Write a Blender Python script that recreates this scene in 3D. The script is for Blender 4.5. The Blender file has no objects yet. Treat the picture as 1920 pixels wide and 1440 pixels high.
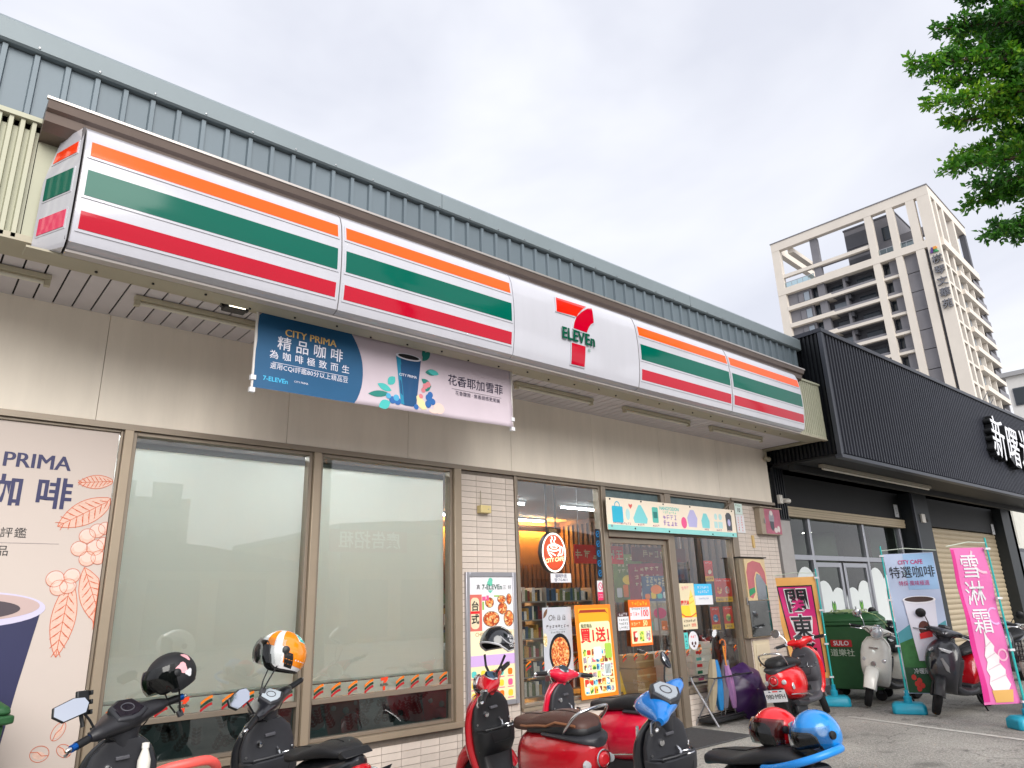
import bpy, math, random
from mathutils import Vector, Matrix
random.seed(11)
rad = math.radians
pi = math.pi
scene = bpy.context.scene
COL = scene.collection

# ------------------------------------------------------------------ camera
YAW, PITCH, ROLL = 0.712992, 0.302388, -0.0326003
cam_data = bpy.data.cameras.new('camera')
cam_data.sensor_width = 36.0
cam_data.lens = 24.992
cam_data.clip_end = 2000.0
cam = bpy.data.objects.new('camera', cam_data)
COL.objects.link(cam)
_f = Vector((math.sin(YAW) * math.cos(PITCH), math.cos(YAW) * math.cos(PITCH), math.sin(PITCH)))
_r = Vector((math.cos(YAW), -math.sin(YAW), 0))
_u = _r.cross(_f)
_r2 = math.cos(ROLL) * _r + math.sin(ROLL) * _u
_u2 = -math.sin(ROLL) * _r + math.cos(ROLL) * _u
_m = Matrix((_r2, _u2, -_f)).transposed().to_4x4()
_m.translation = Vector((0.0, -5.9765, 1.5))
cam.matrix_world = _m
scene.camera = cam

# ------------------------------------------------------------------ light
SUN_EL, SUN_AZ = rad(31), rad(-163)          # azimuth from +Y, clockwise seen from above
world = bpy.data.worlds.new('World')
scene.world = world
world.use_nodes = True
wn, wl = world.node_tree.nodes, world.node_tree.links
wn.clear()
w_out = wn.new('ShaderNodeOutputWorld')
w_bg = wn.new('ShaderNodeBackground')
w_sky = wn.new('ShaderNodeTexSky')
w_sky.sky_type = 'NISHITA'
w_sky.sun_disc = False
w_sky.sun_elevation = SUN_EL
w_sky.sun_rotation = SUN_AZ
w_sky.air_density = 1.0
w_sky.dust_density = 4.0
w_tc = wn.new('ShaderNodeTexCoord')
w_map = wn.new('ShaderNodeMapping')
w_map.inputs['Scale'].default_value = (1.0, 1.0, 2.2)
w_n = wn.new('ShaderNodeTexNoise')
w_n.inputs['Scale'].default_value = 1.7
w_n.inputs['Detail'].default_value = 5.0
w_n.inputs['Roughness'].default_value = 0.5
w_n.inputs['Distortion'].default_value = 0.4
w_r = wn.new('ShaderNodeValToRGB')
w_r.color_ramp.elements[0].position = 0.34
w_r.color_ramp.elements[0].color = (5.2, 5.35, 6.0, 1)
w_r.color_ramp.elements[1].position = 0.68
w_r.color_ramp.elements[1].color = (7.3, 7.4, 7.75, 1)
w_mix = wn.new('ShaderNodeMixRGB')
w_mix.inputs['Fac'].default_value = 0.93        # closed overcast over the clear sky
wl.new(w_tc.outputs['Generated'], w_map.inputs['Vector'])
wl.new(w_map.outputs['Vector'], w_n.inputs['Vector'])
wl.new(w_n.outputs['Fac'], w_r.inputs['Fac'])
wl.new(w_sky.outputs['Color'], w_mix.inputs['Color1'])
wl.new(w_r.outputs['Color'], w_mix.inputs['Color2'])
wl.new(w_mix.outputs['Color'], w_bg.inputs['Color'])
w_bg.inputs['Strength'].default_value = 0.065
wl.new(w_bg.outputs['Background'], w_out.inputs['Surface'])

sun_data = bpy.data.lights.new('sun', 'SUN')
sun_data.energy = 1.5
sun_data.angle = rad(50)
sun_data.color = (1.0, 0.97, 0.92)
sun = bpy.data.objects.new('sun', sun_data)
COL.objects.link(sun)
_d = Vector((math.sin(SUN_AZ) * math.cos(SUN_EL), math.cos(SUN_AZ) * math.cos(SUN_EL), math.sin(SUN_EL)))
sun.rotation_euler = _d.to_track_quat('Z', 'Y').to_euler()

vs = scene.view_settings
vs.view_transform = 'Standard'
vs.look = 'None'
vs.exposure = 1.3
vs.gamma = 1.0
vs.use_curve_mapping = False
scene.cycles.max_bounces = 8
scene.cycles.transparent_max_bounces = 12

# ------------------------------------------------------------------ materials
MATS = {}

def hexc(h):
    h = h.lstrip('#')
    o = []
    for i in (0, 2, 4):
        c = int(h[i:i + 2], 16) / 255
        o.append(c / 12.92 if c <= 0.04045 else ((c + 0.055) / 1.055) ** 2.4)
    return tuple(o)

def M(name, col, rough=0.5, metal=0.0, var=0.0, vs_=5.0, rnd=0.0, bump=0.0, bs=60.0, coat=0.0, emit=0.0, trans=0.0, spec=None, stretch=None):
    """one procedural Principled material, cached by name"""
    if name in MATS:
        return MATS[name]
    if isinstance(col, str):
        col = hexc(col)
    m = bpy.data.materials.new(name)
    m.use_nodes = True
    nt = m.node_tree
    b = nt.nodes['Principled BSDF']
    b.inputs['Base Color'].default_value = (*col, 1)
    b.inputs['Roughness'].default_value = rough
    b.inputs['Metallic'].default_value = metal
    if coat:
        b.inputs['Coat Weight'].default_value = coat
        b.inputs['Coat Roughness'].default_value = 0.06
    if trans:
        b.inputs['Transmission Weight'].default_value = trans
    if spec is not None:
        b.inputs['Specular IOR Level'].default_value = spec
    if emit:
        b.inputs['Emission Color'].default_value = (*col, 1)
        b.inputs['Emission Strength'].default_value = emit
    tc = None
    if var or bump:
        tc = nt.nodes.new('ShaderNodeTexCoord')
        src = tc.outputs['Object']
        if stretch:
            mp = nt.nodes.new('ShaderNodeMapping')
            mp.inputs['Scale'].default_value = stretch
            nt.links.new(src, mp.inputs['Vector'])
            src = mp.outputs['Vector']
    last = None
    if var:
        n = nt.nodes.new('ShaderNodeTexNoise')
        n.inputs['Scale'].default_value = vs_
        n.inputs['Detail'].default_value = 6
        n.inputs['Roughness'].default_value = 0.62
        nt.links.new(src, n.inputs['Vector'])
        r = nt.nodes.new('ShaderNodeMapRange')
        r.inputs['From Min'].default_value = 0.25
        r.inputs['From Max'].default_value = 0.75
        r.inputs['To Min'].default_value = 1 - var
        r.inputs['To Max'].default_value = 1 + var
        nt.links.new(n.outputs['Fac'], r.inputs['Value'])
        last = r.outputs['Result']
    if rnd:
        oi = nt.nodes.new('ShaderNodeObjectInfo')
        r2 = nt.nodes.new('ShaderNodeMapRange')
        r2.inputs['To Min'].default_value = 1 - rnd
        r2.inputs['To Max'].default_value = 1 + rnd
        nt.links.new(oi.outputs['Random'], r2.inputs['Value'])
        if last is None:
            last = r2.outputs['Result']
        else:
            mu = nt.nodes.new('ShaderNodeMath')
            mu.operation = 'MULTIPLY'
            nt.links.new(last, mu.inputs[0])
            nt.links.new(r2.outputs['Result'], mu.inputs[1])
            last = mu.outputs[0]
    if last is not None:
        mx = nt.nodes.new('ShaderNodeVectorMath')
        mx.operation = 'SCALE'
        mx.inputs[0].default_value = col
        nt.links.new(last, mx.inputs['Scale'])
        nt.links.new(mx.outputs['Vector'], b.inputs['Base Color'])
    if bump:
        n2 = nt.nodes.new('ShaderNodeTexNoise')
        n2.inputs['Scale'].default_value = bs
        n2.inputs['Detail'].default_value = 4
        nt.links.new(src, n2.inputs['Vector'])
        bp = nt.nodes.new('ShaderNodeBump')
        bp.inputs['Strength'].default_value = bump
        bp.inputs['Distance'].default_value = 0.02
        nt.links.new(n2.outputs['Fac'], bp.inputs['Height'])
        nt.links.new(bp.outputs['Normal'], b.inputs['Normal'])
    MATS[name] = m
    return m

def glass_mat(name, tint=(0.9, 0.96, 0.93), ior=1.52, wav=0.0):
    if name in MATS:
        return MATS[name]
    m = bpy.data.materials.new(name)
    m.use_nodes = True
    nt = m.node_tree
    nt.nodes.clear()
    out = nt.nodes.new('ShaderNodeOutputMaterial')
    fr = nt.nodes.new('ShaderNodeFresnel')
    fr.inputs['IOR'].default_value = ior
    tr = nt.nodes.new('ShaderNodeBsdfTransparent')
    tr.inputs['Color'].default_value = (*tint, 1)
    gl = nt.nodes.new('ShaderNodeBsdfGlossy')
    gl.inputs['Roughness'].default_value = 0.0
    gl.inputs['Color'].default_value = (1, 1, 1, 1)
    mx = nt.nodes.new('ShaderNodeMixShader')
    if wav:
        tc = nt.nodes.new('ShaderNodeTexCoord')
        n = nt.nodes.new('ShaderNodeTexNoise')
        n.inputs['Scale'].default_value = 1.3
        nt.links.new(tc.outputs['Object'], n.inputs['Vector'])
        bp = nt.nodes.new('ShaderNodeBump')
        bp.inputs['Strength'].default_value = wav
        bp.inputs['Distance'].default_value = 0.02
        nt.links.new(n.outputs['Fac'], bp.inputs['Height'])
        nt.links.new(bp.outputs['Normal'], gl.inputs['Normal'])
    nt.links.new(fr.outputs['Fac'], mx.inputs['Fac'])
    nt.links.new(tr.outputs['BSDF'], mx.inputs[1])
    nt.links.new(gl.outputs['BSDF'], mx.inputs[2])
    nt.links.new(mx.outputs['Shader'], out.inputs['Surface'])
    MATS[name] = m
    return m

def photo_mat(name, cols, scale=18.0, rough=0.4):
    """printed picture: blotchy multi-coloured print"""
    if name in MATS:
        return MATS[name]
    m = bpy.data.materials.new(name)
    m.use_nodes = True
    nt = m.node_tree
    b = nt.nodes['Principled BSDF']
    b.inputs['Roughness'].default_value = rough
    tc = nt.nodes.new('ShaderNodeTexCoord')
    v = nt.nodes.new('ShaderNodeTexVoronoi')
    v.inputs['Scale'].default_value = scale
    sep = nt.nodes.new('ShaderNodeSeparateColor')
    r = nt.nodes.new('ShaderNodeValToRGB')
    r.color_ramp.interpolation = 'CONSTANT'
    el = r.color_ramp.elements
    while len(el) < len(cols):
        el.new(0.5)
    for i, c in enumerate(cols):
        el[i].position = i / len(cols)
        el[i].color = (*hexc(c), 1)
    nt.links.new(tc.outputs['Object'], v.inputs['Vector'])
    nt.links.new(v.outputs['Color'], sep.inputs['Color'])
    nt.links.new(sep.outputs[0], r.inputs['Fac'])
    nt.links.new(r.outputs['Color'], b.inputs['Base Color'])
    MATS[name] = m
    return m

# ------------------------------------------------------------------ mesh builder
class MB:
    def __init__(s):
        s.v, s.f = [], []

    def add(s, vs_, fs):
        b = len(s.v)
        s.v += [tuple(p) for p in vs_]
        s.f += [tuple(i + b for i in f) for f in fs]
        return s

    def box(s, x0, x1, y0, y1, z0, z1):
        return s.add([(x0, y0, z0), (x1, y0, z0), (x1, y1, z0), (x0, y1, z0), (x0, y0, z1), (x1, y0, z1), (x1, y1, z1), (x0, y1, z1)],
                     [(0, 3, 2, 1), (4, 5, 6, 7), (0, 1, 5, 4), (1, 2, 6, 5), (2, 3, 7, 6), (3, 0, 4, 7)])

    def prism(s, pts, y0, y1):
        """polygon in x,z pulled from y0 (front) to y1 (back)"""
        n = len(pts)
        a = 0
        for i in range(n):
            x1, z1 = pts[i]
            x2, z2 = pts[(i + 1) % n]
            a += x1 * z2 - x2 * z1
        if a < 0:
            pts = list(reversed(pts))
        vs_ = [(x, y0, z) for x, z in pts] + [(x, y1, z) for x, z in pts]
        fs = [tuple(range(n)), tuple(range(2 * n - 1, n - 1, -1))]
        fs += [(i, i + n, (i + 1) % n + n, (i + 1) % n) for i in range(n)]
        return s.add(vs_, fs)

    def loft(s, rings, cap=True, closed=False):
        n = len(rings[0])
        vs_ = [p for r in rings for p in r]
        fs = []
        m = len(rings)
        for k in range(m if closed else m - 1):
            for i in range(n):
                j = (i + 1) % n
                k2 = (k + 1) % m
                fs.append((k * n + i, k * n + j, k2 * n + j, k2 * n + i))
        if cap and not closed:
            fs.append(tuple(range(n - 1, -1, -1)))
            fs.append(tuple((m - 1) * n + i for i in range(n)))
        return s.add(vs_, fs)

    def tube(s, path, r, n=8, closed=False, cap=True, flat=1.0):
        path = [Vector(p) for p in path]
        m = len(path)
        rs = r if isinstance(r, (list, tuple)) else [r] * m
        rings = []
        up = None
        for i, p in enumerate(path):
            a = path[i - 1] if (i > 0 or closed) else p
            b = path[(i + 1) % m] if (i < m - 1 or closed) else p
            t = (b - a)
            if t.length < 1e-9:
                t = Vector((0, 0, 1))
            t.normalize()
            if up is None:
                up = Vector((0, 0, 1)) if abs(t.z) < 0.9 else Vector((1, 0, 0))
            x = t.cross(up)
            if x.length < 1e-6:
                x = t.orthogonal()
            x.normalize()
            y = x.cross(t).normalized()
            up = y
            rings.append([p + (x * math.cos(2 * pi * k / n) + y * math.sin(2 * pi * k / n) * flat) * rs[i] for k in range(n)])
        return s.loft(rings, cap=cap, closed=closed)

    def lathe(s, prof, c=(0, 0, 0), axis='Z', n=24):
        c = Vector(c)
        rings = []
        for r, h in prof:
            ring = []
            for k in range(n):
                a = 2 * pi * k / n
                ca, sa = r * math.cos(a), r * math.sin(a)
                q = {'Z': (ca, sa, h), 'Y': (sa, h, ca), 'X': (h, ca, sa)}[axis]
                ring.append(c + Vector(q))
            rings.append(ring)
        return s.loft(rings, cap=True)

    def xf(s, m):
        s.v = [tuple(m @ Vector(p)) for p in s.v]
        return s

    def mesh(s, name, mat, smooth=False, ang=38):
        me = bpy.data.meshes.new(name)
        me.from_pydata(s.v, [], s.f)
        me.validate()
        if mat is not None:
            me.materials.append(mat)
        if smooth:
            me.polygons.foreach_set('use_smooth', [True] * len(me.polygons))
            me.update()
            me.set_sharp_from_angle(angle=rad(ang))
        return me

    def build(s, name, mat, parent=None, smooth=False, ang=38, bevel=0.0, seg=2, sub=0):
        o = bpy.data.objects.new(name, s.mesh(name, mat, smooth or bevel > 0 or sub > 0, ang))
        COL.objects.link(o)
        if parent is not None:
            o.parent = parent
        if bevel:
            bv = o.modifiers.new('bevel', 'BEVEL')
            bv.width = bevel
            bv.segments = seg
            bv.limit_method = 'ANGLE'
            bv.angle_limit = rad(35)
        if sub:
            sb = o.modifiers.new('sub', 'SUBSURF')
            sb.levels = sub
            sb.render_levels = sub
        return o

def tag(o, label=None, cat=None, group=None, kind=None):
    if label: o['label'] = label
    if cat: o['category'] = cat
    if group: o['group'] = group
    if kind: o['kind'] = kind
    return o

def thing(name, label, cat, loc=(0, 0, 0), rotz=0.0, group=None, rot=None):
    o = bpy.data.objects.new(name, None)
    o.empty_display_size = 0.1
    COL.objects.link(o)
    o.location = loc
    o.rotation_euler = rot if rot else (0, 0, rotz)
    return tag(o, label, cat, group)

def box(parent, name, mat, x0, x1, y0, y1, z0, z1, bevel=0.0):
    return MB().box(x0, x1, y0, y1, z0, z1).build(name, mat, parent, bevel=bevel)

def inst(name, me, parent, loc=(0, 0, 0), rot=None, scale=None):
    o = bpy.data.objects.new(name, me)
    COL.objects.link(o)
    o.parent = parent
    o.location = loc
    if rot: o.rotation_euler = rot
    if scale: o.scale = scale
    return o

def rect(x0, x1, z0, z1):
    return [(x0, z0), (x1, z0), (x1, z1), (x0, z1)]

def ell(cx, cz, rx, rz, n=28, a0=0.0, a1=2 * pi):
    full = abs(a1 - a0 - 2 * pi) < 1e-6
    m = n if full else n + 1
    return [(cx + rx * math.cos(a0 + (a1 - a0) * k / n), cz + rz * math.sin(a0 + (a1 - a0) * k / n)) for k in range(m)]

def leafp(cx, cz, L, W, ang, n=7):
    pts = []
    for k in range(n + 1):
        t = k / n
        pts.append((t * L, W * math.sin(pi * t) ** 0.8))
    for k in range(n - 1, 0, -1):
        t = k / n
        pts.append((t * L, -W * math.sin(pi * t) ** 0.8))
    c, s_ = math.cos(ang), math.sin(ang)
    return [(cx + x * c - z * s_, cz + x * s_ + z * c) for x, z in pts]

def rrect(x0, x1, z0, z1, r, n=5):
    pts = []
    for cx, cz, a in ((x1 - r, z0 + r, -pi / 2), (x1 - r, z1 - r, 0), (x0 + r, z1 - r, pi / 2), (x0 + r, z0 + r, pi)):
        for k in range(n + 1):
            t = a + pi / 2 * k / n
            pts.append((cx + r * math.cos(t), cz + r * math.sin(t)))
    return pts

PC = [0]

def patch(parent, name, pts, y, mat, th=0.0012):
    """flat print: thin sheet whose front lies at y; each sheet a hair prouder than the last, so that overlaps never share a plane"""
    PC[0] = (PC[0] + 1) % 28
    y -= 0.00002 * PC[0]
    return MB().prism(pts, y, y + th).build(name, mat, parent)

def patches(parent, name, plist, y, mat, th=0.0012):
    mb = MB()
    PC[0] = (PC[0] + 1) % 28
    for i, p in enumerate(plist):
        yy = y - 0.00002 * PC[0] - 0.000003 * (i % 60)
        mb.prism(p, yy, yy + th)
    return mb.build(name, mat, parent)

def ringp(cx, cz, rx, rz, w, n=28):
    """outline ring as a list of quads"""
    out = []
    for k in range(n):
        a, b = 2 * pi * k / n, 2 * pi * (k + 1) / n
        out.append([(cx + rx * math.cos(a), cz + rz * math.sin(a)), (cx + rx * math.cos(b), cz + rz * math.sin(b)),
                    (cx + (rx - w) * math.cos(b), cz + (rz - w) * math.sin(b)), (cx + (rx - w) * math.cos(a), cz + (rz - w) * math.sin(a))])
    return out

def strokep(pts, w):
    """polyline as quads of width w"""
    out = []
    for (x0, z0), (x1, z1) in zip(pts[:-1], pts[1:]):
        dx, dz = x1 - x0, z1 - z0
        L = math.hypot(dx, dz) or 1
        nx, nz = -dz / L * w / 2, dx / L * w / 2
        out.append([(x0 - nx, z0 - nz), (x1 - nx, z1 - nz), (x1 + nx, z1 + nz), (x0 + nx, z0 + nz)])
    return out

TEXTS = []

def text(parent, s, size, x, z, y, mat, align='CENTER', bold=0.0, ext=0.0, name='lettering', space=1.0, line=1.0, rot=0.0, sx=1.0, mtx=None, shear=0.0, warp=None):
    """writing that stands in the parent's x-z plane and faces -y; turned into a mesh at the end"""
    if bold and 'M' in s:
        # a widened M folds over itself: thicken by three side-by-side copies instead
        for k_, dx in enumerate((-1, 1)):
            text(parent, s, size, x + dx * bold * size * 0.8, z, y - 0.0001 * (k_ + 1), mat, align, 0.0, ext, name, space, line, rot, sx, mtx, shear, (None if warp is None else (lambda c, w=warp, kk=k_: w(c) + Vector((0, -0.0001 * (kk + 1), 0)))))
        bold = 0.0
    cu = bpy.data.curves.new(name, 'FONT')
    cu.body = s
    cu.size = size
    cu.align_x = align
    cu.align_y = 'CENTER'
    cu.offset = bold * size
    cu.extrude = ext
    cu.space_character = space
    cu.space_line = line
    cu.shear = shear
    cu.resolution_u = 3
    o = bpy.data.objects.new(name, cu)
    COL.objects.link(o)
    m = Matrix.Translation((x, y, z)) @ Matrix.Rotation(rot, 4, 'Y') @ Matrix(((sx, 0, 0, 0), (0, 0, -1, 0), (0, 1, 0, 0), (0, 0, 0, 1)))
    if mtx is not None:
        m = mtx @ m
    TEXTS.append((o, m, parent, mat, name, warp))

def finish_texts():
    bpy.context.view_layer.update()
    dg = bpy.context.evaluated_depsgraph_get()
    made = []
    for o, m, parent, mat, name, warp in TEXTS:
        me = bpy.data.meshes.new_from_object(o.evaluated_get(dg))
        me.transform(m)
        if warp:
            for v in me.vertices:
                v.co = warp(v.co)
        me.materials.clear()
        me.materials.append(mat)
        made.append((me, parent, name, o))
    for me, parent, name, o in made:
        cu = o.data
        bpy.data.objects.remove(o)
        bpy.data.curves.remove(cu)
        me.name = name
        t = bpy.data.objects.new(name, me)
        COL.objects.link(t)
        t.parent = parent

# shared materials
WHITE = M('white_print', '#dcdce0', 0.4)
BLACK = M('black_print', '#16171c', 0.4)
NAVY = M('navy_print', '#2b2c58', 0.45)
RED = M('red_print', '#e01f26', 0.4)
ORANGE = M('orange_print', '#ef7a12', 0.4)
GREEN = M('green_print', '#0a7a55', 0.4)
CREAM = M('cream_print', '#dccfae', 0.5)
YELLOW = M('yellow_print', '#f4cf3a', 0.45)
PINKP = M('pink_print', '#e8588f', 0.45)
TEAL = M('teal_print', '#59c6c0', 0.45)
PURPLE = M('purple_print', '#6b3c8e', 0.45)
BRONZE = M('bronze_aluminium', '#8d8173', 0.38, 0.45, var=0.06)
DARKGAP = M('dark_gap', '#1d1a18', 0.8)
BLACKPL = M('black_plastic', '#17181b', 0.42, var=0.12, vs_=30)
CHROME = M('chrome', '#d8d8da', 0.12, 1.0)
STEEL = M('brushed_steel', '#a9aaac', 0.3, 0.9)
RUBBER = M('rubber', '#121214', 0.85, var=0.15, vs_=40)
GLASS = glass_mat('window_glass', (0.88, 0.92, 0.89), ior=2.0, wav=0.03)

def scrawl(parent, n, size, x, z, y, mat, vertical=False, name='small_print', seed=0):
    """rows of tiny illegible print: stroke clusters, centred on x, z"""
    rr = random.Random(seed + n * 7 + int(size * 1e4))
    q = []
    for k in range(n):
        cx = x if vertical else x + (k - (n - 1) / 2) * size * 1.1
        cz = z - (k - (n - 1) / 2) * size * 1.1 if vertical else z
        s_ = size * 0.45
        for j in range(rr.randint(2, 3)):
            zz = cz + rr.uniform(-s_, s_)
            q.append(rect(cx - s_ * rr.uniform(0.5, 1), cx + s_ * rr.uniform(0.5, 1), zz - size * 0.05, zz + size * 0.05))
        for j in range(rr.randint(1, 2)):
            xx = cx + rr.uniform(-s_ * 0.7, s_ * 0.7)
            q.append(rect(xx - size * 0.05, xx + size * 0.05, cz - s_ * rr.uniform(0.5, 1), cz + s_ * rr.uniform(0.5, 1)))
    mb = MB()
    for i, p in enumerate(q):
        mb.prism(p, y - 0.00001 * i, y + 0.0006)
    return mb.build(name, mat, parent)
# ------------------------------------------------------------------ ground
def asphalt():
    m = M('asphalt_ground', '#77746f', 0.92, var=0.16, vs_=0.8)
    nt = m.node_tree
    b = nt.nodes['Principled BSDF']
    tc = nt.nodes.new('ShaderNodeTexCoord')
    v = nt.nodes.new('ShaderNodeTexVoronoi')
    v.inputs['Scale'].default_value = 95.0
    nt.links.new(tc.outputs['Object'], v.inputs['Vector'])
    n = nt.nodes.new('ShaderNodeTexNoise')
    n.inputs['Scale'].default_value = 45.0
    n.inputs['Detail'].default_value = 8.0
    nt.links.new(tc.outputs['Object'], n.inputs['Vector'])
    big = nt.nodes.new('ShaderNodeTexNoise')
    big.inputs['Scale'].default_value = 0.9
    big.inputs['Detail'].default_value = 5.0
    nt.links.new(tc.outputs['Object'], big.inputs['Vector'])
    r = nt.nodes.new('ShaderNodeValToRGB')
    r.color_ramp.elements[0].position = 0.3
    r.color_ramp.elements[0].color = (*hexc('#6a6864'), 1)
    r.color_ramp.elements[1].position = 0.72
    r.color_ramp.elements[1].color = (*hexc('#b3afa8'), 1)
    ad = nt.nodes.new('ShaderNodeMath')
    ad.operation = 'MULTIPLY_ADD'
    ad.inputs[1].default_value = 0.55
    nt.links.new(big.outputs['Fac'], ad.inputs[0])
    sc_ = nt.nodes.new('ShaderNodeMath')
    sc_.operation = 'MULTIPLY'
    sc_.inputs[1].default_value = 0.5
    nt.links.new(n.outputs['Fac'], sc_.inputs[0])
    nt.links.new(sc_.outputs[0], ad.inputs[2])
    nt.links.new(ad.outputs[0], r.inputs['Fac'])
    sp = nt.nodes.new('ShaderNodeSeparateColor')
    nt.links.new(v.outputs['Color'], sp.inputs['Color'])
    mr = nt.nodes.new('ShaderNodeMapRange')
    mr.inputs['To Min'].default_value = 0.72
    mr.inputs['To Max'].default_value = 1.25
    nt.links.new(sp.outputs[0], mr.inputs['Value'])
    vm = nt.nodes.new('ShaderNodeVectorMath')
    vm.operation = 'SCALE'
    nt.links.new(r.outputs['Color'], vm.inputs[0])
    nt.links.new(mr.outputs['Result'], vm.inputs['Scale'])
    # oil spots and damp patches
    st = nt.nodes.new('ShaderNodeTexNoise')
    st.inputs['Scale'].default_value = 2.6
    st.inputs['Detail'].default_value = 3.0
    nt.links.new(tc.outputs['Object'], st.inputs['Vector'])
    sr = nt.nodes.new('ShaderNodeMapRange')
    sr.inputs['From Min'].default_value = 0.60
    sr.inputs['From Max'].default_value = 0.74
    sr.inputs['To Min'].default_value = 1.0
    sr.inputs['To Max'].default_value = 0.6
    nt.links.new(st.outputs['Fac'], sr.inputs['Value'])
    cr = nt.nodes.new('ShaderNodeTexVoronoi')
    cr.feature = 'DISTANCE_TO_EDGE'
    cr.inputs['Scale'].default_value = 0.55
    wv_ = nt.nodes.new('ShaderNodeVectorMath')
    wv_.operation = 'ADD'
    nt.links.new(tc.outputs['Object'], wv_.inputs[0])
    wn_ = nt.nodes.new('ShaderNodeTexNoise')
    wn_.inputs['Scale'].default_value = 3.0
    wn_.inputs['Detail'].default_value = 6.0
    nt.links.new(tc.outputs['Object'], wn_.inputs['Vector'])
    nt.links.new(wn_.outputs['Color'], wv_.inputs[1])
    nt.links.new(wv_.outputs['Vector'], cr.inputs['Vector'])
    c2 = nt.nodes.new('ShaderNodeMapRange')
    c2.inputs['From Min'].default_value = 0.002
    c2.inputs['From Max'].default_value = 0.010
    c2.inputs['To Min'].default_value = 0.55
    c2.inputs['To Max'].default_value = 1.0
    nt.links.new(cr.outputs['Distance'], c2.inputs['Value'])
    pm_ = nt.nodes.new('ShaderNodeMath')
    pm_.operation = 'MULTIPLY'
    nt.links.new(sr.outputs['Result'], pm_.inputs[0])
    nt.links.new(c2.outputs['Result'], pm_.inputs[1])
    v3 = nt.nodes.new('ShaderNodeVectorMath')
    v3.operation = 'SCALE'
    nt.links.new(vm.outputs['Vector'], v3.inputs[0])
    nt.links.new(pm_.outputs[0], v3.inputs['Scale'])
    nt.links.new(v3.outputs['Vector'], b.inputs['Base Color'])
    bp = nt.nodes.new('ShaderNodeBump')
    bp.inputs['Strength'].default_value = 0.5
    bp.inputs['Distance'].default_value = 0.01
    nt.links.new(v.outputs['Distance'], bp.inputs['Height'])
    nt.links.new(bp.outputs['Normal'], b.inputs['Normal'])
    return m

g = MB().add([(-400, -400, 0), (500, -400, 0), (500, 600, 0), (-400, 600, 0)], [(0, 1, 2, 3)]).build('ground', asphalt())
tag(g, kind='structure')
linep = M('worn_white_paint', '#b9b6b0', 0.85, var=0.3, vs_=14)
for x0, xa in ((9.72, 9.2), (6.9, 6.5)):
    s_ = MB().add([(x0, -1.1, 0.004), (x0 + 0.09, -1.1, 0.004), (xa + 0.09, -3.5, 0.004), (xa, -3.5, 0.004)], [(0, 3, 2, 1)]).build('parking_line', linep)
    tag(s_, kind='structure')
# ------------------------------------------------------------------ convenience store: building
GREYMET = M('grey_painted_metal', '#69757d', 0.48, 0.15, var=0.09, vs_=1.6, rnd=0.05, stretch=(2, 2, 0.35))
CAPMET = M('grey_cap_metal', '#7d888d', 0.5, 0.1, var=0.05, vs_=2)
IVORY = M('ivory_corrugated_metal', '#b0b09a', 0.5, 0.0, var=0.05, vs_=3)
OLIVE = M('beige_canopy_trim', '#a8a18c', 0.5, 0.0, var=0.08, vs_=2)
GUTTER = M('dark_bronze_gutter', '#6f625b', 0.4, 0.5, var=0.12, vs_=4)
SOFFIT = M('pale_soffit', '#cdc7c9', 0.55, var=0.06, vs_=4, rnd=0.03)
PANEL = M('beige_wall_panel', '#e9dfd0', 0.6, var=0.08, vs_=1.4, rnd=0.025, bump=0.04, bs=6, stretch=(3.0, 3.0, 0.5))
TILE = M('beige_wall_tile', '#c6bab0', 0.55, var=0.07, vs_=9, rnd=0.07, bump=0.1, bs=90)
MORTAR = M('tile_mortar', '#6e655d', 0.9, var=0.2, vs_=20)

store = thing('convenience_store', 'single storey convenience store with grey ribbed parapet, beige panels and striped canopy sign', 'building')
XL, XR = -2.6, 10.58
# main volume: side, back, roof
MB().box(XL, XR, 11.6, 11.8, 0, 5.2).build('back_wall', PANEL, store)
MB().box(XR - 0.15, XR - 0.012, 0.14, 11.6, 0, 5.2).build('side_wall', PANEL, store)
MB().box(XL, XL + 0.15, 0.14, 11.6, 0, 5.2).build('side_wall', PANEL, store)
MB().box(XL, XR - 0.012, -0.78, 11.8, 5.2, 5.27).build('roof', GREYMET, store)
# upper wall over the windows
seams = [XL, -1.6, -0.3, 1.0, 2.5, 3.76, 5.12, 6.46, 7.8, 9.15, XR - 0.012]
for a, b in zip(seams[:-1], seams[1:]):
    MB().box(a + 0.002, b - 0.002, -0.004, 0.03, 2.935, 3.8).build('wall_panel', PANEL, store)
MB().box(XL, XR - 0.02, 0.031, 0.14, 2.93, 5.19).build('upper_wall', DARKGAP, store)
# drip trim under the panels
MB().box(XL, 9.35, -0.03, 0.13, 2.885, 2.931).build('head_trim', BRONZE, store)
MB().box(9.35, XR - 0.015, -0.05, 0.1, 2.89, 2.932).build('head_trim', BRONZE, store)
MB().tube([(9.36, -0.035, 2.86), (9.12, -0.035, 2.74)], 0.012).build('bracket', BRONZE, store)

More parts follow.
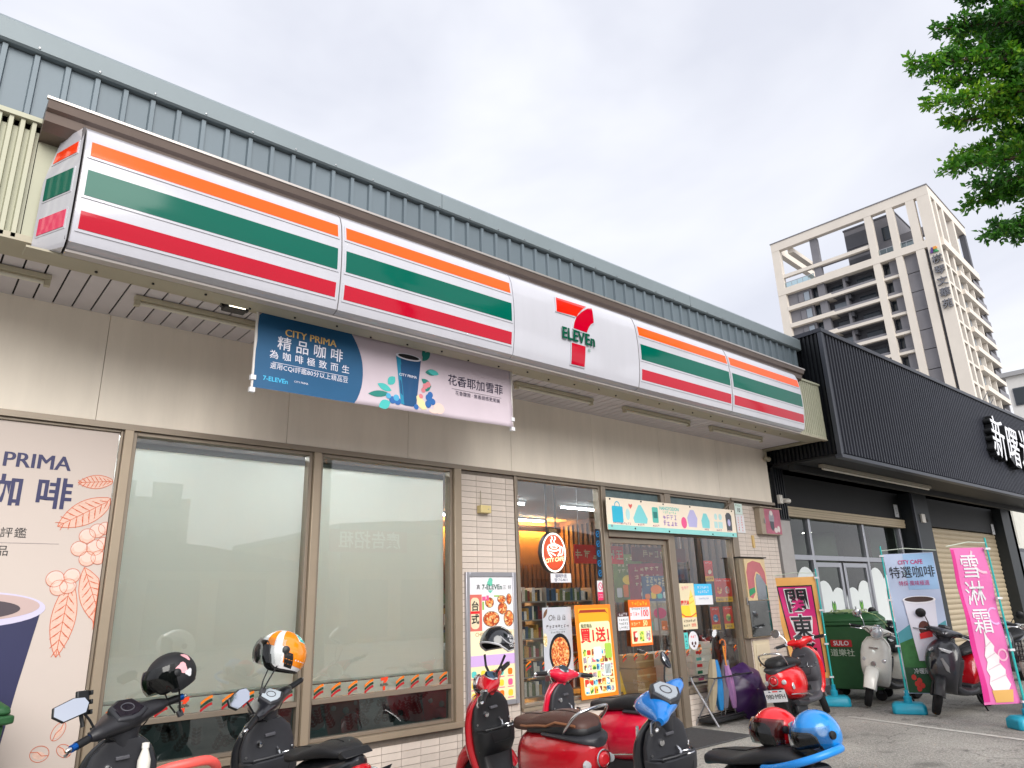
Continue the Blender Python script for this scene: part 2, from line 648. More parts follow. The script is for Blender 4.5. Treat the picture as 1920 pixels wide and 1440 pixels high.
# parapet: one mesh per ribbed sheet, shared
W = 0.187
pm = MB()
pm.add([(0, 0, 4.3), (W - 0.046, 0, 4.3), (W - 0.038, -0.028, 4.3), (W - 0.008, -0.028, 4.3), (W, 0, 4.3),
        (0, 0, 5.265), (W - 0.046, 0, 5.265), (W - 0.038, -0.028, 5.265), (W - 0.008, -0.028, 5.265), (W, 0, 5.265)],
       [(0, 1, 6, 5), (1, 2, 7, 6), (2, 3, 8, 7), (3, 4, 9, 8)])
pme = pm.mesh('parapet_panel', GREYMET)
k = 0
x = 0.023 - W * 14
while x + W < XR + 0.03:
    inst('parapet_panel', pme, store, (x, -0.80, 0))
    x += W
capx = [XL, -0.5, 3.58, 7.66, 10.6]
for a, b in zip(capx[:-1], capx[1:]):
    r0 = [(-0.845, 5.272), (-0.862, 5.285), (-0.862, 5.44), (-0.84, 5.47), (-0.62, 5.455), (-0.62, 5.272)]
    MB().loft([[(a + 0.003, y, z) for y, z in r0], [(b - 0.003, y, z) for y, z in r0]]).build('roof_cap', CAPMET, store)
mbs = MB()
x = 0.023 - W * 14 + W - 0.023
while x < XR:
    mbs.lathe([(0.0005, -0.006), (0.007, -0.005), (0.008, 0.0)], (x, -0.864, 5.30), 'Y', 8)
    x += W * 2
mbs.build('cap_screws', STEEL, store)['kind'] = 'stuff'

# canopy slab, soffit and fronts
MB().box(XL, XR - 0.01, -0.98, -0.005, 3.86, 4.55).build('canopy_core', DARKGAP, store)
x = 0.35 - 0.126 * 23
spm = MB().box(0.006, 0.12, -0.742, -0.006, 3.79, 3.80).mesh('soffit_plank', SOFFIT)
while x + 0.126 < XR - 0.1:
    inst('soffit_plank', spm, store, (x, 0, 0))
    x += 0.126
MB().box(XL, XR - 0.03, -0.745, -0.002, 3.803, 3.84).build('soffit_backing', DARKGAP, store)
MB().box(XL, XR, -1.045, -0.75, 3.765, 3.80).build('canopy_trim', OLIVE, store, bevel=0.004)
MB().box(XL, XR, -1.055, -0.99, 3.75, 3.764).build('canopy_drip_edge', OLIVE, store)
MB().box(XR - 0.085, XR - 0.002, -0.748, 0.0, 3.765, 3.80).build('canopy_trim', OLIVE, store)

def corrugated(x0, x1, y, z0, z1, pitch, dep, mat, name, parent, side=None):
    mb = MB()
    pts = []
    x = x0
    while x < x1 - 1e-4:
        for t, d in ((0, 0), (0.42, 0), (0.52, dep), (0.9, dep)):
            xx = x + t * pitch
            if xx < x1:
                pts.append((xx, d))
        x += pitch
    pts.append((x1, 0))
    n = len(pts)
    if side is None:
        vs_ = [(a, y - d, z0) for a, d in pts] + [(a, y - d, z1) for a, d in pts]
    else:
        vs_ = [(side - d, a, z0) for a, d in pts] + [(side - d, a, z1) for a, d in pts]
    if side is None:
        fs = [(i, i + 1, i + 1 + n, i + n) for i in range(n - 1)]
    else:
        fs = [(i + 1, i, i + n, i + 1 + n) for i in range(n - 1)]
    return mb.add(vs_, fs).build(name, mat, parent)

corrugated(XL, 0.27, -1.0, 3.765, 4.60, 0.062, 0.045, IVORY, 'corrugated_fascia', store)
corrugated(9.2, XR, -1.02, 3.765, 4.62, 0.058, 0.03, IVORY, 'corrugated_fascia', store)
MB().box(XL, 0.27, -1.06, -0.98, 4.602, 4.635).build('fascia_cap', IVORY, store)
MB().box(9.2, XR + 0.004, -1.065, -0.98, 4.622, 4.65).build('fascia_cap', IVORY, store)
MB().box(0.275, 9.4, -1.0, -0.985, 3.8, 4.6).build('fascia_backing', IVORY, store)
MB().box(XR - 0.008, XR, -1.0, -0.02, 3.803, 4.6).build('canopy_side', IVORY, store)
MB().box(XL, XR, -1.0, -0.79, 4.56, 4.60).build('canopy_top', GREYMET, store)
# gutter over the sign
gp = [(-1.0, 4.60), (-1.0, 4.50), (-1.13, 4.505), (-1.20, 4.545), (-1.215, 4.60), (-1.245, 4.615), (-1.26, 4.665), (-1.255, 4.682), (-1.0, 4.66)]
MB().loft([[(0.27, y, z) for y, z in gp], [(9.76, y, z) for y, z in gp]]).build('gutter', GUTTER, store)
MB().box(0.26, 9.77, -1.268, -1.245, 4.668, 4.686).build('gutter_lip', M('gutter_lip_metal', '#b9b2ad', 0.35, 0.6), store)

# soffit battens with tubes (unlit)
LAMPBODY = M('cream_lamp_housing', '#b8b099', 0.5, var=0.06)
for i, (a, b) in enumerate(((-1.05, 0.52), (1.05, 2.2), (4.76, 5.95), (6.5, 7.82), (8.3, 9.6))):
    t = thing('batten_light', 'unlit cream batten light on the soffit, ' + ('at the far left of the canopy', 'just left of the hanging banner', 'just right of the hanging banner', 'above the glass door', 'nearest the right end of the canopy')[i], 'light fixture', (a, -0.52, 3.785), group='batten lights under the canopy')
    L = b - a
    MB().box(0, L, -0.03, 0.03, -0.035, 0.0).build('housing', LAMPBODY, t, bevel=0.004)
    MB().tube([(0.04, 0, -0.055), (L - 0.04, 0, -0.055)], 0.014, 10).build('tube', M('unlit_tube', '#d9d4c4', 0.3), t, smooth=True)
    for e in (0.02, L - 0.02):
        MB().box(e - 0.018, e + 0.018, -0.02, 0.02, -0.078, -0.036).build('lamp_holder', LAMPBODY, t)
# small floodlight under the trim
t = thing('floodlight', 'small black floodlight with bright glass under the canopy beside the banner', 'light', (1.66, -0.88, 3.762))
MB().box(-0.085, 0.085, -0.06, 0.05, -0.075, -0.015).build('housing', BLACKPL, t, bevel=0.008)
MB().box(-0.06, 0.06, -0.068, -0.061, -0.068, -0.024).build('lens', M('lamp_lens', '#fff6dd', 0.2, emit=1.6), t)
MB().box(-0.1, -0.09, -0.02, 0.02, -0.06, 0.0).build('bracket', BLACKPL, t)
MB().box(0.09, 0.1, -0.02, 0.02, -0.06, 0.0).build('bracket', BLACKPL, t)
t = thing('security_camera', 'beige camera hanging at the right corner of the beige wall under the soffit', 'camera', (10.50, -0.05, 3.762))
MB().tube([(0, 0, 0.0), (0, 0, -0.10)], 0.012).build('bracket', OLIVE, t)
MB().lathe([(0.004, -0.05), (0.035, -0.045), (0.04, 0.05), (0.02, 0.06), (0.004, 0.06)], (0, -0.01, -0.13), 'X', 14).build('body', OLIVE, t, smooth=True)

# ------------------------------------------------------------------ storefront walls: tiles
tile_me = MB().box(0.002, 0.2005, -0.006, 0.004, 0.002, 0.0585).mesh('wall_tile', TILE)
half_me = {}
TP, TR = 0.2027, 0.0605
stuff_tiles = MB()
def tile_field(x0, x1, z0, z1, single=True, y=0.0):
    rows = int((z1 - z0) / TR + 0.02)
    for r_ in range(rows):
        x = x0
        while x < x1 - 0.02:
            w = min(TP, x1 - x)
            if single:
                key = round(w, 3)
                if key not in half_me:
                    half_me[key] = MB().box(0.002, w - 0.002, -0.006, 0.004, 0.002, 0.0585).mesh('wall_tile', TILE)
                inst('wall_tile', half_me[key], store, (x, y, z0 + r_ * TR))
            else:
                stuff_tiles.box(x + 0.002, x + w - 0.002, y - 0.006, y + 0.004, z0 + r_ * TR + 0.002, z0 + r_ * TR + 0.0585)
            x += TP
for a, b, c, d in ((4.405, 5.14, 0, 2.88), (9.46, XR - 0.02, 0, 2.88), (-2.6, 4.404, 0, 0.42), (5.141, 6.62, 0, 0.50), (7.93, 9.459, 0, 0.42)):
    MB().box(a, b, 0.004, 0.14, c, d).build('wall', MORTAR, store)
tile_field(4.41, 5.135, 0.0, 2.885)
tile_field(7.94, 9.30, 0.0, 0.37)
tile_field(2.72, 4.40, 0.0, 0.40)
tile_field(5.15, 6.6, 0.0, 0.50, False)
tile_field(9.46, XR - 0.02, 0.0, 2.885, False)
tile_field(-2.6, 2.7, 0.0, 0.40, False)
stuff_tiles.build('wall_tiles', TILE, store)['kind'] = 'stuff'

# ------------------------------------------------------------------ windows
def translucent(m, fac):
    nt = m.node_tree
    b = nt.nodes['Principled BSDF']
    tl = nt.nodes.new('ShaderNodeBsdfTranslucent')
    tl.inputs['Color'].default_value = b.inputs['Base Color'].default_value
    mx = nt.nodes.new('ShaderNodeMixShader')
    mx.inputs['Fac'].default_value = fac
    nt.links.new(b.outputs['BSDF'], mx.inputs[1])
    nt.links.new(tl.outputs['BSDF'], mx.inputs[2])
    nt.links.new(mx.outputs['Shader'], nt.nodes['Material Output'].inputs['Surface'])
def bar(parent, x0, x1, z0, z1, y0=-0.02, y1=0.09, name='frame_bar', mat=None):
    return MB().box(x0, x1, y0, y1, z0, z1).build(name, mat or BRONZE, parent, bevel=0.003, seg=1)

def window(name, x0, x1, z0, z1, fr=0.045, mull=None, lower=None):
    w = MB()
    w.box(x0, x0 + fr, 0.0, 0.1, z0, z1).box(x1 - fr, x1, 0.0, 0.1, z0, z1)
    w.box(x0 + fr, x1 - fr, 0.001, 0.099, z1 - fr, z1).box(x0 + fr, x1 - fr, 0.001, 0.099, z0, z0 + fr)
    if mull:
        w.box(x0 + fr, x1 - fr, -0.004, 0.098, mull - 0.018, mull + 0.022)
    o = w.build(name, BRONZE, store, bevel=0.003, seg=1)
    return o

def pane(parent, x0, x1, z0, z1, y=0.045, mat=None, name='pane'):
    return MB().add([(x0, y, z0), (x1, y, z0), (x1, y, z1), (x0, y, z1)], [(0, 1, 2, 3)]).build(name, mat or GLASS, parent)

MULL = M('pale_bronze_mullion', '#a0917e', 0.4, 0.4, var=0.05)
for a, b in ((1.205, 1.27), (2.76, 2.83), (4.31, 4.40)):
    MB().box(a, b, -0.035, 0.1, 0.42, 2.885).build('mullion', MULL, store, bevel=0.004)
MB().box(-2.6, 4.40, -0.06, 0.1, 0.425, 0.475).build('sill', MULL, store, bevel=0.004)
BLIND = M('pale_roller_blind', '#e6e9e1', 0.8, var=0.05, vs_=2, stretch=(1, 1, 0.3))
translucent(BLIND, 0.5)
FILM = M('white_window_film', '#f0f4ee', 0.6)
translucent(FILM, 0.4)
LEAFY = M('dark_leaf_print', '#0f1a1c', 0.5)
DUSK = M('dim_teal_film', '#33484a', 0.35, var=0.45, vs_=2.2)
def stripe_logo(parent, x, z, y, k=1.0):
    for i, mt in enumerate((ORANGE, M('dark_green_sticker', '#123f2c', 0.4), M('dark_red_sticker', '#b0141d', 0.4))):
        pts = []
        for j in range(7):
            t_ = j / 6
            pts.append((x + (-0.04 + 0.09 * t_) * k, z + (0.045 - 0.027 * i + 0.05 * math.sin(t_ * 1.35) - 0.02) * k))
        low = [(px + 0.004 * k, pz - 0.019 * k) for px, pz in reversed(pts)]
        patch(parent, 'stripe_sticker', pts + low, y, mt, 0.0008)
def seven_small(parent, x, z, y, k=1.0):
    patches(parent, 'seven_sticker', [[(x - 0.035 * k, z + 0.055 * k), (x + 0.04 * k, z + 0.06 * k), (x + 0.036 * k, z + 0.035 * k), (x + 0.015 * k, z + 0.01 * k), (x - 0.012 * k, z + 0.01 * k), (x, z + 0.03 * k), (x - 0.033 * k, z + 0.03 * k)],
                                      [(x - 0.012 * k, z - 0.016 * k), (x + 0.012 * k, z - 0.016 * k), (x + 0.01 * k, z - 0.05 * k), (x - 0.012 * k, z - 0.05 * k)]], y, M('red_sticker', '#e2421c', 0.4), 0.0008)
    text(parent, 'ELEVEn', 0.027 * k, x, z - 0.004 * k, y, BLACK, bold=0.02)

for wi, (x0, x1) in enumerate(((1.272, 2.758), (2.832, 4.308))):
    w = window('window', x0, x1, 0.477, 2.884, 0.03, mull=0.785)
    pane(w, x0 + 0.03, x1 - 0.03, 0.81, 2.85)
    pane(w, x0 + 0.03, x1 - 0.03, 0.505, 0.765)
    # roller blind a hand's breadth behind the glass
    bz = 0.93
    bm = MB()
    rows = 12
    xa, xb = x0 - 0.03, x1 + (0.0 if wi else 0.03)
    vs_, fs = [], []
    for j in range(rows + 1):
        z = bz + (2.79 - bz) * j / rows
        for i in range(9):
            xx = xa + (xb - xa) * i / 8
            vs_.append((xx, 0.17 + 0.004 * math.sin(i * 1.1 + wi) * (1 - j / rows), z))
    for j in range(rows):
        for i in range(8):
            fs.append((j * 9 + i, j * 9 + i + 1, (j + 1) * 9 + i + 1, (j + 1) * 9 + i))
    bm.add(vs_, fs).build('roller_blind', BLIND, w, smooth=True)
    MB().tube([(xa, 0.19, 2.815), (xb, 0.19, 2.815)], 0.03, 10).build('blind_roller', M('dark_roller', '#39413d', 0.5), w)
    MB().tube([(xa, 0.17, bz - 0.008), (xb, 0.17, bz - 0.008)], 0.012, 8).build('blind_weight_bar', M('weight_bar', '#b5bab4', 0.4), w)
    # film with striped stickers along the bottom
    MB().add([(x0 + 0.031, 0.05, 0.81), (x1 - 0.031, 0.05, 0.81), (x1 - 0.031, 0.05, 0.915), (x0 + 0.031, 0.05, 0.915)], [(0, 1, 2, 3)]).build('window_film', FILM, w)
    n = 9
    for j in range(n):
        xx = x0 + 0.10 + (x1 - x0 - 0.2) * j / (n - 1)
        if j == (4 if wi else 3):
            seven_small(w, xx, 0.865, 0.0405, 1.0)
        else:
            stripe_logo(w, xx, 0.85, 0.0405, 0.95)
    # leaf film on the low pane
    MB().box(x0 + 0.031, x1 - 0.031, 0.055, 0.058, 0.506, 0.764).build('leaf_film', DUSK, w)
    lm = MB()
    rr = random.Random(5 + wi)
    for j in range(26):
        cx, cz = rr.uniform(x0 + 0.08, x1 - 0.08), rr.uniform(0.53, 0.73)
        a0 = rr.uniform(0.6, 2.4)
        for q in range(5):
            px, pz = cx + 0.024 * q * math.cos(a0), cz + 0.024 * q * math.sin(a0)
            for sgn in (-1, 1):
                p = leafp(px, pz, 0.045, 0.010, a0 + sgn * 0.9, 5)
                if all(x0 + 0.035 < u < x1 - 0.035 and 0.51 < v < 0.76 for u, v in p):
                    lm.prism(p, 0.053, 0.0545)
    lm.build('leaf_print', LEAFY, w)['kind'] = 'stuff'
# poster bay at the left
w = window('window', -0.35, 1.203, 0.477, 2.884, 0.02)
pane(w, -0.33, 1.183, 0.497, 2.864)
w2 = window('window', -2.55, -0.36, 0.477, 2.884, 0.03)
pane(w2, -2.52, -0.39, 0.507, 2.854)
MB().box(-2.5, -0.4, 0.15, 0.17, 0.5, 2.86).build('roller_blind', BLIND, w2)

# glass bay, door and right window
for a, b in ((5.142, 5.172), (6.55, 6.625), (7.80, 7.925), (9.31, 9.455)):
    MB().box(a, b, -0.02, 0.12, 0.5 if a < 6 else 0.0, 2.884).build('frame_post', BRONZE, store, bevel=0.004)
bay = window('window', 5.173, 6.549, 0.502, 2.884, 0.03)
pane(bay, 5.20, 6.52, 0.53, 2.854)
MB().box(5.15, 6.62, -0.04, -0.002, 0.47, 0.50).build('sill', MULL, store)
trans = window('transom_window', 6.626, 9.309, 2.36, 2.884, 0.025)
MB().box(7.72, 7.80, -0.012, 0.09, 2.385, 2.86).build('transom_mullion', BRONZE, trans)
MB().box(6.65, 7.72, 0.04, 0.06, 2.386, 2.858).build('transom_panel', M('dusty_teal_panel', '#5a6b6e', 0.6, var=0.25, vs_=9), trans)
MB().box(7.801, 9.284, 0.04, 0.06, 2.386, 2.858).build('transom_panel', MATS['dusty_teal_panel'], trans)
MB().box(6.626, 7.80, -0.03, 0.11, 2.27, 2.358).build('door_header', BRONZE, store, bevel=0.004)
door = MB().box(6.64, 6.70, 0.02, 0.07, 0.02, 2.26).box(7.735, 7.795, 0.02, 0.07, 0.02, 2.26).box(6.70, 7.735, 0.021, 0.069, 2.2, 2.26).box(6.70, 7.735, 0.021, 0.069, 0.02, 0.12).build('sliding_door', BRONZE, store, bevel=0.003, seg=1)
pane(door, 6.70, 7.735, 0.12, 2.2)
win3 = window('window', 7.926, 9.309, 0.422, 2.358, 0.03)
pane(win3, 7.956, 9.279, 0.452, 2.328)
MB().box(7.926, 9.45, -0.03, 0.12, 0.375, 0.421).build('sill', BRONZE, store)
for j in range(6):
    stripe_logo(bay, 5.3 + j * 0.235, 0.88, 0.041, 0.8)
for j in range(5):
    stripe_logo(door, 6.82 + j * 0.2, 0.86, 0.041, 0.7)
    stripe_logo(win3, 8.05 + j * 0.27, 0.84, 0.041, 0.7)

# ------------------------------------------------------------------ interior
room = MB()
FLOORI = M('shop_floor', '#a39c90', 0.25, var=0.06)
MB().box(XL + 0.15, XR - 0.16, 0.141, 11.6, 0.005, 0.02).build('shop_floor', FLOORI, store)
MB().box(XL + 0.15, XR - 0.16, 0.141, 11.6, 3.1, 3.16).build('shop_ceiling', M('dim_ceiling', '#6d6b68', 0.8), store)
TUBE = M('lit_tube', '#f4fbff', 0.3, emit=30.0)
k = 0
for ty in (0.9, 2.6, 4.3):  # front row added close behind the windows to brighten the blinds
    for tx in (0.4, 2.4, 4.4, 6.4, 8.4):
        k += 1
        t = thing('ceiling_tube_light', 'lit fluorescent tube on the shop ceiling, ' + ('first', 'second', 'third', 'fourth', 'rightmost')[int(tx / 2)] + ' from the left in the ' + ('added front', 'middle', 'back')[int(ty / 1.75)] + ' row', 'light', (tx, ty, 3.095), group='lit tubes on the shop ceiling')
        MB().box(0, 1.2, -0.03, 0.03, -0.03, 0).build('housing', WHITE, t)
        MB().tube([(0.02, 0, -0.045), (1.18, 0, -0.045)], 0.014, 8).build('tube', TUBE, t)
# wood slat wall with warm cove light
WOOD = M('dark_wood_slat', '#4a3225', 0.5, var=0.25, vs_=6, rnd=0.25)
MB().box(4.5, 10.3, 4.6, 4.7, 0.02, 3.09).build('partition_wall', M('dark_partition', '#4a352c', 0.6, var=0.2), store)
x = 4.55
slm = MB().box(0, 0.06, 4.56, 4.598, 0.02, 2.25).mesh('wall_slat', WOOD)
while x < 10.2:
    inst('wall_slat', slm, store, (x, 0, 0))
    x += 0.115
MB().box(10.3, 10.4, 0.16, 8.0, 0.02, 3.09).build('partition_wall', MATS['dark_partition'], store)
slm3 = MB().box(10.26, 10.298, 0, 0.07, 0.02, 3.0).mesh('wall_slat', WOOD)
y = 0.3
while y < 4.5:
    inst('wall_slat', slm3, store, (0, y, 0))
    y += 0.13
for i, (x, yy, z, wd, hh, mt, lab) in enumerate(((6.75, 0.7, 2.0, 0.95, 0.24, RED, 'red board standing in for a reflected street sign inside the sliding door top'), (8.0, 0.8, 2.05, 1.25, 0.2, M('maroon_board', '#6b1a1a', 0.5), 'maroon board standing in for a reflected street sign inside the right window top'))):
    t = thing('sign_reflection_board', lab, 'board', (x, yy, z), group='boards imitating reflected signs')
    MB().box(0, wd, 0, 0.01, 0, hh).build('board', mt, t)  # boards behind the glass imitate reflections of signs across the street
    scrawl(t, 6, hh * 0.6, wd / 2, hh / 2, -0.002, CREAM, seed=i)
    for q in (0.1, wd - 0.1):
        MB().tube([(q, 0.005, hh), (q, 0.005, 3.1 - z)], 0.004, 5).build('wire', STEEL, t)
for i, (x, yy, z, wd, hh, c, lab) in enumerate(((9.3, 2.0, 1.2, 0.6, 0.9, '#8d2038', 'magenta display panel deep inside behind the sliding door'), (9.0, 1.5, 1.0, 0.5, 0.7, '#b9b4ae', 'pale display panel inside behind the sliding door'), (9.6, 2.6, 1.5, 0.5, 0.8, '#6a7c3a', 'green and yellow display panel deep inside behind the door'), (8.35, 0.95, 1.5, 0.4, 0.35, '#2f4d77', 'blue display panel behind the blue notice'))):
    t = thing('display_panel', lab, 'display panel', (x, yy, z), rad(-40), group='display panels inside the shop')
    MB().box(0, wd, 0, 0.02, 0, hh).build('panel', M('panel' + c[1:], c, 0.5, var=0.4, vs_=7), t)
    for q in range(3):
        scrawl(t, 5, wd * 0.13, wd / 2, hh * (0.9 - 0.13 * q), -0.002, CREAM, seed=q + i)
    for q in range(4):
        patch(t, 'printed_item', rrect(wd * (0.08 + 0.22 * q), wd * (0.26 + 0.22 * q), hh * 0.1, hh * (0.3 + 0.06 * (q % 2)), 0.02), -0.002, (YELLOW, TEAL, WHITE, ORANGE)[(q + i) % 4])
    patch(t, 'printed_disc', ell(wd / 2, hh * 0.46, wd * 0.2, wd * 0.16), -0.002, (WHITE, PINKP, YELLOW, ORANGE)[i])
    MB().tube([(wd / 2, 0.03, 0), (wd / 2, 0.03, -z + 0.03)], 0.012, 6).build('stand', STEEL, t)
AMBER = M('amber_led', (1.0, 0.42, 0.06), 0.4, emit=190.0)
t = thing('cove_light', 'orange glowing cove light along the wooden back wall inside the shop', 'light', (4.6, 4.42, 2.92))
MB().box(0, 5.5, 0.02, 0.06, 0, 0.03).build('led_strip', AMBER, t)
MB().box(0, 5.5, -0.06, -0.02, -0.06, 0.05).build('cove_board', WOOD, t)
# shelving with goods
GOODS = photo_mat('packaged_goods', ['#d9d4c8', '#8c2a2a', '#c9a24a', '#3b5a7a', '#efe9df', '#6c7a45', '#202022', '#b86a3a'], 14)
for si, (sx_, sy_, lab) in enumerate(((5.35, 2.4, 'shelving full of small packets behind the left glass bay'), (7.0, 2.9, 'shelving full of goods behind the glass door'), (8.4, 3.2, 'shelving full of goods behind the window by the umbrellas'))):
    t = thing('shop_shelf', lab, 'shelf', (sx_, sy_, 0.02), group='shop shelves behind the glass')
    for j in range(6):
        MB().box(0, 1.25, 0, 0.35, 0.12 + j * 0.28, 0.14 + j * 0.28).build('shelf_board', M('shelf_metal', '#8c8880', 0.5), t)
    MB().box(-0.02, 0, 0, 0.37, 0, 1.75).build('side_panel', MATS['shelf_metal'], t)
    MB().box(1.25, 1.27, 0, 0.37, 0, 1.75).build('side_panel', MATS['shelf_metal'], t)
    gms = [MB() for q in range(7)]
    rr = random.Random(si)
    for j in range(6):
        x = 0.01
        while x < 1.15:
            w_ = rr.uniform(0.035, 0.075)
            gms[rr.randrange(7)].box(x, x + w_ - 0.006, 0.02, 0.3, 0.141 + j * 0.28, 0.141 + j * 0.28 + rr.uniform(0.12, 0.22))
            x += w_
    for q, c in enumerate(('#cfc8ba', '#7e2a26', '#b58f45', '#39536e', '#d9d6d0', '#5c6a42', '#2a2829')):
        gms[q].build('goods', M('goods_' + c[1:], c, 0.5, var=0.25, vs_=30), t)['kind'] = 'stuff'
# counter
t = thing('shop_counter', 'dark shop counter seen through the left glass bay', 'counter', (5.3, 1.3, 0.02))
MB().box(0, 0.5, 0, 0.9, 0, 1.0).build('cabinet', M('counter_front', '#7d847f', 0.5, var=0.1), t)
MB().box(-0.03, 0.53, -0.03, 0.93, 1.0, 1.04).build('worktop', M('counter_top', '#bfc4be', 0.3), t)
# cartons stacked on the sill side
CARTON = M('white_carton', '#e9e6df', 0.6, rnd=0.08)
CARTB = M('brown_carton', '#b08b5c', 0.7, rnd=0.1)
for j in range(6):
    t = thing('carton', ('lowest', 'second lowest', 'third lowest', 'third highest', 'second highest', 'topmost')[j] + ' white carton in the right stack behind the umbrella window', 'carton', (8.72, 0.42, 0.42 + j * 0.085), rotz=rad((-2, 1.5, -1, 2, 0, -3)[j]), group='cartons stacked behind the window')
    MB().box(0, 0.42, 0, 0.3, 0, 0.082).build('box', CARTON, t, bevel=0.003)
    MB().box(0.02, 0.14, -0.002, -0.0005, 0.02, 0.06).build('printed_panel', (PINKP, GREEN, RED, TEAL, RED, ORANGE)[j], t)
for j in range(5):
    t = thing('carton', ('lowest', 'second lowest', 'middle', 'second highest', 'topmost')[j] + ' white carton in the left stack beside the door frame', 'carton', (8.0, 0.40, 0.40 + j * 0.09), rotz=rad((1, -2, 2, -1, 1)[j]), group='cartons stacked behind the window')
    MB().box(0, 0.36, 0, 0.3, 0, 0.087).build('box', CARTON, t, bevel=0.003)
    MB().box(0.2, 0.33, -0.002, -0.0005, 0.01, 0.08).build('printed_panel', (PINKP, GREEN, GREEN, TEAL, GREEN)[j], t)
for j in range(5):
    t = thing('carton', ('lowest', 'second lowest', 'middle', 'second highest', 'topmost')[j] + ' brown carton in the stack behind the sliding door', 'carton', (7.5, 0.45, 0.02 + j * 0.165), rotz=rad((1, -2, 0, -1, 2)[j]), group='brown cartons behind the door')
    MB().box(0, 0.38, 0, 0.35, 0, 0.16).build('box', CARTB, t, bevel=0.003)
    MB().box(0, 0.38, -0.001, -0.0003, 0.07, 0.09).build('tape', M('parcel_tape', '#c9ac7c', 0.4), t)
MB().box(7.93, 9.3, 0.16, 0.75, 0.02, 0.41).build('window_seat', M('dark_bench', '#3a3430', 0.6), store)
# yellow wet floor sign
t = thing('wet_floor_sign', 'yellow folding wet floor sign standing inside the glass door', 'sign', (7.08, 0.42, 0.02))
YPL = M('yellow_plastic', '#e3b21c', 0.45)
MB().prism([(0, 0), (0.28, 0), (0.23, 0.66), (0.05, 0.66)], 0.0, 0.012).xf(Matrix.Rotation(rad(-12), 4, 'X')).build('front_board', YPL, t)
MB().prism([(0, 0), (0.28, 0), (0.23, 0.66), (0.05, 0.66)], 0.28, 0.292).xf(Matrix.Translation((0, 0.02, 0)) @ Matrix.Rotation(rad(12), 4, 'X')).build('rear_board', YPL, t)
MB().prism(rect(0.1, 0.18, 0.56, 0.6), -0.002, -0.0005).xf(Matrix.Rotation(rad(-12), 4, 'X')).build('handle_slot', BLACK, t)
MB().prism(rect(0.07, 0.21, 0.2, 0.24), -0.002, -0.0005).prism(rect(0.08, 0.2, 0.27, 0.42), -0.002, -0.0005).xf(Matrix.Rotation(rad(-12), 4, 'X')).build('printed_warning', M('brown_print', '#7a4a12', 0.5), t)
# ------------------------------------------------------------------ striped canopy sign
ACRYL = M('white_acrylic', '#bdbdc5', 0.16, coat=0.5, var=0.035, vs_=2.0, stretch=(3, 1, 0.6))
ACR_O = M('orange_acrylic', '#ff5a06', 0.2, coat=0.12, spec=0.3)
ACR_G = M('green_acrylic', '#005d4d', 0.08, coat=0.0, spec=0.3, var=0.05, vs_=1.5)
ACR_R = M('red_acrylic', '#b40024', 0.07, coat=0.0, spec=0.38, var=0.05, vs_=1.5)
PROF = [(3.665, -1.10), (3.668, -1.30), (3.69, -1.352), (3.76, -1.368), (3.85, -1.38), (3.95, -1.388), (4.06, -1.392), (4.18, -1.39), (4.30, -1.38), (4.40, -1.365), (4.48, -1.335), (4.53, -1.29), (4.545, -1.2), (4.545, -1.10)]
def py(z):
    pr = PROF[1:12]
    if z <= pr[0][0]: return pr[0][1]
    for (z0, y0), (z1, y1) in zip(pr[:-1], pr[1:]):
        if z <= z1:
            t_ = (z - z0) / (z1 - z0)
            return y0 + (y1 - y0) * t_
    return pr[-1][1]
def bowed(parent, name, pts, mat, off, th=0.012):
    mb = MB()
    lo, hi = min(p[1] for p in pts), max(p[1] for p in pts)
    m = max(1, int((hi - lo) / 0.03))
    def clip(ps, zc, keep):
        out = []
        for i in range(len(ps)):
            a, b = ps[i], ps[(i + 1) % len(ps)]
            ia, ib = (a[1] - zc) * keep >= 0, (b[1] - zc) * keep >= 0
            if ia: out.append(a)
            if ia != ib:
                t_ = (zc - a[1]) / (b[1] - a[1])
                out.append((a[0] + (b[0] - a[0]) * t_, zc))
        return out
    for k_ in range(m):
        q = clip(clip(pts, lo + (hi - lo) * k_ / m, 1), lo + (hi - lo) * (k_ + 1) / m, -1)
        if len(q) > 2:
            mb.prism(q, 0, 1)
    mb.v = [(x, py(z) - off + y * th, z) for x, y, z in mb.v]
    return mb.build(name, mat, parent)
def band(parent, name, x0, x1, z0, z1, mat, off, lip=0.012):
    rings = []
    m = 6
    n = 10
    mb = MB()
    vs_, fs = [], []
    for j in range(m + 1):
        z = z0 + (z1 - z0) * j / m
        for x in (x0, x1):
            vs_.append((x, py(z) - off, z))
    for j in range(m + 1):
        z = z0 + (z1 - z0) * j / m
        for x in (x0, x1):
            vs_.append((x, py(z) + 0.003, z))
    for j in range(m):
        a = j * 2
        fs.append((a, a + 1, a + 3, a + 2))
        b = a + 2 * (m + 1)
        fs.append((a, a + 2, b + 2, b))
        fs.append((a + 1, b + 1, b + 3, a + 3))
    b = 2 * (m + 1)
    fs.append((0, b, b + 1, 1))
    fs.append((2 * m, 2 * m + 1, b + 2 * m + 1, b + 2 * m))
    return mb.add(vs_, fs).build(name, mat, parent, smooth=True, ang=30)

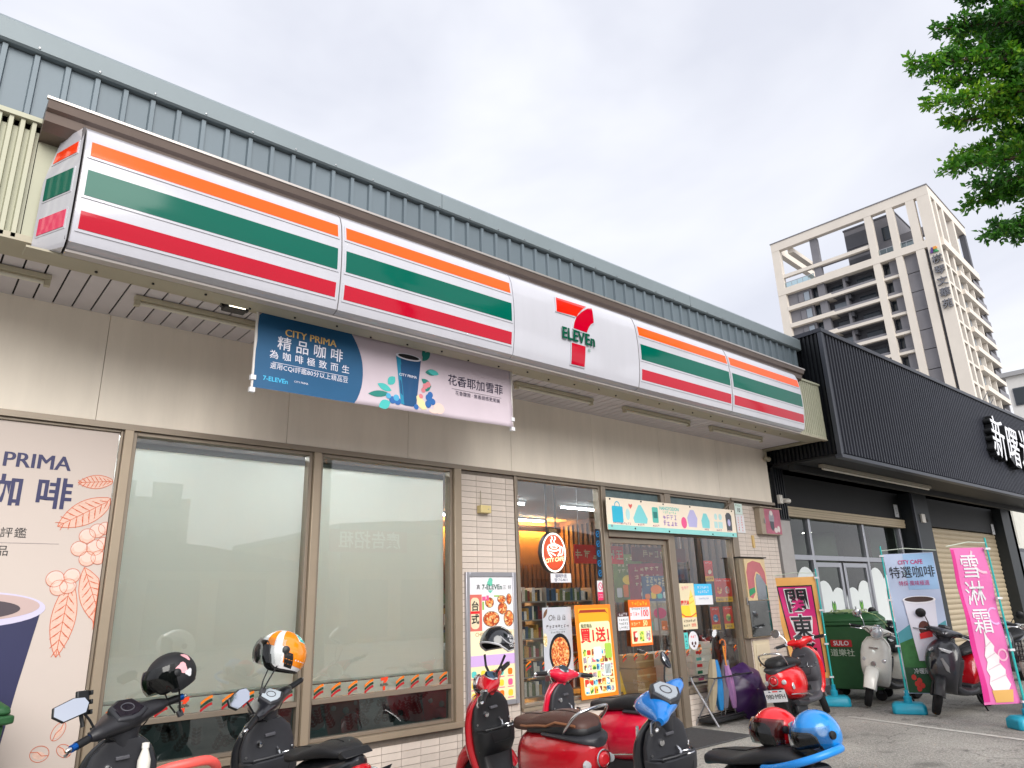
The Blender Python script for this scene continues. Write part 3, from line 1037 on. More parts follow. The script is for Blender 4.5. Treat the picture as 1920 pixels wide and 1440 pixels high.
sg = thing('canopy_sign', 'long white bowed canopy sign with orange, green and red stripes and a red seven logo', 'sign')
cuts = [0.49, 2.265, 4.02, 5.79, 7.545, 9.30]
for i, (a, b) in enumerate(zip(cuts[:-1], cuts[1:])):
    pn = MB().loft([[(a + 0.004, y, z) for z, y in PROF], [(b - 0.004, y, z) for z, y in PROF]]).build('sign_panel', ACRYL, sg, smooth=True, ang=50)
    if i == 2:
        continue
    for z0, z1, mt in ((4.285, 4.392, ACR_O), (4.0, 4.178, ACR_G), (3.775, 3.892, ACR_R)):
        band(pn, 'stripe_lip', a + 0.022, b - 0.022, z0 - 0.018, z1 + 0.014, ACRYL, 0.006)
        band(pn, 'stripe', a + 0.036, b - 0.036, z0, z1, mt, 0.0085)
    MB().loft([[(a, y - 0.004, z) for z, y in PROF], [(a + 0.003, y - 0.004, z) for z, y in PROF]]).build('joint_strip', M('joint_grey', '#8d8a8c', 0.5), pn)
# end cap on the left: faceted return
endp = []
for z, y in PROF:
    endp.append((0.478, y, z))
back = [(0.335 + 0.06 * max(0, (z - 4.2) / 0.34), -1.06, z) for z, y in PROF]
MB().loft([back, endp]).build('end_cap', ACRYL, sg, smooth=True, ang=30)
for z0, z1, mt in ((4.31, 4.395, M('deep_orange_acrylic', '#ff3d05', 0.12, coat=0.8)), (4.03, 4.19, ACR_G), (3.785, 3.90, M('rose_acrylic', '#d8315f', 0.12, coat=0.8))):
    for nm, g_, o_, mm in (('stripe_lip', 0.012, 0.003, ACRYL), ('stripe', 0.0, 0.006, mt)):
        vs_ = []
        for z in (z0 - g_, z1 + g_):
            bx_ = 0.335 + 0.06 * max(0, (z - 4.2) / 0.34)
            y1_ = py(z)
            for t_ in (0.12 - g_ * 3, 0.86 + g_ * 3):
                vs_.append((bx_ + (0.478 - bx_) * t_ - o_, -1.06 + (y1_ + 1.06) * t_ - o_ * 0.4, z))
        vs_ += [(x + 0.02, y + 0.006, z) for x, y, z in vs_]
        MB().add(vs_, [(0, 1, 3, 2), (4, 6, 7, 5), (0, 4, 5, 1), (2, 3, 7, 6), (0, 2, 6, 4), (1, 5, 7, 3)]).build(nm, mm, sg)
MB().box(0.47, 0.484, -1.345, -1.1, 3.70, 4.5).build('joint_gap', M('joint_dark', '#4a4446', 0.6), sg)
MB().box(0.30, 9.31, -1.2, -1.05, 3.655, 3.668).build('underside_rail', OLIVE, sg)
MB().box(0.49, 9.30, -1.29, -1.22, 3.648, 3.664).build('underside_rail', M('rail_grey', '#b3aca8', 0.5), sg)
bl = MB()
for j in range(26):
    bl.lathe([(0.002, -0.012), (0.009, -0.01), (0.009, 0.0)], (0.7 + j * 0.335, -1.08 - 0.03 * (j % 3), 3.655), 'Z', 6)
bl.build('bolts', BLACKPL, sg)['kind'] = 'stuff'
# the seven logo on the plain panel
top7 = [(4.592, 4.409), (5.025, 4.421), (4.975, 4.385), (4.936, 4.354), (4.89, 4.31), (4.853, 4.261), (4.571, 4.247)]
arc7 = [(5.111, 4.424), (5.104, 4.33), (5.097, 4.252), (5.05, 4.222), (5.01, 4.175), (4.975, 4.113), (4.788, 4.118), (4.806, 4.18), (4.838, 4.238), (4.883, 4.288), (4.935, 4.332), (4.993, 4.373), (5.045, 4.405)]
stem7 = [(4.755, 3.957), (4.946, 3.957), (4.937, 3.746), (4.754, 3.742)]
def grow(pts, k):
    cx = sum(p[0] for p in pts) / len(pts)
    cz = sum(p[1] for p in pts) / len(pts)
    out = []
    for x, z in pts:
        d = math.hypot(x - cx, z - cz)
        out.append((cx + (x - cx) * (d + k) / d, cz + (z - cz) * (d + k) / d))
    return out
for p, m_ in ((top7, M('logo_red_orange', '#f01d0e', 0.12, coat=0.8)), (arc7, ACR_R), (stem7, ACR_R)):
    bowed(sg, 'logo_lip', grow(p, 0.016), ACRYL, 0.010)
    bowed(sg, 'logo_piece', p, m_, 0.014)
text(sg, 'ELEVEn', 0.165, 4.85, 4.03, 0.0, M('logo_green', '#00513c', 0.15, coat=0.6), bold=0.022, ext=0.004, space=1.06, sx=0.88, warp=lambda c: Vector((c.x, c.y + py(c.z) - 0.018, c.z)))
text(sg, '®', 0.05, 5.0, 3.925, 0.0, GREEN, warp=lambda c: Vector((c.x, c.y + py(c.z) - 0.014, c.z)))

# ------------------------------------------------------------------ hanging banner
bn = thing('hanging_banner', 'wide pink and blue coffee banner hanging under the canopy sign', 'banner', (0, -0.95, 0))
BPINK = M('banner_pale_pink', '#ccbec8', 0.6, var=0.07, vs_=2.2)
BBLUE = M('banner_blue', '#12527c', 0.55, var=0.12, vs_=1.6)
def bwave(x, z):
    return 0.014 * math.sin(x * 5.5) * (3.7 - z) + 0.0016 * math.sin(z * 26 + x * 3)
x0, x1 = 1.815, 4.335
vs_, fs = [], []
NX, NZ = 50, 14
def ztop(x): return 3.70 + (3.74 - 3.70) * (x - x0) / (x1 - x0)
def zbot(x): return 3.095 + (3.135 - 3.095) * (x - x0) / (x1 - x0)
for j in range(NZ + 1):
    for i in range(NX + 1):
        x = x0 + (x1 - x0) * i / NX
        z = zbot(x) + (ztop(x) - zbot(x)) * j / NZ
        vs_.append((x, bwave(x, z), z))
for j in range(NZ):
    for i in range(NX):
        a = j * (NX + 1) + i
        fs.append((a, a + 1, a + NX + 2, a + NX + 1))
sheet = MB().add(vs_, fs).build('banner_sheet', BPINK, bn, smooth=True)
sol = sheet.modifiers.new('solid', 'SOLIDIFY')
sol.thickness = 0.0015
sol.offset = 1
def bwarp(off):
    return lambda c: Vector((c.x, bwave(c.x, c.z) - off, c.z))
BC = [0]
def bprint(name, pts, mat, off):
    """polygon print cut into strips so that it follows the cloth"""
    BC[0] += 1
    off += 0.00004 * (BC[0] % 30)
    xs = [p[0] for p in pts]
    zs = [p[1] for p in pts]
    n = len(pts)
    cx, cz = sum(xs) / n, sum(zs) / n
    vs2, fs2 = [], []
    K = 9
    for k_ in range(K + 1):
        t_ = k_ / K
        for x, z in pts:
            xx, zz = cx + (x - cx) * t_, cz + (z - cz) * t_
            vs2.append((xx, bwave(xx, zz) - off, zz))
    for k_ in range(K):
        for i in range(n):
            j = (i + 1) % n
            fs2.append((k_ * n + i, (k_ + 1) * n + i, (k_ + 1) * n + j, k_ * n + j))
    o = MB().add(vs2, fs2).build(name, mat, bn, smooth=True)
    return o
# blue oval cut by the banner edges
op = []
for k_ in range(60):
    a = 2 * pi * k_ / 60
    x = 2.22 + 0.50 * math.cos(a)
    z = 3.36 + 0.52 * math.sin(a)
    x = max(x0 + 0.002, x)
    z = min(ztop(x) - 0.002, max(zbot(x) + 0.002, z))
    op.append((x, z))
bprint('blue_field', op, BBLUE, 0.004)
GOLD = M('gold_print', '#d9b268', 0.5)
PALE = M('pale_print', '#e4e2ee', 0.5)
text(bn, 'CITY PRIMA', 0.083, 2.25, 3.575, 0, GOLD, bold=0.028, warp=bwarp(0.006))
text(bn, '精 品 咖 啡', 0.115, 2.255, 3.475, 0, PALE, bold=0.008, warp=bwarp(0.006))
text(bn, '為 咖 啡 極 致 而 生', 0.073, 2.26, 3.375, 0, PALE, bold=0.006, warp=bwarp(0.006), space=1.1)
bprint('rule_line', rect(1.95, 2.58, 3.316, 3.320), PALE, 0.006)
text(bn, '選用CQI評鑑80分以上精品豆', 0.05, 2.26, 3.285, 0, PALE, bold=0.0, warp=bwarp(0.006), space=1.05)
text(bn, '7-ELEVEn', 0.05, 1.885, 3.18, 0, M('sky_print', '#3fb4e0', 0.5), align='LEFT', bold=0.02, warp=bwarp(0.006))
text(bn, 'CITY PRIMA', 0.022, 2.13, 3.195, 0, PALE, align='LEFT', warp=bwarp(0.006))
# cup and fruit
CUPB = M('cup_blue', '#0f4a78', 0.5)
bprint('printed_cup', [(3.03, 3.60), (3.285, 3.60), (3.235, 3.17), (3.19, 3.16), (3.12, 3.16), (3.08, 3.17)], CUPB, 0.004)
bprint('printed_cup_highlight', [(3.03, 3.60), (3.075, 3.60), (3.115, 3.165), (3.08, 3.17)], M('cup_teal', '#1884a8', 0.5), 0.0045)
bprint('printed_cup_rim', ell(3.157, 3.605, 0.132, 0.03), PALE, 0.005)
bprint('printed_coffee', ell(3.157, 3.607, 0.108, 0.02), BLACK, 0.006)
text(bn, 'CITY PRIMA', 0.034, 3.15, 3.43, 0, PALE, bold=0.02, warp=bwarp(0.0055))
LFT = M('print_leaf_teal', '#1d7f76', 0.5)
LFA = M('print_leaf_aqua', '#43b8b4', 0.5)
for cx, cz, L_, W_, an, mt in ((3.30, 3.60, 0.13, 0.03, 0.9, LFT), (3.31, 3.62, 0.10, 0.02, 1.5, LFT), (3.33, 3.50, 0.14, 0.03, 0.15, LFT), (3.36, 3.52, 0.12, 0.024, -0.1, LFA), (3.29, 3.43, 0.12, 0.03, -0.5, LFT),
                               (2.97, 3.24, -0.20, 0.028, 0.15, LFT), (2.99, 3.27, -0.14, 0.03, -0.3, LFA), (2.98, 3.17, -0.12, 0.04, 0.5, LFA), (3.02, 3.40, -0.10, 0.035, 0.9, LFA), (3.30, 3.33, 0.11, 0.035, 0.6, LFT)):
    bprint('printed_leaf', leafp(cx, cz, L_, W_, an), mt, 0.0042)
BERRY = M('print_berry', '#2a65a8', 0.5)
for cx, cz, r_, mt in ((3.0, 3.19, 0.032, BERRY), (3.05, 3.185, 0.032, BERRY), (3.035, 3.215, 0.028, M('print_sky', '#4aa6cf', 0.5)), (2.96, 3.22, 0.024, MATS['print_sky']), (3.37, 3.27, 0.035, BERRY), (3.36, 3.21, 0.033, BERRY), (3.41, 3.24, 0.03, BERRY), (3.385, 3.3, 0.028, BERRY), (3.235, 3.165, 0.024, BERRY),
                       (3.33, 3.37, 0.026, M('print_coral', '#d87f88', 0.5)), (3.36, 3.39, 0.026, MATS['print_coral']), (3.31, 3.33, 0.022, MATS['print_coral']), (3.285, 3.27, 0.022, MATS['print_coral'])):
    bprint('printed_berry', ell(cx, cz, r_, r_, 16), mt, 0.0052)
bprint('printed_lemon', [(3.235, 3.27), (3.265, 3.28), (3.33, 3.22), (3.345, 3.16), (3.30, 3.15), (3.25, 3.18)], M('print_lemon', '#e9d7a2', 0.5), 0.0056)
bprint('printed_blossom', ell(3.48, 3.19, 0.06, 0.05, 18), M('print_peach', '#e6c9bf', 0.5), 0.004)
bprint('printed_blossom', ell(3.42, 3.155, 0.05, 0.02, 16), MATS['print_peach'], 0.0043)
BDARK = M('banner_dark_text', '#2a2440', 0.5)
text(bn, '花香耶加雪菲', 0.108, 3.90, 3.475, 0, BDARK, bold=0.008, warp=bwarp(0.004))
bprint('rule_line', rect(3.62, 4.2, 3.40, 3.4025), BDARK, 0.004)
text(bn, '花香馥雅 · 焦香甜感更尾韻', 0.044, 3.92, 3.365, 0, BDARK, warp=bwarp(0.004))
for x in (x0, x1):
    zt, zb = ztop(x), zbot(x)
    MB().tube([(x, 0.004, zt + 0.03), (x, 0.004, zb - 0.03)], 0.012, 8).build('end_rod', M('rod_white', '#cfcac6', 0.5), bn)
    for zz in (zb - 0.035, zb + 0.06):
        MB().box(x - 0.022, x + 0.018, -0.016, 0.016, zz, zz + 0.035).build('white_clip', WHITE, bn)
    MB().tube([(x, 0.0, zt + 0.02), (x, 0.0, 3.765)], 0.016, 8).build('hanger', OLIVE, bn)
    MB().tube([(x - 0.06, -0.03, 3.752), (x + 0.07, -0.03, 3.756)], 0.008, 6).build('wire_tie', BLACKPL, bn)

# ------------------------------------------------------------------ big poster in the left window
pp = thing('window_poster', 'large pale pink coffee poster with dark cup and orange coffee branch in the left window', 'poster', (0, 0.02, 0))
MB().box(-0.32, 1.18, 0.0, 0.004, 0.50, 2.86).build('poster_sheet', M('poster_paper', '#c6b9b1', 0.6, var=0.025, vs_=1.5), pp)
text(pp, 'CITY PRIMA', 0.148, 0.89, 2.585, -0.002, NAVY, align='RIGHT', bold=0.03)
text(pp, '精 品 咖 啡', 0.235, 0.93, 2.355, -0.002, NAVY, align='RIGHT', bold=0.018)
text(pp, '選用CQI評鑑', 0.075, 0.69, 2.082, -0.002, BLACK, align='RIGHT', bold=0.0, space=1.15)
patch(pp, 'rule_line', rect(-0.2, 0.89, 2.017, 2.0195), -0.002, M('grey_print', '#8b8084', 0.5))
text(pp, '80分以上精品', 0.075, 0.605, 1.96, -0.002, BLACK, align='RIGHT', space=1.15)
LINEO = M('orange_line_print', '#c85c34', 0.6)
FILLO = M('peach_fill_print', '#d8b6a6', 0.6, var=0.16, vs_=40, stretch=(1, 1, 3))
def coffee_leaf(cx, cz, L, W, ang, nv=9):
    p = leafp(cx, cz, L, W, ang, 12)
    p = [(min(1.178, x), z) for x, z in p]
    patch(pp, 'printed_leaf', p, -0.0012, FILLO)
    st = strokep(p + [p[0]], 0.004)
    c, s_ = math.cos(ang), math.sin(ang)
    tr = lambda u, v: (min(1.177, cx + u * c - v * s_), cz + u * s_ + v * c)
    st += strokep([tr(L * j / 8, 0) for j in range(9)], 0.004)
    for j in range(1, nv):
        t_ = j / nv
        w_ = W * math.sin(pi * t_) ** 0.8
        for sg_ in (-1, 1):
            st += strokep([tr(L * t_, 0), tr(L * (t_ + 0.07), sg_ * w_ * 0.6), tr(L * min(1, t_ + 0.11), sg_ * w_ * 0.88)], 0.0032)
            for h in range(5):
                q = 0.3 + 0.14 * h
                st += strokep([tr(L * (t_ + 0.02 + 0.012 * h), sg_ * w_ * q * 0.5), tr(L * (t_ + 0.05 + 0.012 * h), sg_ * w_ * q)], 0.0018)
    patches(pp, 'printed_leaf_veins', st, -0.0022, LINEO, 0.0008)
coffee_leaf(1.19, 2.49, -0.24, 0.05, 0.12)
coffee_leaf(1.2, 2.36, -0.40, 0.085, 0.58)
coffee_leaf(1.07, 1.86, 0.45, 0.085, -1.18)
coffee_leaf(1.0, 1.78, 0.52, 0.075, -1.62)
def cherry(cx, cz, r_):
    p = [(min(1.178, x), z) for x, z in ell(cx, cz, r_, r_, 24)]
    patch(pp, 'printed_cherry', p, -0.0024, M('cherry_paper', '#d9c6be', 0.6))
    p2 = [(min(1.177, x), z) for x, z in ell(cx, cz - r_ * 0.25, r_ * 0.9, r_ * 0.68, 20)]
    patch(pp, 'printed_cherry_shade', p2, -0.0030, FILLO)
    p3 = [(min(1.177, x), z) for x, z in ell(cx, cz + r_ * 0.12, r_ * 0.7, r_ * 0.6, 20)]
    patch(pp, 'printed_cherry_light', p3, -0.0036, M('cherry_light', '#dcc4b8', 0.6))
    patches(pp, 'printed_cherry_line', strokep(p + [p[0]], 0.003), -0.0042, LINEO, 0.0006)
for a, b, r_ in ((1.12, 2.12, 0.05), (1.17, 2.14, 0.045), (1.06, 2.08, 0.052), (1.02, 1.99, 0.052), (1.12, 2.0, 0.055), (1.17, 2.03, 0.045), (1.08, 1.92, 0.052), (1.15, 1.93, 0.048), (0.90, 1.78, 0.055), (1.0, 1.80, 0.05), (0.93, 1.72, 0.052), (0.985, 1.73, 0.05)):
    cherry(a, b, r_)
def bean(cx, cz, rx, rz, an):
    c, s_ = math.cos(an), math.sin(an)
    tr = lambda x, z: (cx + x * c - z * s_, cz + x * s_ + z * c)
    e = [tr(x, z) for x, z in ell(0, 0, rx, rz, 22)]
    patch(pp, 'printed_bean', [tr(x, z) for x, z in ell(0, -rz * 0.2, rx * 0.7, rz * 0.5, 18)], -0.0014, FILLO)
    patches(pp, 'printed_bean_line', strokep(e + [e[0]], 0.0035) + strokep([tr(-rx * 0.95, 0), tr(-rx * 0.3, rz * 0.18), tr(rx * 0.3, -rz * 0.18), tr(rx * 0.95, 0)], 0.004), -0.0022, LINEO, 0.0008)
bean(1.055, 0.79, 0.06, 0.035, 1.1)
bean(0.965, 0.665, 0.055, 0.048, -0.3)
bean(1.105, 0.665, 0.05, 0.035, -0.7)
CUPN = M('cup_navy', '#26284f', 0.5, var=0.1, vs_=2)
patch(pp, 'printed_cup', [(0.0, 1.56), (0.845, 1.56), (0.78, 1.1), (0.72, 0.6), (0.7, 0.51), (0.2, 0.51), (0.12, 1.0)], -0.0012, CUPN)
patch(pp, 'printed_cup_rim', ell(0.44, 1.585, 0.43, 0.115, 40), -0.0024, M('cup_rim_print', '#c9c3dd', 0.5))
patch(pp, 'printed_cup_inside', ell(0.44, 1.60, 0.395, 0.088, 40), -0.0036, M('cup_inside_print', '#bfa7a3', 0.5))
patch(pp, 'printed_coffee', ell(0.40, 1.585, 0.325, 0.066, 40), -0.0048, M('coffee_print', '#4b4149', 0.5))

# ------------------------------------------------------------------ framed poster board on the tile column
fb = thing('poster_board', 'tall aluminium framed board of food adverts on the tiled column', 'poster board', (0, -0.03, 0))
MB().box(4.455, 5.085, 0.0, 0.02, 0.575, 1.825).build('backing_board', WHITE, fb)
fr = MB()
for a, b, c, d in ((4.44, 4.485, 0.56, 1.84), (5.055, 5.10, 0.56, 1.84), (4.486, 5.054, 1.795, 1.84), (4.486, 5.054, 0.56, 0.605)):
    fr.box(a, b, -0.014, 0.018, c, d)
fr.build('frame', M('silver_frame', '#b9b9c0', 0.3, 0.7), fb, bevel=0.004)
text(fb, '7-ELEVEn', 0.068, 4.78, 1.69, -0.002, M('deep_green_print', '#124f40', 0.5), bold=0.02)
text(fb, '真', 0.05, 4.60, 1.69, -0.002, BLACK)
text(fb, '三  好', 0.045, 4.98, 1.685, -0.002, BLACK)
patches(fb, 'printed_city', [ell(4.75, 1.73, 0.035, 0.03, 12), ell(4.76, 1.76, 0.028, 0.025, 12), [(4.72, 1.66), (4.79, 1.66), (4.755, 1.63)]], -0.0015, M('mint_print', '#62bfa4', 0.5))
patch(fb, 'menu_field', rect(4.487, 5.053, 1.27, 1.62), -0.0014, M('menu_pale', '#efe6e2', 0.5))
patch(fb, 'menu_edge', rect(4.487, 4.64, 1.27, 1.62), -0.0026, M('menu_red', '#cf6a5e', 0.5))
patch(fb, 'printed_jar', rrect(4.50, 4.605, 1.29, 1.59, 0.04), -0.0038, CREAM)
patch(fb, 'printed_jar_band', rect(4.495, 4.61, 1.435, 1.46), -0.005, RED)
text(fb, '台\n式', 0.1, 4.552, 1.44, -0.006, BLACK, bold=0.02, line=1.25)
FOOD = photo_mat('fried_food_print', ['#d8763a', '#b84a1e', '#e8a25c', '#c75a2c', '#f0c890', '#9a3a1c'], 55)
for cx, cz, rx, rz in ((4.76, 1.38, 0.10, 0.07), (4.91, 1.48, 0.055, 0.055), (4.99, 1.38, 0.06, 0.075), (4.9, 1.57, 0.05, 0.035), (5.0, 1.57, 0.03, 0.05), (4.74, 1.54, 0.05, 0.045)):
    patch(fb, 'printed_plate', ell(cx, cz, rx + 0.008, rz + 0.006), -0.0038, M('plate_grey', '#6b665f', 0.5))
    patch(fb, 'printed_dish', ell(cx, cz, rx, rz), -0.005, FOOD)
patches(fb, 'printed_swatch', [rect(4.645, 4.69, 1.56, 1.6), rect(4.7, 4.73, 1.56, 1.61)], -0.005, PINKP)
patches(fb, 'printed_swatch', [rect(4.645, 4.668, 1.47, 1.55), rect(4.80, 4.87, 1.595, 1.61)], -0.0052, M('lime_print', '#8fb95c', 0.5))
patch(fb, 'snack_field', rect(4.487, 5.053, 0.94, 1.268), -0.0014, M('snack_cream', '#eee3bd', 0.5))
patch(fb, 'snack_field_low', rect(4.487, 5.053, 0.94, 1.04), -0.0026, M('lilac_print', '#c9a9dc', 0.5))
text(fb, 'CHIIKAWA', 0.052, 4.68, 1.235, -0.003, M('tan_print', '#a06a38', 0.5))
text(fb, '吉伊卡哇', 0.04, 4.95, 1.235, -0.003, M('tan_print', '#a06a38', 0.5))
scrawl(fb, 5, 0.045, 4.78, 1.17, -0.003, PINKP)
patch(fb, 'prize_field', rect(4.487, 5.053, 0.606, 0.939), -0.0014, M('prize_cream', '#efe2b4', 0.5))
rr = random.Random(3)
pal = [PINKP, TEAL, ORANGE, M('lilac2', '#b69ad8', 0.5), YELLOW, M('mintp', '#8fd1b5', 0.5)]
for j in range(15):
    cx, cz = 4.53 + 0.115 * (j % 5), 0.87 - 0.1 * (j // 5)
    patch(fb, 'printed_prize', rrect(cx - 0.03, cx + 0.03, cz - 0.03, cz + 0.03, 0.02), -0.003, pal[rr.randrange(6)])
    patch(fb, 'printed_price', rect(cx - 0.035, cx + 0.04, cz - 0.048, cz - 0.038), -0.003, M('rose_line', '#df7f92', 0.5))
# beige bell box over it
t = thing('alarm_box', 'small yellowish alarm box on the tiled column above the poster board', 'alarm box', (4.685, -0.01, 2.48))
MB().box(-0.07, 0.07, -0.07, 0.0, -0.04, 0.04).build('housing', M('yellowed_plastic', '#cdbb84', 0.5), t, bevel=0.006)
MB().tube([(-0.02, -0.01, 0.04), (-0.025, -0.01, 0.2)], 0.004, 6).build('wire', OLIVE, t)
MB().lathe([(0.001, -0.004), (0.008, -0.003), (0.008, 0)], (0.03, -0.071, 0), 'Y', 10).build('indicator', OLIVE, t)

# ------------------------------------------------------------------ neon sign behind the glass bay
cs = thing('coffee_neon_sign', 'oval red and white illuminated coffee cup sign hanging inside the glass bay', 'sign', (5.835, 0.13, 2.075))
GLOWR = M('lit_red_face', (0.75, 0.06, 0.02), 0.4, emit=0.55)
GLOWW = M('lit_white_line', (1, 0.93, 0.88), 0.4, emit=1.0)
MB().prism(ell(0, 0, 0.20, 0.235, 40), 0.0, 0.05).build('housing', BLACKPL, cs)
patch(cs, 'face', ell(0, 0, 0.185, 0.22, 40), -0.003, M('lit_brown_face', (0.42, 0.06, 0.02), 0.4, emit=0.5))
patches(cs, 'rim_line', ringp(0, 0, 0.188, 0.223, 0.018, 40), -0.006, GLOWW)
patch(cs, 'red_band', [(-0.168, -0.07), (0.176, -0.03), (0.165, -0.1), (0.12, -0.155), (0.04, -0.165), (-0.08, -0.165), (-0.14, -0.125)], -0.006, GLOWR)
text(cs, 'CITY CAFE', 0.062, 0.0, -0.085, -0.008, M('lit_cream', (1, 0.8, 0.45), 0.4, emit=1.0), bold=0.02, rot=rad(-6), shear=0.15)
patches(cs, 'cup_line', ringp(0, 0.055, 0.105, 0.045, 0.016, 26) + ringp(0, 0.06, 0.055, 0.02, 0.01, 20)
        + strokep([(-0.105, 0.05), (-0.08, -0.02), (-0.04, -0.055)], 0.018) + strokep([(0.105, 0.05), (0.085, -0.01), (0.055, -0.04)], 0.018)
        + strokep([(0.1, 0.07), (0.145, 0.05), (0.13, -0.02), (0.085, -0.03)], 0.016)
        + strokep([(-0.03, 0.10), (-0.05, 0.13), (-0.02, 0.155), (-0.035, 0.185)], 0.016) + strokep([(0.015, 0.1), (0.0, 0.13), (0.03, 0.155), (0.015, 0.185)], 0.014)
        + strokep([(-0.06, 0.0), (0.02, -0.035)], 0.014), -0.008, GLOWW)
for x in (-0.07, 0.075):
    MB().tube([(x, 0.03, 0.2), (x, 0.03, 0.96)], 0.012, 8).build('hanger', BLACKPL, cs)
MB().box(-0.06, 0.06, 0.0, 0.04, 0.23, 0.27).build('transformer', M('warm_grey_box', '#8a6f45', 0.5), cs)

def sheet_sign(name, label, cat, x0, x1, z0, z1, y, mat, rotz=0, group=None):
    t = thing(name, label, cat, (x0, y, z0), rotz, group)
    MB().box(0, x1 - x0, 0, 0.002, 0, z1 - z0).build('sheet', mat, t)
    return t, x1 - x0, z1 - z0
t, w, h = sheet_sign('phone_notice', 'small white phone number notice under the oval coffee sign', 'notice', 5.68, 6.0, 1.735, 1.835, 0.035, WHITE)
text(t, '咖啡外送', 0.045, w / 2, h * 0.70, -0.001, NAVY, bold=0.01)
text(t, '☎ 712-4611', 0.04, w / 2, h * 0.28, -0.001, NAVY, bold=0.01)
t, w, h = sheet_sign('no_smoking_notice', 'small pink no smoking notice beside the sliding door', 'notice', 6.43, 6.535, 1.53, 1.755, 0.035, WHITE)
patch(t, 'pink_foot', rect(0, w, 0, h * 0.42), -0.0012, M('hot_pink_print', '#d8235f', 0.5))
patches(t, 'ring', ringp(w / 2, h * 0.71, 0.036, 0.044, 0.009) + strokep([(w / 2 - 0.025, h * 0.71 + 0.025), (w / 2 + 0.025, h * 0.71 - 0.025)], 0.008), -0.0012, MATS['hot_pink_print'])
scrawl(t, 4, 0.02, w / 2, h * 0.28, -0.002, WHITE)
scrawl(t, 4, 0.02, w / 2, h * 0.15, -0.002, WHITE, seed=1)
# blue icon strip
t, w, h = sheet_sign('icon_strip', 'dark strip of blue outlined icons on the glass beside the door', 'notice', 6.45, 6.54, 1.78, 2.36, 0.036, M('dark_blue_film', '#141a2b', 0.4))
BLN = M('neon_blue_print', '#1e86c8', 0.4)
for j in range(5):
    patches(t, 'icon', ringp(w / 2, 0.06 + j * 0.115, 0.032, 0.038, 0.008) + strokep([(w / 2 - 0.02, 0.045 + j * 0.115), (w / 2 + 0.02, 0.075 + j * 0.115)], 0.007), -0.001, BLN)
# pasta poster
t, w, h = sheet_sign('pasta_poster', 'pale pasta poster with a round black pan inside the glass bay', 'poster', 5.53, 5.97, 0.72, 1.47, 0.036, M('misty_paper', '#b9bcc4', 0.5, var=0.12, vs_=4))
text(t, "Oh là là", 0.085, w * 0.48, h * 0.85, -0.001, M('dark_brown_print', '#33241f', 0.5), shear=0.25)
scrawl(t, 8, 0.04, w * 0.5, h * 0.73, -0.001, M('dark_brown_print', '#33241f', 0.5))
scrawl(t, 9, 0.022, w * 0.5, h * 0.65, -0.001, BLACK)
patches(t, 'rule_line', [rect(w * 0.2, w * 0.44, h * 0.685, h * 0.688), rect(w * 0.55, w * 0.8, h * 0.685, h * 0.688)], -0.001, BLACK)
patch(t, 'printed_pan', ell(w * 0.55, h * 0.36, 0.165, 0.205), -0.0012, BLACK)
patch(t, 'printed_pasta', ell(w * 0.55, h * 0.355, 0.135, 0.17), -0.0024, photo_mat('pasta_print', ['#d77a3c', '#c4552a', '#e8a560', '#eec288', '#b8431f', '#dd9350'], 60))
patch(t, 'printed_spoon', ell(w * 0.06, h * 0.55, 0.03, 0.07), -0.0024, photo_mat('grain_print', ['#e0cf9f', '#c9ae6e', '#efe4c0'], 70))
patch(t, 'printed_leaf', leafp(w * 0.02, h * 0.85, 0.12, 0.02, 1.0), -0.0024, M('brown_leaf', '#6b4a33', 0.5))
patch(t, 'dark_foot', rect(0, w, 0, h * 0.1), -0.0012, M('maroon_print', '#42191a', 0.5))
# orange promotion board leaning outside
t = thing('promotion_board', 'big orange and yellow buy one get one promotion board in front of the glass bay', 'poster', (5.965, -0.07, 0.50), rot=(rad(-2.5), 0, 0))
MB().box(0, 0.595, 0, 0.012, 0, 0.985).build('board', M('board_orange', '#f08414', 0.45, var=0.04), t, bevel=0.004)
patch(t, 'header', rrect(0.05, 0.55, 0.80, 0.945, 0.02), -0.0012, M('amber_header', '#f2a61a', 0.45))
patches(t, 'header_ribbon', [[(0.08, 0.9), (0.5, 0.9), (0.54, 0.88), (0.5, 0.92), (0.5, 0.93), (0.08, 0.93), (0.05, 0.89)]], -0.0024, M('brown_ribbon', '#9c2f18', 0.5))
patch(t, 'cream_field', rrect(0.05, 0.55, 0.04, 0.80, 0.03), -0.0024, M('light_cream', '#f0ecb8', 0.5))
text(t, '指定商品', 0.045, 0.16, 0.755, -0.004, BLACK, bold=0.02)
text(t, '買1送1', 0.165, 0.30, 0.645, -0.004, RED, bold=0.03)
scrawl(t, 2, 0.035, 0.50, 0.60, -0.004, BLACK, True)
rr = random.Random(9)
PROD = [photo_mat('product_print_%d' % j, c, 22 + 6 * j) for j, c in enumerate((['#d8392e', '#efe9d8', '#f1b52c', '#7a2a20'], ['#2f8fc8', '#e8f1f2', '#1f5b8c', '#8fd0df'], ['#79b43c', '#e8e070', '#3d7a2c', '#c8d85a'], ['#e8a02a', '#c8641c', '#f0d48a', '#8a4a1a'], ['#f0ece4', '#c8c0b8', '#9a8a98', '#e06a7a']))]
for j in range(6):
    for i in range(7):
        cx, cz = 0.095 + i * 0.068, 0.085 + j * 0.078
        ww, hh = rr.uniform(0.022, 0.033), rr.uniform(0.024, 0.037)
        patch(t, 'printed_product', rrect(cx - ww, cx + ww, cz - hh, cz + hh, 0.008, 2), -0.0036, PROD[rr.randrange(5)])
patch(t, 'green_panel', rrect(0.43, 0.54, 0.40, 0.56, 0.02), -0.0048, M('lime_panel', '#a5c94a', 0.5))
patch(t, 'white_card', rrect(0.24, 0.37, 0.40, 0.53, 0.02), -0.005, WHITE)
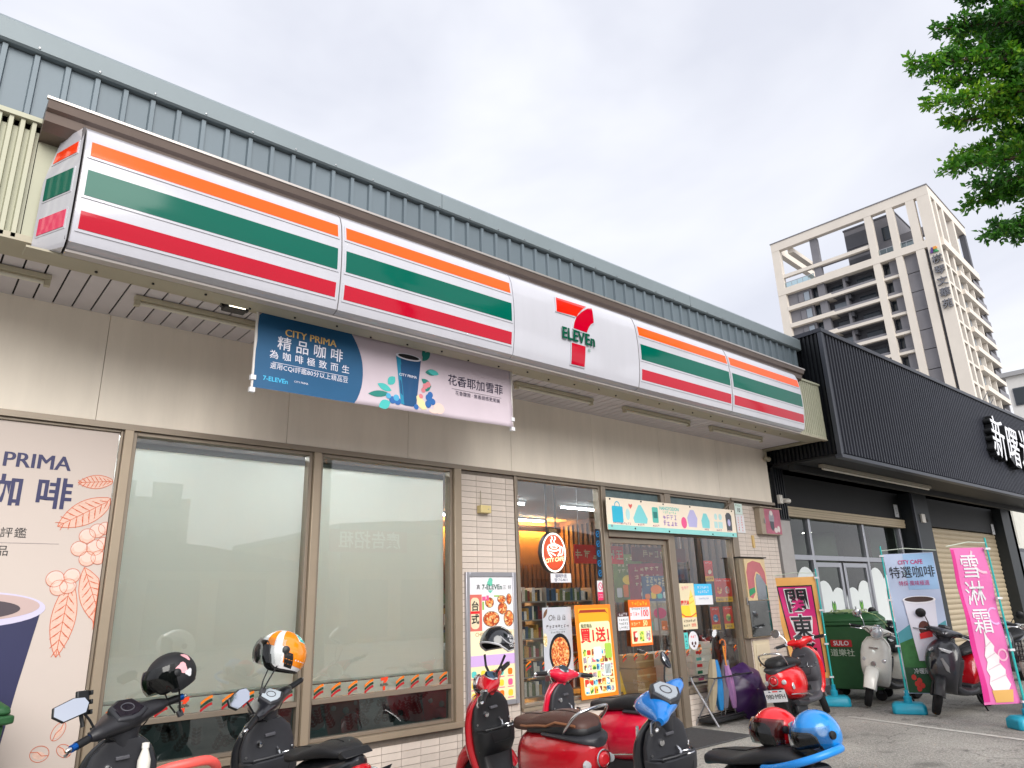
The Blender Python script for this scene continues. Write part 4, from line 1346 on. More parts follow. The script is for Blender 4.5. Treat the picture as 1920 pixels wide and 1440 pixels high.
patch(t, 'pale_card', rrect(0.39, 0.50, 0.22, 0.36, 0.012), -0.005, M('pale_blue_card', '#d7e4e4', 0.5))
patches(t, 'card_lines', [rect(0.41 + 0.022 * j, 0.418 + 0.022 * j, 0.24, 0.34) for j in range(4)], -0.0062, BLACK)

# promo sheet on the door
t, w, h = sheet_sign('discount_sheet', 'orange and white discount sheet stuck on the sliding door', 'poster', 6.93, 7.34, 0.99, 1.525, 0.012, M('sheet_orange', '#ec6a17', 0.5))
patch(t, 'white_field', rect(0.02, w - 0.02, 0.30, h - 0.09), -0.0012, WHITE)
scrawl(t, 6, 0.045, w / 2, h - 0.045, -0.0024, YELLOW)
text(t, '100', 0.105, w * 0.7, 0.37, -0.0024, RED, bold=0.02)
scrawl(t, 4, 0.042, w * 0.26, 0.365, -0.0024, RED)
scrawl(t, 9, 0.032, w / 2, 0.43, -0.0024, NAVY)
text(t, '50', 0.085, w * 0.7, 0.255, -0.0024, M('pale_yellow', '#ffe9a0', 0.5), bold=0.03)
scrawl(t, 4, 0.04, w * 0.27, 0.255, -0.0024, MATS['pale_yellow'])
patch(t, 'product_field', rect(0.02, w - 0.02, 0.03, 0.215), -0.0012, M('light_cream', '#f0ecb8', 0.5))
for j in range(3):
    patch(t, 'printed_product', rrect(0.05 + j * 0.12, 0.13 + j * 0.12, 0.05, 0.17, 0.012), -0.0024, PROD[(j * 2) % 5])
t, w, h = sheet_sign('rate_notice', 'small white price notice left of the orange discount sheet on the door', 'notice', 6.72, 6.92, 1.18, 1.385, 0.012, WHITE)
patch(t, 'dark_head', rect(0, w, h - 0.05, h), -0.0012, M('maroon_print', '#42191a', 0.5))
scrawl(t, 4, 0.036, w / 2, h - 0.025, -0.0024, WHITE)
for j in range(3):
    scrawl(t, 5, 0.03, w / 2, 0.03 + 0.045 * j, -0.0012, BLACK, seed=j)
# posters on the right window
t, w, h = sheet_sign('ice_cream_poster', 'cream and yellow soft ice cream poster on the right window by the door post', 'poster', 7.96, 8.285, 1.135, 1.715, 0.012, CREAM)
patch(t, 'yellow_field', rect(0, w, 0.15, 0.30), -0.0012, YELLOW)
patch(t, 'printed_cone', [(0.2, 0.17), (0.29, 0.17), (0.31, 0.34), (0.245, 0.5), (0.18, 0.34)], -0.0024, M('ice_yellow', '#f3d767', 0.5))
patches(t, 'cone_swirl', strokep([(0.19, 0.32), (0.3, 0.36)], 0.008) + strokep([(0.2, 0.39), (0.285, 0.42)], 0.008), -0.0036, M('ice_gold', '#d9a52c', 0.5))
text(t, '霜淇淋', 0.06, 0.1, 0.33, -0.0024, RED, bold=0.02)
scrawl(t, 3, 0.05, 0.13, 0.52, -0.0024, PINKP)
patches(t, 'red_swoosh', strokep([(0, 0.2), (0.08, 0.16), (0.2, 0.155), (0.325, 0.2)], 0.012), -0.0036, RED)
scrawl(t, 7, 0.034, w / 2, 0.105, -0.0024, M('maroon_print', '#42191a', 0.5))
text(t, '25元', 0.05, w * 0.75, 0.05, -0.0024, RED, bold=0.02)
scrawl(t, 4, 0.03, w * 0.28, 0.05, -0.0024, BLACK)
t, w, h = sheet_sign('blue_notice', 'white notice with sky blue top beside the ice cream poster', 'notice', 8.29, 8.69, 1.435, 1.705, 0.012, WHITE)
patch(t, 'blue_head', rect(0, w, 0.12, h), -0.0012, M('sky_blue_head', '#43b6e6', 0.5))
scrawl(t, 6, 0.04, w / 2, 0.225, -0.0024, WHITE)
scrawl(t, 6, 0.04, w / 2, 0.17, -0.0024, WHITE, seed=2)
scrawl(t, 9, 0.022, w / 2, 0.08, -0.0012, M('blue_text', '#2f6fae', 0.5))
t, w, h = sheet_sign('round_notice', 'round white sticker with red marks low on the right window', 'sticker', 8.06, 8.27, 0.88, 1.11, 0.013, WHITE)
bpy.data.objects.remove(t.children[0])
patch(t, 'disc', ell(w / 2, h / 2, w / 2, h / 2), -0.0005, WHITE)
scrawl(t, 3, 0.036, w / 2, h * 0.72, -0.002, RED)
patches(t, 'marks', [ell(w * 0.35, h * 0.35, 0.018, 0.022, 12), ell(w * 0.66, h * 0.35, 0.018, 0.022, 12), ell(w * 0.5, h * 0.2, 0.02, 0.014, 12)], -0.002, M('maroon_print', '#42191a', 0.5))
t, w, h = sheet_sign('aqua_notice', 'pale aqua notice at the lower left of the right window', 'notice', 7.965, 8.055, 0.9, 1.1, 0.014, TEAL)
scrawl(t, 3, 0.045, w / 2, h / 2, -0.001, NAVY, True)
RB = M('lunch_red', '#c8281f', 0.5)
for i, (x, z, hh) in enumerate(((8.66, 1.74, 0.28), (8.86, 1.46, 0.32), (8.70, 1.10, 0.3), (9.05, 1.46, 0.32), (9.0, 1.10, 0.3))):
    t, w, h = sheet_sign('meal_poster', 'red meal offer poster with yellow price strip inside the right window, ' + ('highest of the five', 'middle row left', 'lowest row left', 'middle row right', 'lowest row right')[i], 'poster', x, x + (0.2 if i < 3 else 0.22), z, z + hh, 0.075, RB, group='red meal posters')
    patch(t, 'price_strip', rect(0, w, 0.0, 0.07), -0.0012, M('price_yellow', '#e0b52a', 0.5))
    scrawl(t, 4, 0.034, w / 2, 0.035, -0.0024, BLACK, seed=i)
    scrawl(t, 5, 0.026, w / 2, h - 0.03, -0.0024, WHITE, seed=i)
    patch(t, 'printed_meal', ell(w / 2, h * 0.5, 0.06, 0.05), -0.0024, PROD[(i * 3) % 5])

# banner board over the door
t = thing('gift_banner', 'long cream and aqua gift collection banner above the sliding door', 'banner', (6.53, -0.11, 2.345))
MB().box(0, 2.75, 0, 0.012, 0, 0.39).build('board', M('banner_cream', '#f0e2cf', 0.5, var=0.03), t)
patch(t, 'aqua_edge', rect(0, 2.75, 0.0, 0.062), -0.0012, M('aqua_edge_print', '#8fd3cf', 0.5))
AQ = M('aqua_print', '#4fc4d6', 0.5)
patch(t, 'printed_bag', rrect(0.09, 0.29, 0.09, 0.29, 0.02), -0.0012, M('bag_aqua', '#2fb3d3', 0.5))
patches(t, 'printed_handle', ringp(0.19, 0.30, 0.05, 0.05, 0.012), -0.0012, MATS['bag_aqua'])
patch(t, 'printed_pouch', ell(0.38, 0.2, 0.04, 0.07), -0.0012, M('pale_aqua', '#b7dcdd', 0.5))
patch(t, 'printed_pouch', [(0.5, 0.1), (0.74, 0.1), (0.76, 0.16), (0.68, 0.28), (0.64, 0.33), (0.6, 0.33), (0.56, 0.28), (0.48, 0.16)], -0.0012, M('bag_mint', '#7fcfd4', 0.5))
patch(t, 'printed_bottle', rrect(0.86, 0.98, 0.12, 0.32, 0.02), -0.0012, M('bottle_teal', '#5cb9ae', 0.5))
patch(t, 'printed_bottle_label', rect(0.88, 0.96, 0.18, 0.26), -0.0024, M('bottle_dark', '#2c7d78', 0.5))
patches(t, 'printed_heart', [[(0.44, 0.27), (0.475, 0.31), (0.47, 0.335), (0.44, 0.32), (0.41, 0.335), (0.405, 0.31)]], -0.0012, M('heart_red', '#d8635c', 0.5))
text(t, 'HANGYODON', 0.062, 1.22, 0.315, -0.002, TEAL, bold=0.02)
scrawl(t, 7, 0.038, 1.22, 0.265, -0.002, M('mintp', '#8fd1b5', 0.5))
scrawl(t, 4, 0.07, 1.22, 0.20, -0.002, M('violet_print', '#8b62b5', 0.5))
scrawl(t, 4, 0.07, 1.22, 0.125, -0.002, MATS['violet_print'], seed=3)
patch(t, 'printed_purse', ell(1.52, 0.15, 0.06, 0.075), -0.0012, PINKP)
patch(t, 'printed_cushion', [(1.62, 0.1), (1.80, 0.1), (1.83, 0.22), (1.76, 0.33), (1.68, 0.33), (1.60, 0.22)], -0.0012, M('cushion_lilac', '#b7b4de', 0.5))
patch(t, 'printed_bag', [(1.93, 0.1), (2.10, 0.1), (2.11, 0.2), (2.05, 0.3), (1.98, 0.3), (1.92, 0.2)], -0.0012, M('bag_mint', '#7fcfd4', 0.5))
patches(t, 'printed_towel', [rect(2.22, 2.3, 0.11, 0.2), rect(2.32, 2.42, 0.11, 0.2), ell(2.27, 0.27, 0.035, 0.045, 16), ell(2.38, 0.27, 0.04, 0.045, 16)], -0.0012, M('pale_aqua', '#b7dcdd', 0.5))
patch(t, 'printed_tote', [(2.52, 0.09), (2.65, 0.09), (2.66, 0.3), (2.62, 0.34), (2.55, 0.34), (2.51, 0.3)], -0.0012, M('tote_grey', '#4c5058', 0.5))
patch(t, 'printed_tote_mark', ell(2.585, 0.2, 0.035, 0.05, 16), -0.0024, M('cushion_lilac', '#b7b4de', 0.5))
for xx, s_ in ((0.26, '1.全家包 環保購物袋'), (0.62, '2.束口袋'), (0.92, '3.保溫瓶'), (2.02, '4.抱枕'), (2.32, '5.毛巾組'), (2.58, '6.托特包')):
    scrawl(t, len(s_) - 1, 0.03, xx, 0.083, -0.002, M('plum_print', '#8a3c72', 0.5))
MB().lathe([(0.001, -0.006), (0.014, -0.005), (0.014, 0)], (0.07, -0.0005, 0.045), 'Y', 12).build('eyelet', STEEL, t)
pins = MB()
for xx, zz in ((0.06, 0.37), (0.65, 0.375), (1.1, 0.37), (1.68, 0.372), (0.5, 0.03), (1.18, 0.02), (2.15, 0.02), (2.65, 0.03), (2.68, 0.37)):
    pins.lathe([(0.001, -0.008), (0.011, -0.006), (0.011, 0)], (xx, -0.0015, zz), 'Y', 8)
pins.build('pins', BLACKPL, t)
# house number and strip of notices
t, w, h = sheet_sign('house_number_plate', 'pale house number plate at the top of the tiled wall right of the door', 'sign', 9.45, 9.66, 2.70, 2.86, -0.015, M('pale_mint', '#cfe0da', 0.5))
text(t, '10', 0.085, w / 2, 0.06, -0.001, BLACK, bold=0.02)
scrawl(t, 4, 0.032, w / 2, 0.13, -0.001, GREEN)
t, w, h = sheet_sign('house_notice', 'white paper strip with red columns of writing under the house number', 'notice', 9.46, 9.68, 2.43, 2.695, -0.012, WHITE)
scrawl(t, 6, 0.034, 0.06, h / 2, -0.001, RED, True)
scrawl(t, 6, 0.034, 0.15, h / 2, -0.001, RED, True, seed=4)
MB().box(9.82, 9.87, -0.03, -0.008, 2.22, 2.4).build('wooden_block', M('raw_wood', '#c9ab72', 0.7), store)

# ------------------------------------------------------------------ meter boxes on the right tiled wall
def swirl(parent, base, y):
    return base
t = thing('meter_box', 'upper metal meter box painted pink with a grey bearded head shape on the tiled wall', 'meter box', (9.98, -0.11, 2.42))
MB().box(0, 0.58, 0, 0.1, 0, 0.4).build('casing', M('box_beige', '#9c8f7d', 0.5, var=0.15), t, bevel=0.006)
patch(t, 'painted_front', rect(0.12, 0.57, 0.012, 0.39), -0.0012, M('painted_pink', '#a86072', 0.55, var=0.25, vs_=5))
patch(t, 'painted_shape', ell(0.31, 0.25, 0.075, 0.10), -0.0024, M('painted_grey', '#8f8f96', 0.55, var=0.3, vs_=9))
patch(t, 'painted_shape', [(0.25, 0.2), (0.36, 0.2), (0.36, 0.1), (0.31, 0.05), (0.26, 0.1)], -0.0036, M('painted_slate', '#4d5058', 0.55))
patches(t, 'painted_white', [ell(0.40, 0.07, 0.05, 0.04, 10), ell(0.48, 0.09, 0.04, 0.05, 10), ell(0.31, 0.33, 0.045, 0.04, 12)], -0.0038, M('painted_offwhite', '#cfc6c4', 0.55))
MB().tube([(0.08, -0.02, 0.16), (0.08, -0.02, 0.24)], 0.008).build('handle', STEEL, t)
MB().box(-0.03, 0.6, -0.03, 0.1, 0.401, 0.412).build('rain_hood', M('box_beige', '#9c8f7d', 0.5), t)
t = thing('meter_cabinet', 'tall metal cabinet with pink and green painting and mirror door on the tiled wall', 'meter box', (9.30, -0.085, 0.96))
MB().box(0, 0.66, 0, 0.075, 0, 1.1).build('casing', M('box_dark_beige', '#857763', 0.5, var=0.15), t, bevel=0.006)
MB().box(0.10, 0.645, -0.012, -0.001, 0.02, 0.50).build('mirror_door', M('tarnished_mirror', '#8d9092', 0.06, 1.0, var=0.2, vs_=3, bump=0.1, bs=2), t)
MB().box(0.10, 0.645, -0.012, -0.001, 0.505, 1.085).build('painted_door', M('painted_cream', '#cbb58f', 0.55, var=0.1), t)
arch = [(0.12, 0.55), (0.11, 0.9), (0.17, 1.03), (0.32, 1.07), (0.52, 1.04), (0.62, 0.9), (0.63, 0.72), (0.5, 0.72), (0.47, 0.86), (0.38, 0.9), (0.32, 0.82), (0.3, 0.6), (0.22, 0.52)]
patch(t, 'painted_arch', arch, -0.0135, M('painted_rose', '#b0646a', 0.55, var=0.15, vs_=6))
patches(t, 'painted_outline', strokep(arch + [arch[0]], 0.016), -0.0148, M('painted_sand', '#d8bf8d', 0.55))
patch(t, 'painted_leaf', [(0.13, 0.56), (0.3, 0.62), (0.29, 0.69), (0.14, 0.66)], -0.016, M('painted_green', '#2f8a5e', 0.55))
patch(t, 'mirror_strip', [(0.34, 0.51), (0.62, 0.51), (0.62, 0.7), (0.47, 0.86), (0.38, 0.88), (0.34, 0.8)], -0.0162, MATS['tarnished_mirror'])
MB().tube([(0.06, -0.015, 0.45), (0.06, -0.015, 0.55)], 0.01).build('handle', STEEL, t)
MB().box(-0.02, 0.68, -0.03, 0.075, 1.101, 1.115).build('rain_hood', DARKGAP, t)
t = thing('utility_door', 'cream metal hatch with a small lock low on the tiled wall', 'hatch', (9.50, -0.02, 0.30))
MB().box(0, 0.42, 0, 0.015, 0, 0.62).build('frame', M('hatch_cream', '#d6c9ae', 0.5), t)
MB().box(0.05, 0.37, -0.012, -0.001, 0.05, 0.57).build('hatch', M('hatch_cream', '#d6c9ae', 0.5), t, bevel=0.004)
MB().box(0.08, 0.1, -0.022, -0.013, 0.28, 0.32).build('lock', M('brass', '#a8843a', 0.35, 0.8), t)
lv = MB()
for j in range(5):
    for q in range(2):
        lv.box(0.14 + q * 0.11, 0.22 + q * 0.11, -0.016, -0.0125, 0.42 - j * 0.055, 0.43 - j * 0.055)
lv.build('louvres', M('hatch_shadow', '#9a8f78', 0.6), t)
# ------------------------------------------------------------------ black neighbouring shop
BLK = M('black_ribbed_metal', '#14171c', 0.4, 0.3, var=0.1, vs_=2)
BLKF = M('black_front_metal', '#282b36', 0.5, 0.15, var=0.1, vs_=3)
BLKS = M('black_soffit', '#0b0d10', 0.6, var=0.1)
TRIM = M('grey_trim', '#474a52', 0.45, 0.4)
SILVER = M('silver_frame2', '#a9abb2', 0.35, 0.6)
nb = thing('black_shop', 'black shop building with ribbed metal canopy box next to the convenience store', 'building')
NX0, NX1 = 10.64, 22.7
MB().box(NX0 + 0.04, NX1, -1.15, 12.0, 5.40, 5.47).build('roof', BLKS, nb)
MB().box(NX0 + 0.04, NX1 + 0.4, -1.14, -0.02, 3.52, 3.56).build('soffit', BLKS, nb)
corrugated(NX0 + 0.03, NX1 + 0.4, -1.155, 3.56, 5.50, 0.104, 0.035, BLKF, 'ribbed_front', nb)
corrugated(-1.15, 1.0, 0, 3.56, 5.50, 0.066, 0.03, BLK, 'ribbed_side', nb, side=NX0 + 0.03)
MB().box(NX0 - 0.012, NX0 + 0.05, -1.205, -1.14, 3.52, 5.52).build('corner_trim', TRIM, nb)
MB().box(NX0 - 0.005, NX1 + 0.42, -1.21, -1.10, 3.475, 3.535).build('bottom_trim', TRIM, nb, bevel=0.005)
MB().box(NX0 - 0.02, NX1 + 0.43, -1.215, -1.08, 5.50, 5.57).build('top_cap', M('cap_dark', '#3a3c44', 0.4, 0.4), nb, bevel=0.006)
MB().box(NX0 - 0.02, NX0 + 0.1, -1.08, 1.0, 5.50, 5.565).build('top_cap', M('cap_dark', '#3a3c44', 0.4, 0.4), nb)
# walls
MB().box(NX0 + 0.06, NX0 + 0.2, 0.32, 12, 0, 5.4).build('side_wall', BLK, nb)
MB().box(NX1 - 0.2, NX1, 0.0, 12, 0, 5.4).build('side_wall', BLK, nb)
MB().box(NX0 + 0.2, NX1 - 0.2, 11.8, 12, 0, 5.4).build('back_wall', BLK, nb)
MB().box(NX0 + 0.06, 16.15, 0.25, 0.4, 2.97, 3.52).build('upper_wall', BLKS, nb)
MB().box(17.0, 21.9, 0.2, 0.4, 2.9, 3.52).build('upper_wall', BLKS, nb)
MB().box(NX0 + 0.06, NX1, -0.4, -0.3, 3.42, 3.52).build('soffit_rib', BLKS, nb)
# piers
STONE = M('grey_stone', '#a39f9d', 0.6, var=0.08, vs_=6)
for z0, z1 in ((0, 1.0), (1.004, 1.85), (1.854, 2.68)):
    MB().box(NX0, 11.02, -0.01, 0.36, z0, z1).build('stone_slab', STONE, nb, bevel=0.003)
corrugated(NX0, 11.02, -0.0, 2.69, 3.52, 0.07, 0.03, BLK, 'slatted_pier', nb)
MB().box(NX0, 11.03, -0.03, 0.3, 2.682, 2.70).build('pier_ledge', BLK, nb)
DGREEN = M('dark_pier', '#1c2226', 0.5, var=0.1)
MB().box(16.16, 17.0, 0.0, 0.4, 0, 3.52).build('pier', DGREEN, nb, bevel=0.006)
MB().box(16.14, 16.2, -0.03, 0.02, 0, 3.5).build('pier_edge', TRIM, nb)
MB().box(21.85, NX1, 0.0, 0.4, 0, 3.52).build('pier', DGREEN, nb, bevel=0.006)
# shutter box and roller shutter
SLAT = M('beige_shutter', '#b3a48a', 0.5, 0.1, var=0.05, rnd=0.05)
for j in range(4):
    MB().box(11.03, 16.12, 0.2 - 0.006 * (j % 2), 0.3, 2.80 + j * 0.042, 2.838 + j * 0.042).build('shutter_slat', SLAT, nb)
sl = []
for j in range(7):
    a = j / 6
    sl.append((-0.018 * math.sin(pi * a), 0.107 * a))
slm2 = MB().loft([[(17.02, 0.26 + y, z) for y, z in sl] + [(17.02, 0.275, 0.107), (17.02, 0.275, 0)], [(21.83, 0.26 + y, z) for y, z in sl] + [(21.83, 0.275, 0.107), (21.83, 0.275, 0)]]).mesh('shutter_slat', SLAT)
for j in range(26):
    inst('shutter_slat', slm2, nb, (0, 0, 0.02 + j * 0.11))
MB().box(17.0, 21.9, 0.3, 0.32, 0, 2.9).build('shutter_backing', DARKGAP, nb)
# glazed front
G2 = glass_mat('shop_glass', (0.8, 0.88, 0.84))
sf = thing('unused', 'x', 'x')
bpy.data.objects.remove(sf)
for x in (11.03, 12.13, 14.22, 15.93):
    MB().box(x, x + 0.075, 0.26, 0.36, 0, 2.80).build('frame_post', SILVER, nb, bevel=0.004)
MB().box(11.1, 15.95, 0.262, 0.358, 2.09, 2.175).build('transom_bar', SILVER, nb, bevel=0.004)
MB().box(11.1, 15.95, 0.265, 0.355, 0.0, 0.1).build('bottom_rail', SILVER, nb)
FILMW = M('white_cloud_film', '#dde3e3', 0.55)
for wi, (a, b, kind) in enumerate(((11.105, 12.13, 'w'), (12.205, 13.17, 'd'), (13.25, 14.22, 'd'), (14.295, 15.93, 'w'))):
    if kind == 'd':
        fr_ = MB().box(a, a + 0.08, 0.28, 0.34, 0.1, 2.06).box(b - 0.08, b, 0.28, 0.34, 0.1, 2.06).box(a + 0.08, b - 0.08, 0.281, 0.339, 1.98, 2.06).build('door', SILVER, nb, bevel=0.003)
        pane(fr_, a + 0.08, b - 0.08, 0.1, 1.98, 0.31, G2)
        MB().tube([(b - 0.12 if wi == 1 else a + 0.12, 0.25, 0.9), (b - 0.12 if wi == 1 else a + 0.12, 0.25, 1.3)], 0.012).build('handle', STEEL, fr_)
        top, par = 1.5, fr_
    else:
        par = MB().box(a, a + 0.02, 0.29, 0.33, 0.1, 2.09).build('window', SILVER, nb)
        pane(par, a, b, 0.1, 2.09, 0.31, G2)
        top = 1.72
    n = max(2, int((b - a) / 0.42))
    rad_ = (b - a) / n / 2
    for q in range(n):
        cx = a + rad_ * (2 * q + 1)
        patch(par, 'cloud_film', ell(cx, top - rad_ * 0.6 + 0.12 * ((q + wi) % 2), rad_ * 1.2, rad_ * 1.15, 20), 0.302 - 0.0004 * q, FILMW, 0.0006)
    patch(par, 'cloud_film', rect(a + 0.01, b - 0.01, 0.1, top - rad_ * 0.5), 0.3005, FILMW, 0.0006)
    if kind == 'd':
        cx = (a + b) / 2
        for sg_ in (-1, 1):
            patch(par, 'leaf_mark', leafp(cx + sg_ * 0.02, 1.22, 0.19, 0.04, pi / 2 - sg_ * 0.12), 0.297, M('leaf_mark_green', '#1f5a34', 0.5))
            patch(par, 'leaf_mark_light', leafp(cx + sg_ * 0.022, 1.24, 0.14, 0.018, pi / 2 - sg_ * 0.12), 0.2955, M('leaf_mark_lime', '#7cc04a', 0.5))
        text(par, 'A.A.N.Z.', 0.12, cx, 1.07, 0.297, M('grey_letter', '#6e7674', 0.5))
        scrawl(par, 8, 0.07, cx, 0.92, 0.297, M('grey_letter', '#6e7674', 0.5))
for a, b in ((11.105, 12.13), (12.205, 14.22), (14.295, 15.93)):
    pane(nb, a, b, 2.175, 2.80, 0.31, G2)
# paper notes on the right pane
for i, (x, z, w_, h_, mt) in enumerate(((14.9, 1.05, 0.35, 0.55, 'note_pink'), (15.3, 1.1, 0.3, 0.5, 'note_cream'), (15.45, 1.55, 0.35, 0.25, 'note_aqua'))):
    t = thing('paper_notice', ('pinkish', 'cream', 'pale aqua')[i] + ' paper notice on the glass behind the coffee flag', 'notice', (x, 0.285, z), group='paper notices on the black shop')
    MB().box(0, w_, 0, 0.002, 0, h_).build('sheet', M(mt, ('#d9b9b4', '#d8cdb4', '#a9cfd0')[i], 0.6, var=0.15, vs_=14), t)
    for q in range(4):
        scrawl(t, 5, 0.05, w_ / 2, h_ * (0.2 + 0.19 * q), -0.001, (RED, NAVY, TEAL)[i], seed=q)
# interior
MB().box(11.0, 16.1, 5.0, 5.1, 0, 3.5).build('inner_wall', M('sage_wall', '#7d8a80', 0.8, var=0.1), nb)
MB().box(11.0, 16.1, 0.42, 5.0, 2.86, 2.9).build('inner_ceiling', M('sage_ceiling', '#7c8782', 0.8), nb)
MB().box(11.0, 16.1, 0.42, 5.0, 0.005, 0.02).build('inner_floor', M('dim_floor', '#6f6a62', 0.6), nb)
MB().box(16.05, 16.15, 0.42, 5.0, 0.0, 3.4).build('inner_wall', M('sage_wall', '#7d8a80', 0.8), nb)
for i, (x, y) in enumerate(((12.6, 1.9), (13.4, 3.6), (14.2, 1.9), (15.4, 2.0))):
    t = thing('ceiling_downlight', ('leftmost', 'second from left', 'third from left', 'rightmost')[i] + ' lit round downlight inside the black shop', 'light', (x, y, 2.855), group='downlights in the black shop')
    MB().lathe([(0.11, -0.012), (0.12, 0.0)], (0, 0, 0), 'Z', 18).build('rim', WHITE, t)
    MB().lathe([(0.09, -0.015), (0.1, -0.013)], (0, 0, 0), 'Z', 18).build('lamp', M('lit_disc', '#fff8ec', 0.4, emit=12.0), t)
CURT = M('brown_curtain', '#3c3330', 0.8, var=0.3, vs_=4)
cm = MB()
pts = [(14.4 + 0.09 * j, 0.9 + 0.05 * math.sin(j * 1.9)) for j in range(18)]
n = len(pts)
cm.add([(x, y, 0.05) for x, y in pts] + [(x, y, 3.2) for x, y in pts], [(j, j + 1, j + 1 + n, j + n) for j in range(n - 1)])
t = thing('curtain', 'dark brown hanging curtain behind the right pane of the black shop', 'curtain')
cm.build('cloth', CURT, t, smooth=True)
MB().tube([(14.35, 0.9, 3.22), (16.0, 0.9, 3.22)], 0.015).build('rail', STEEL, t)
# tube lamp under the canopy
t = thing('batten_light', 'long unlit pale tube lamp under the black shop canopy', 'light fixture', (11.12, -0.62, 3.518))
MB().box(0, 4.4, -0.04, 0.04, -0.05, 0).build('housing', M('batten_beige', '#a29a8a', 0.5), t, bevel=0.005)
MB().tube([(0.05, 0, -0.07), (4.35, 0, -0.07)], 0.018, 8).build('tube', M('unlit_tube', '#d9d4c4', 0.3), t)
# raised letters
sgn = thing('shop_letters', 'white calligraphy shop letters with thick black edges on the black ribbed canopy', 'sign', (17.55, -1.20, 4.55))
LW = M('letter_white', '#eef0f6', 0.35)
for i, (ch, dz) in enumerate((('新', 0.05), ('曙', -0.03), ('光', 0.0))):
    text(sgn, ch, 1.02, 0.42 + i * 0.92, dz, -0.07, BLACKPL, bold=0.014, ext=0.065, shear=0.15, rot=rad(5), name='letter_back', sx=0.84)
    text(sgn, ch, 1.02, 0.42 + i * 0.92, dz, -0.142, LW, bold=0.0, ext=0.004, shear=0.15, rot=rad(5), sx=0.84)
# small camera, number tags
t = thing('security_camera', 'small white bullet camera on the black pier beside the store corner', 'camera', (10.72, -0.03, 2.98))
MB().box(-0.03, 0.06, -0.05, 0.02, -0.05, 0.09).build('mount', M('cam_white', '#c9c5bd', 0.4), t, bevel=0.004)
MB().lathe([(0.003, 0.0), (0.035, 0.002), (0.042, 0.12), (0.03, 0.13), (0.003, 0.13)], (0.09, -0.06, 0.0), 'X', 14).build('body', MATS['cam_white'], t, smooth=True)
MB().tube([(0.03, -0.04, 0.03), (0.12, -0.06, 0.02)], 0.01).build('arm', MATS['cam_white'], t)
for i, (x, y, z) in enumerate(((15.9, 0.23, 3.15), (21.6, 0.18, 3.0))):
    t = thing('door_tag', ('white door tag high on the wall left of the dark pier', 'white door tag high on the wall above the roller shutter')[i], 'tag', (x, y, z), group='door tags')
    MB().box(-0.09, 0.09, 0, 0.01, -0.13, 0.13).build('plate', M('tag_white', '#c9cacd', 0.5), t)
    scrawl(t, 2, 0.07, 0, 0, -0.001, BLACK, True)
t = thing('junction_box', 'small cream junction box high on the dark pier', 'box', (16.55, -0.04, 3.0))
MB().box(-0.09, 0.09, 0, 0.04, -0.09, 0.09).build('housing', M('cam_white', '#c9c5bd', 0.4), t, bevel=0.005)
MB().tube([(0.1, 0.02, -0.02), (0.2, 0.02, -0.04)], 0.03).build('sensor', BLACKPL, t)

# ------------------------------------------------------------------ buildings further right
wb = thing('grey_annex', 'pale low building just past the black shop at the right edge', 'building', (23.3, 0.4, 0))
PALEW = M('pale_annex_wall', '#c9c8c0', 0.7, var=0.1)
MB().box(0, 7, 0, 6, 0, 4.2).build('wall', PALEW, wb)
MB().box(-0.1, 7.1, -0.3, 6, 4.2, 4.35).build('roof', TRIM, wb)
for j in range(3):
    f_ = MB().box(0.5 + j * 2.2, 2.2 + j * 2.2, -0.05, 0.02, 1.0, 2.6).build('window', TRIM, wb)
    MB().box(0.6 + j * 2.2, 2.1 + j * 2.2, -0.06, -0.051, 1.1, 2.5).build('pane', M('dark_pane', '#2c3338', 0.15), f_)
for j in range(5):
    MB().tube([(0.2 + j * 0.12, -0.08, 2.7), (0.2 + j * 0.12, -0.08, 4.1)], 0.03).build('pipe', PALEW, wb)
fw = thing('white_block', 'white flat roofed block with a dark window band beyond the black shop', 'building', (66.5, 0.4, 0), rotz=rad(3))
MB().box(0, 14, 0, 9.2, 0, 17.8).build('wall', M('block_white', '#d4d2cf', 0.7, var=0.04), fw)
MB().box(-0.3, 14.3, -0.3, 9.5, 17.8, 18.15).build('roof_edge', M('block_edge', '#9a9a9c', 0.6), fw)
for lv in range(5):
    b_ = MB().box(-0.12, -0.01, 0.4, 8.9, 2.2 + lv * 3.3, 3.6 + lv * 3.3).build('window', M('dark_band', '#39404a', 0.3), fw)
    for j in range(7):
        MB().box(-0.16, -0.121, 0.5 + j * 1.2, 1.6 + j * 1.2, 2.3 + lv * 3.3, 3.5 + lv * 3.3).build('pane', M('dark_pane', '#2c3338', 0.15), b_)
# wires at the right edge
for j in range(3):
    pts = []
    for q in range(13):
        u = q / 12
        pts.append((24 + 26 * u, 2.5 + 4 * u + 0.2 * j, 7.2 + 5.0 * u + 0.5 * j - 1.5 * math.sin(pi * u)))
    t = MB().tube(pts, 0.025, 5).build('power_cable', BLACKPL)
    tag(t, ('lowest', 'middle', 'highest')[j] + ' black power cable crossing above the end of the black shop', 'cable', 'power cables')
# ------------------------------------------------------------------ apartment tower
CRM = M('tower_cream', '#d6cec4', 0.7, var=0.05, vs_=0.3)
GRY = M('tower_grey', '#77767c', 0.7, var=0.1, vs_=0.4)
GRD = M('tower_dark_grey', '#515259', 0.7, var=0.12, vs_=0.5)
TGL = M('tower_glass', '#26303a', 0.08, var=0.2)
TPN = M('tower_pane_light', '#8e98a3', 0.15)
T0 = 63.1
tw = thing('apartment_tower', 'tall cream framed apartment tower with grey recesses and raised letters', 'building', (114.86, 25.15, 0), rotz=rad(3.775))
UW, VW = 26.15, 20.8
def tb(name, mat, x0, x1, y0, y1, z0, z1, par=None):
    return MB().box(x0, x1, y0, y1, z0, z1).build(name, mat, par or tw)
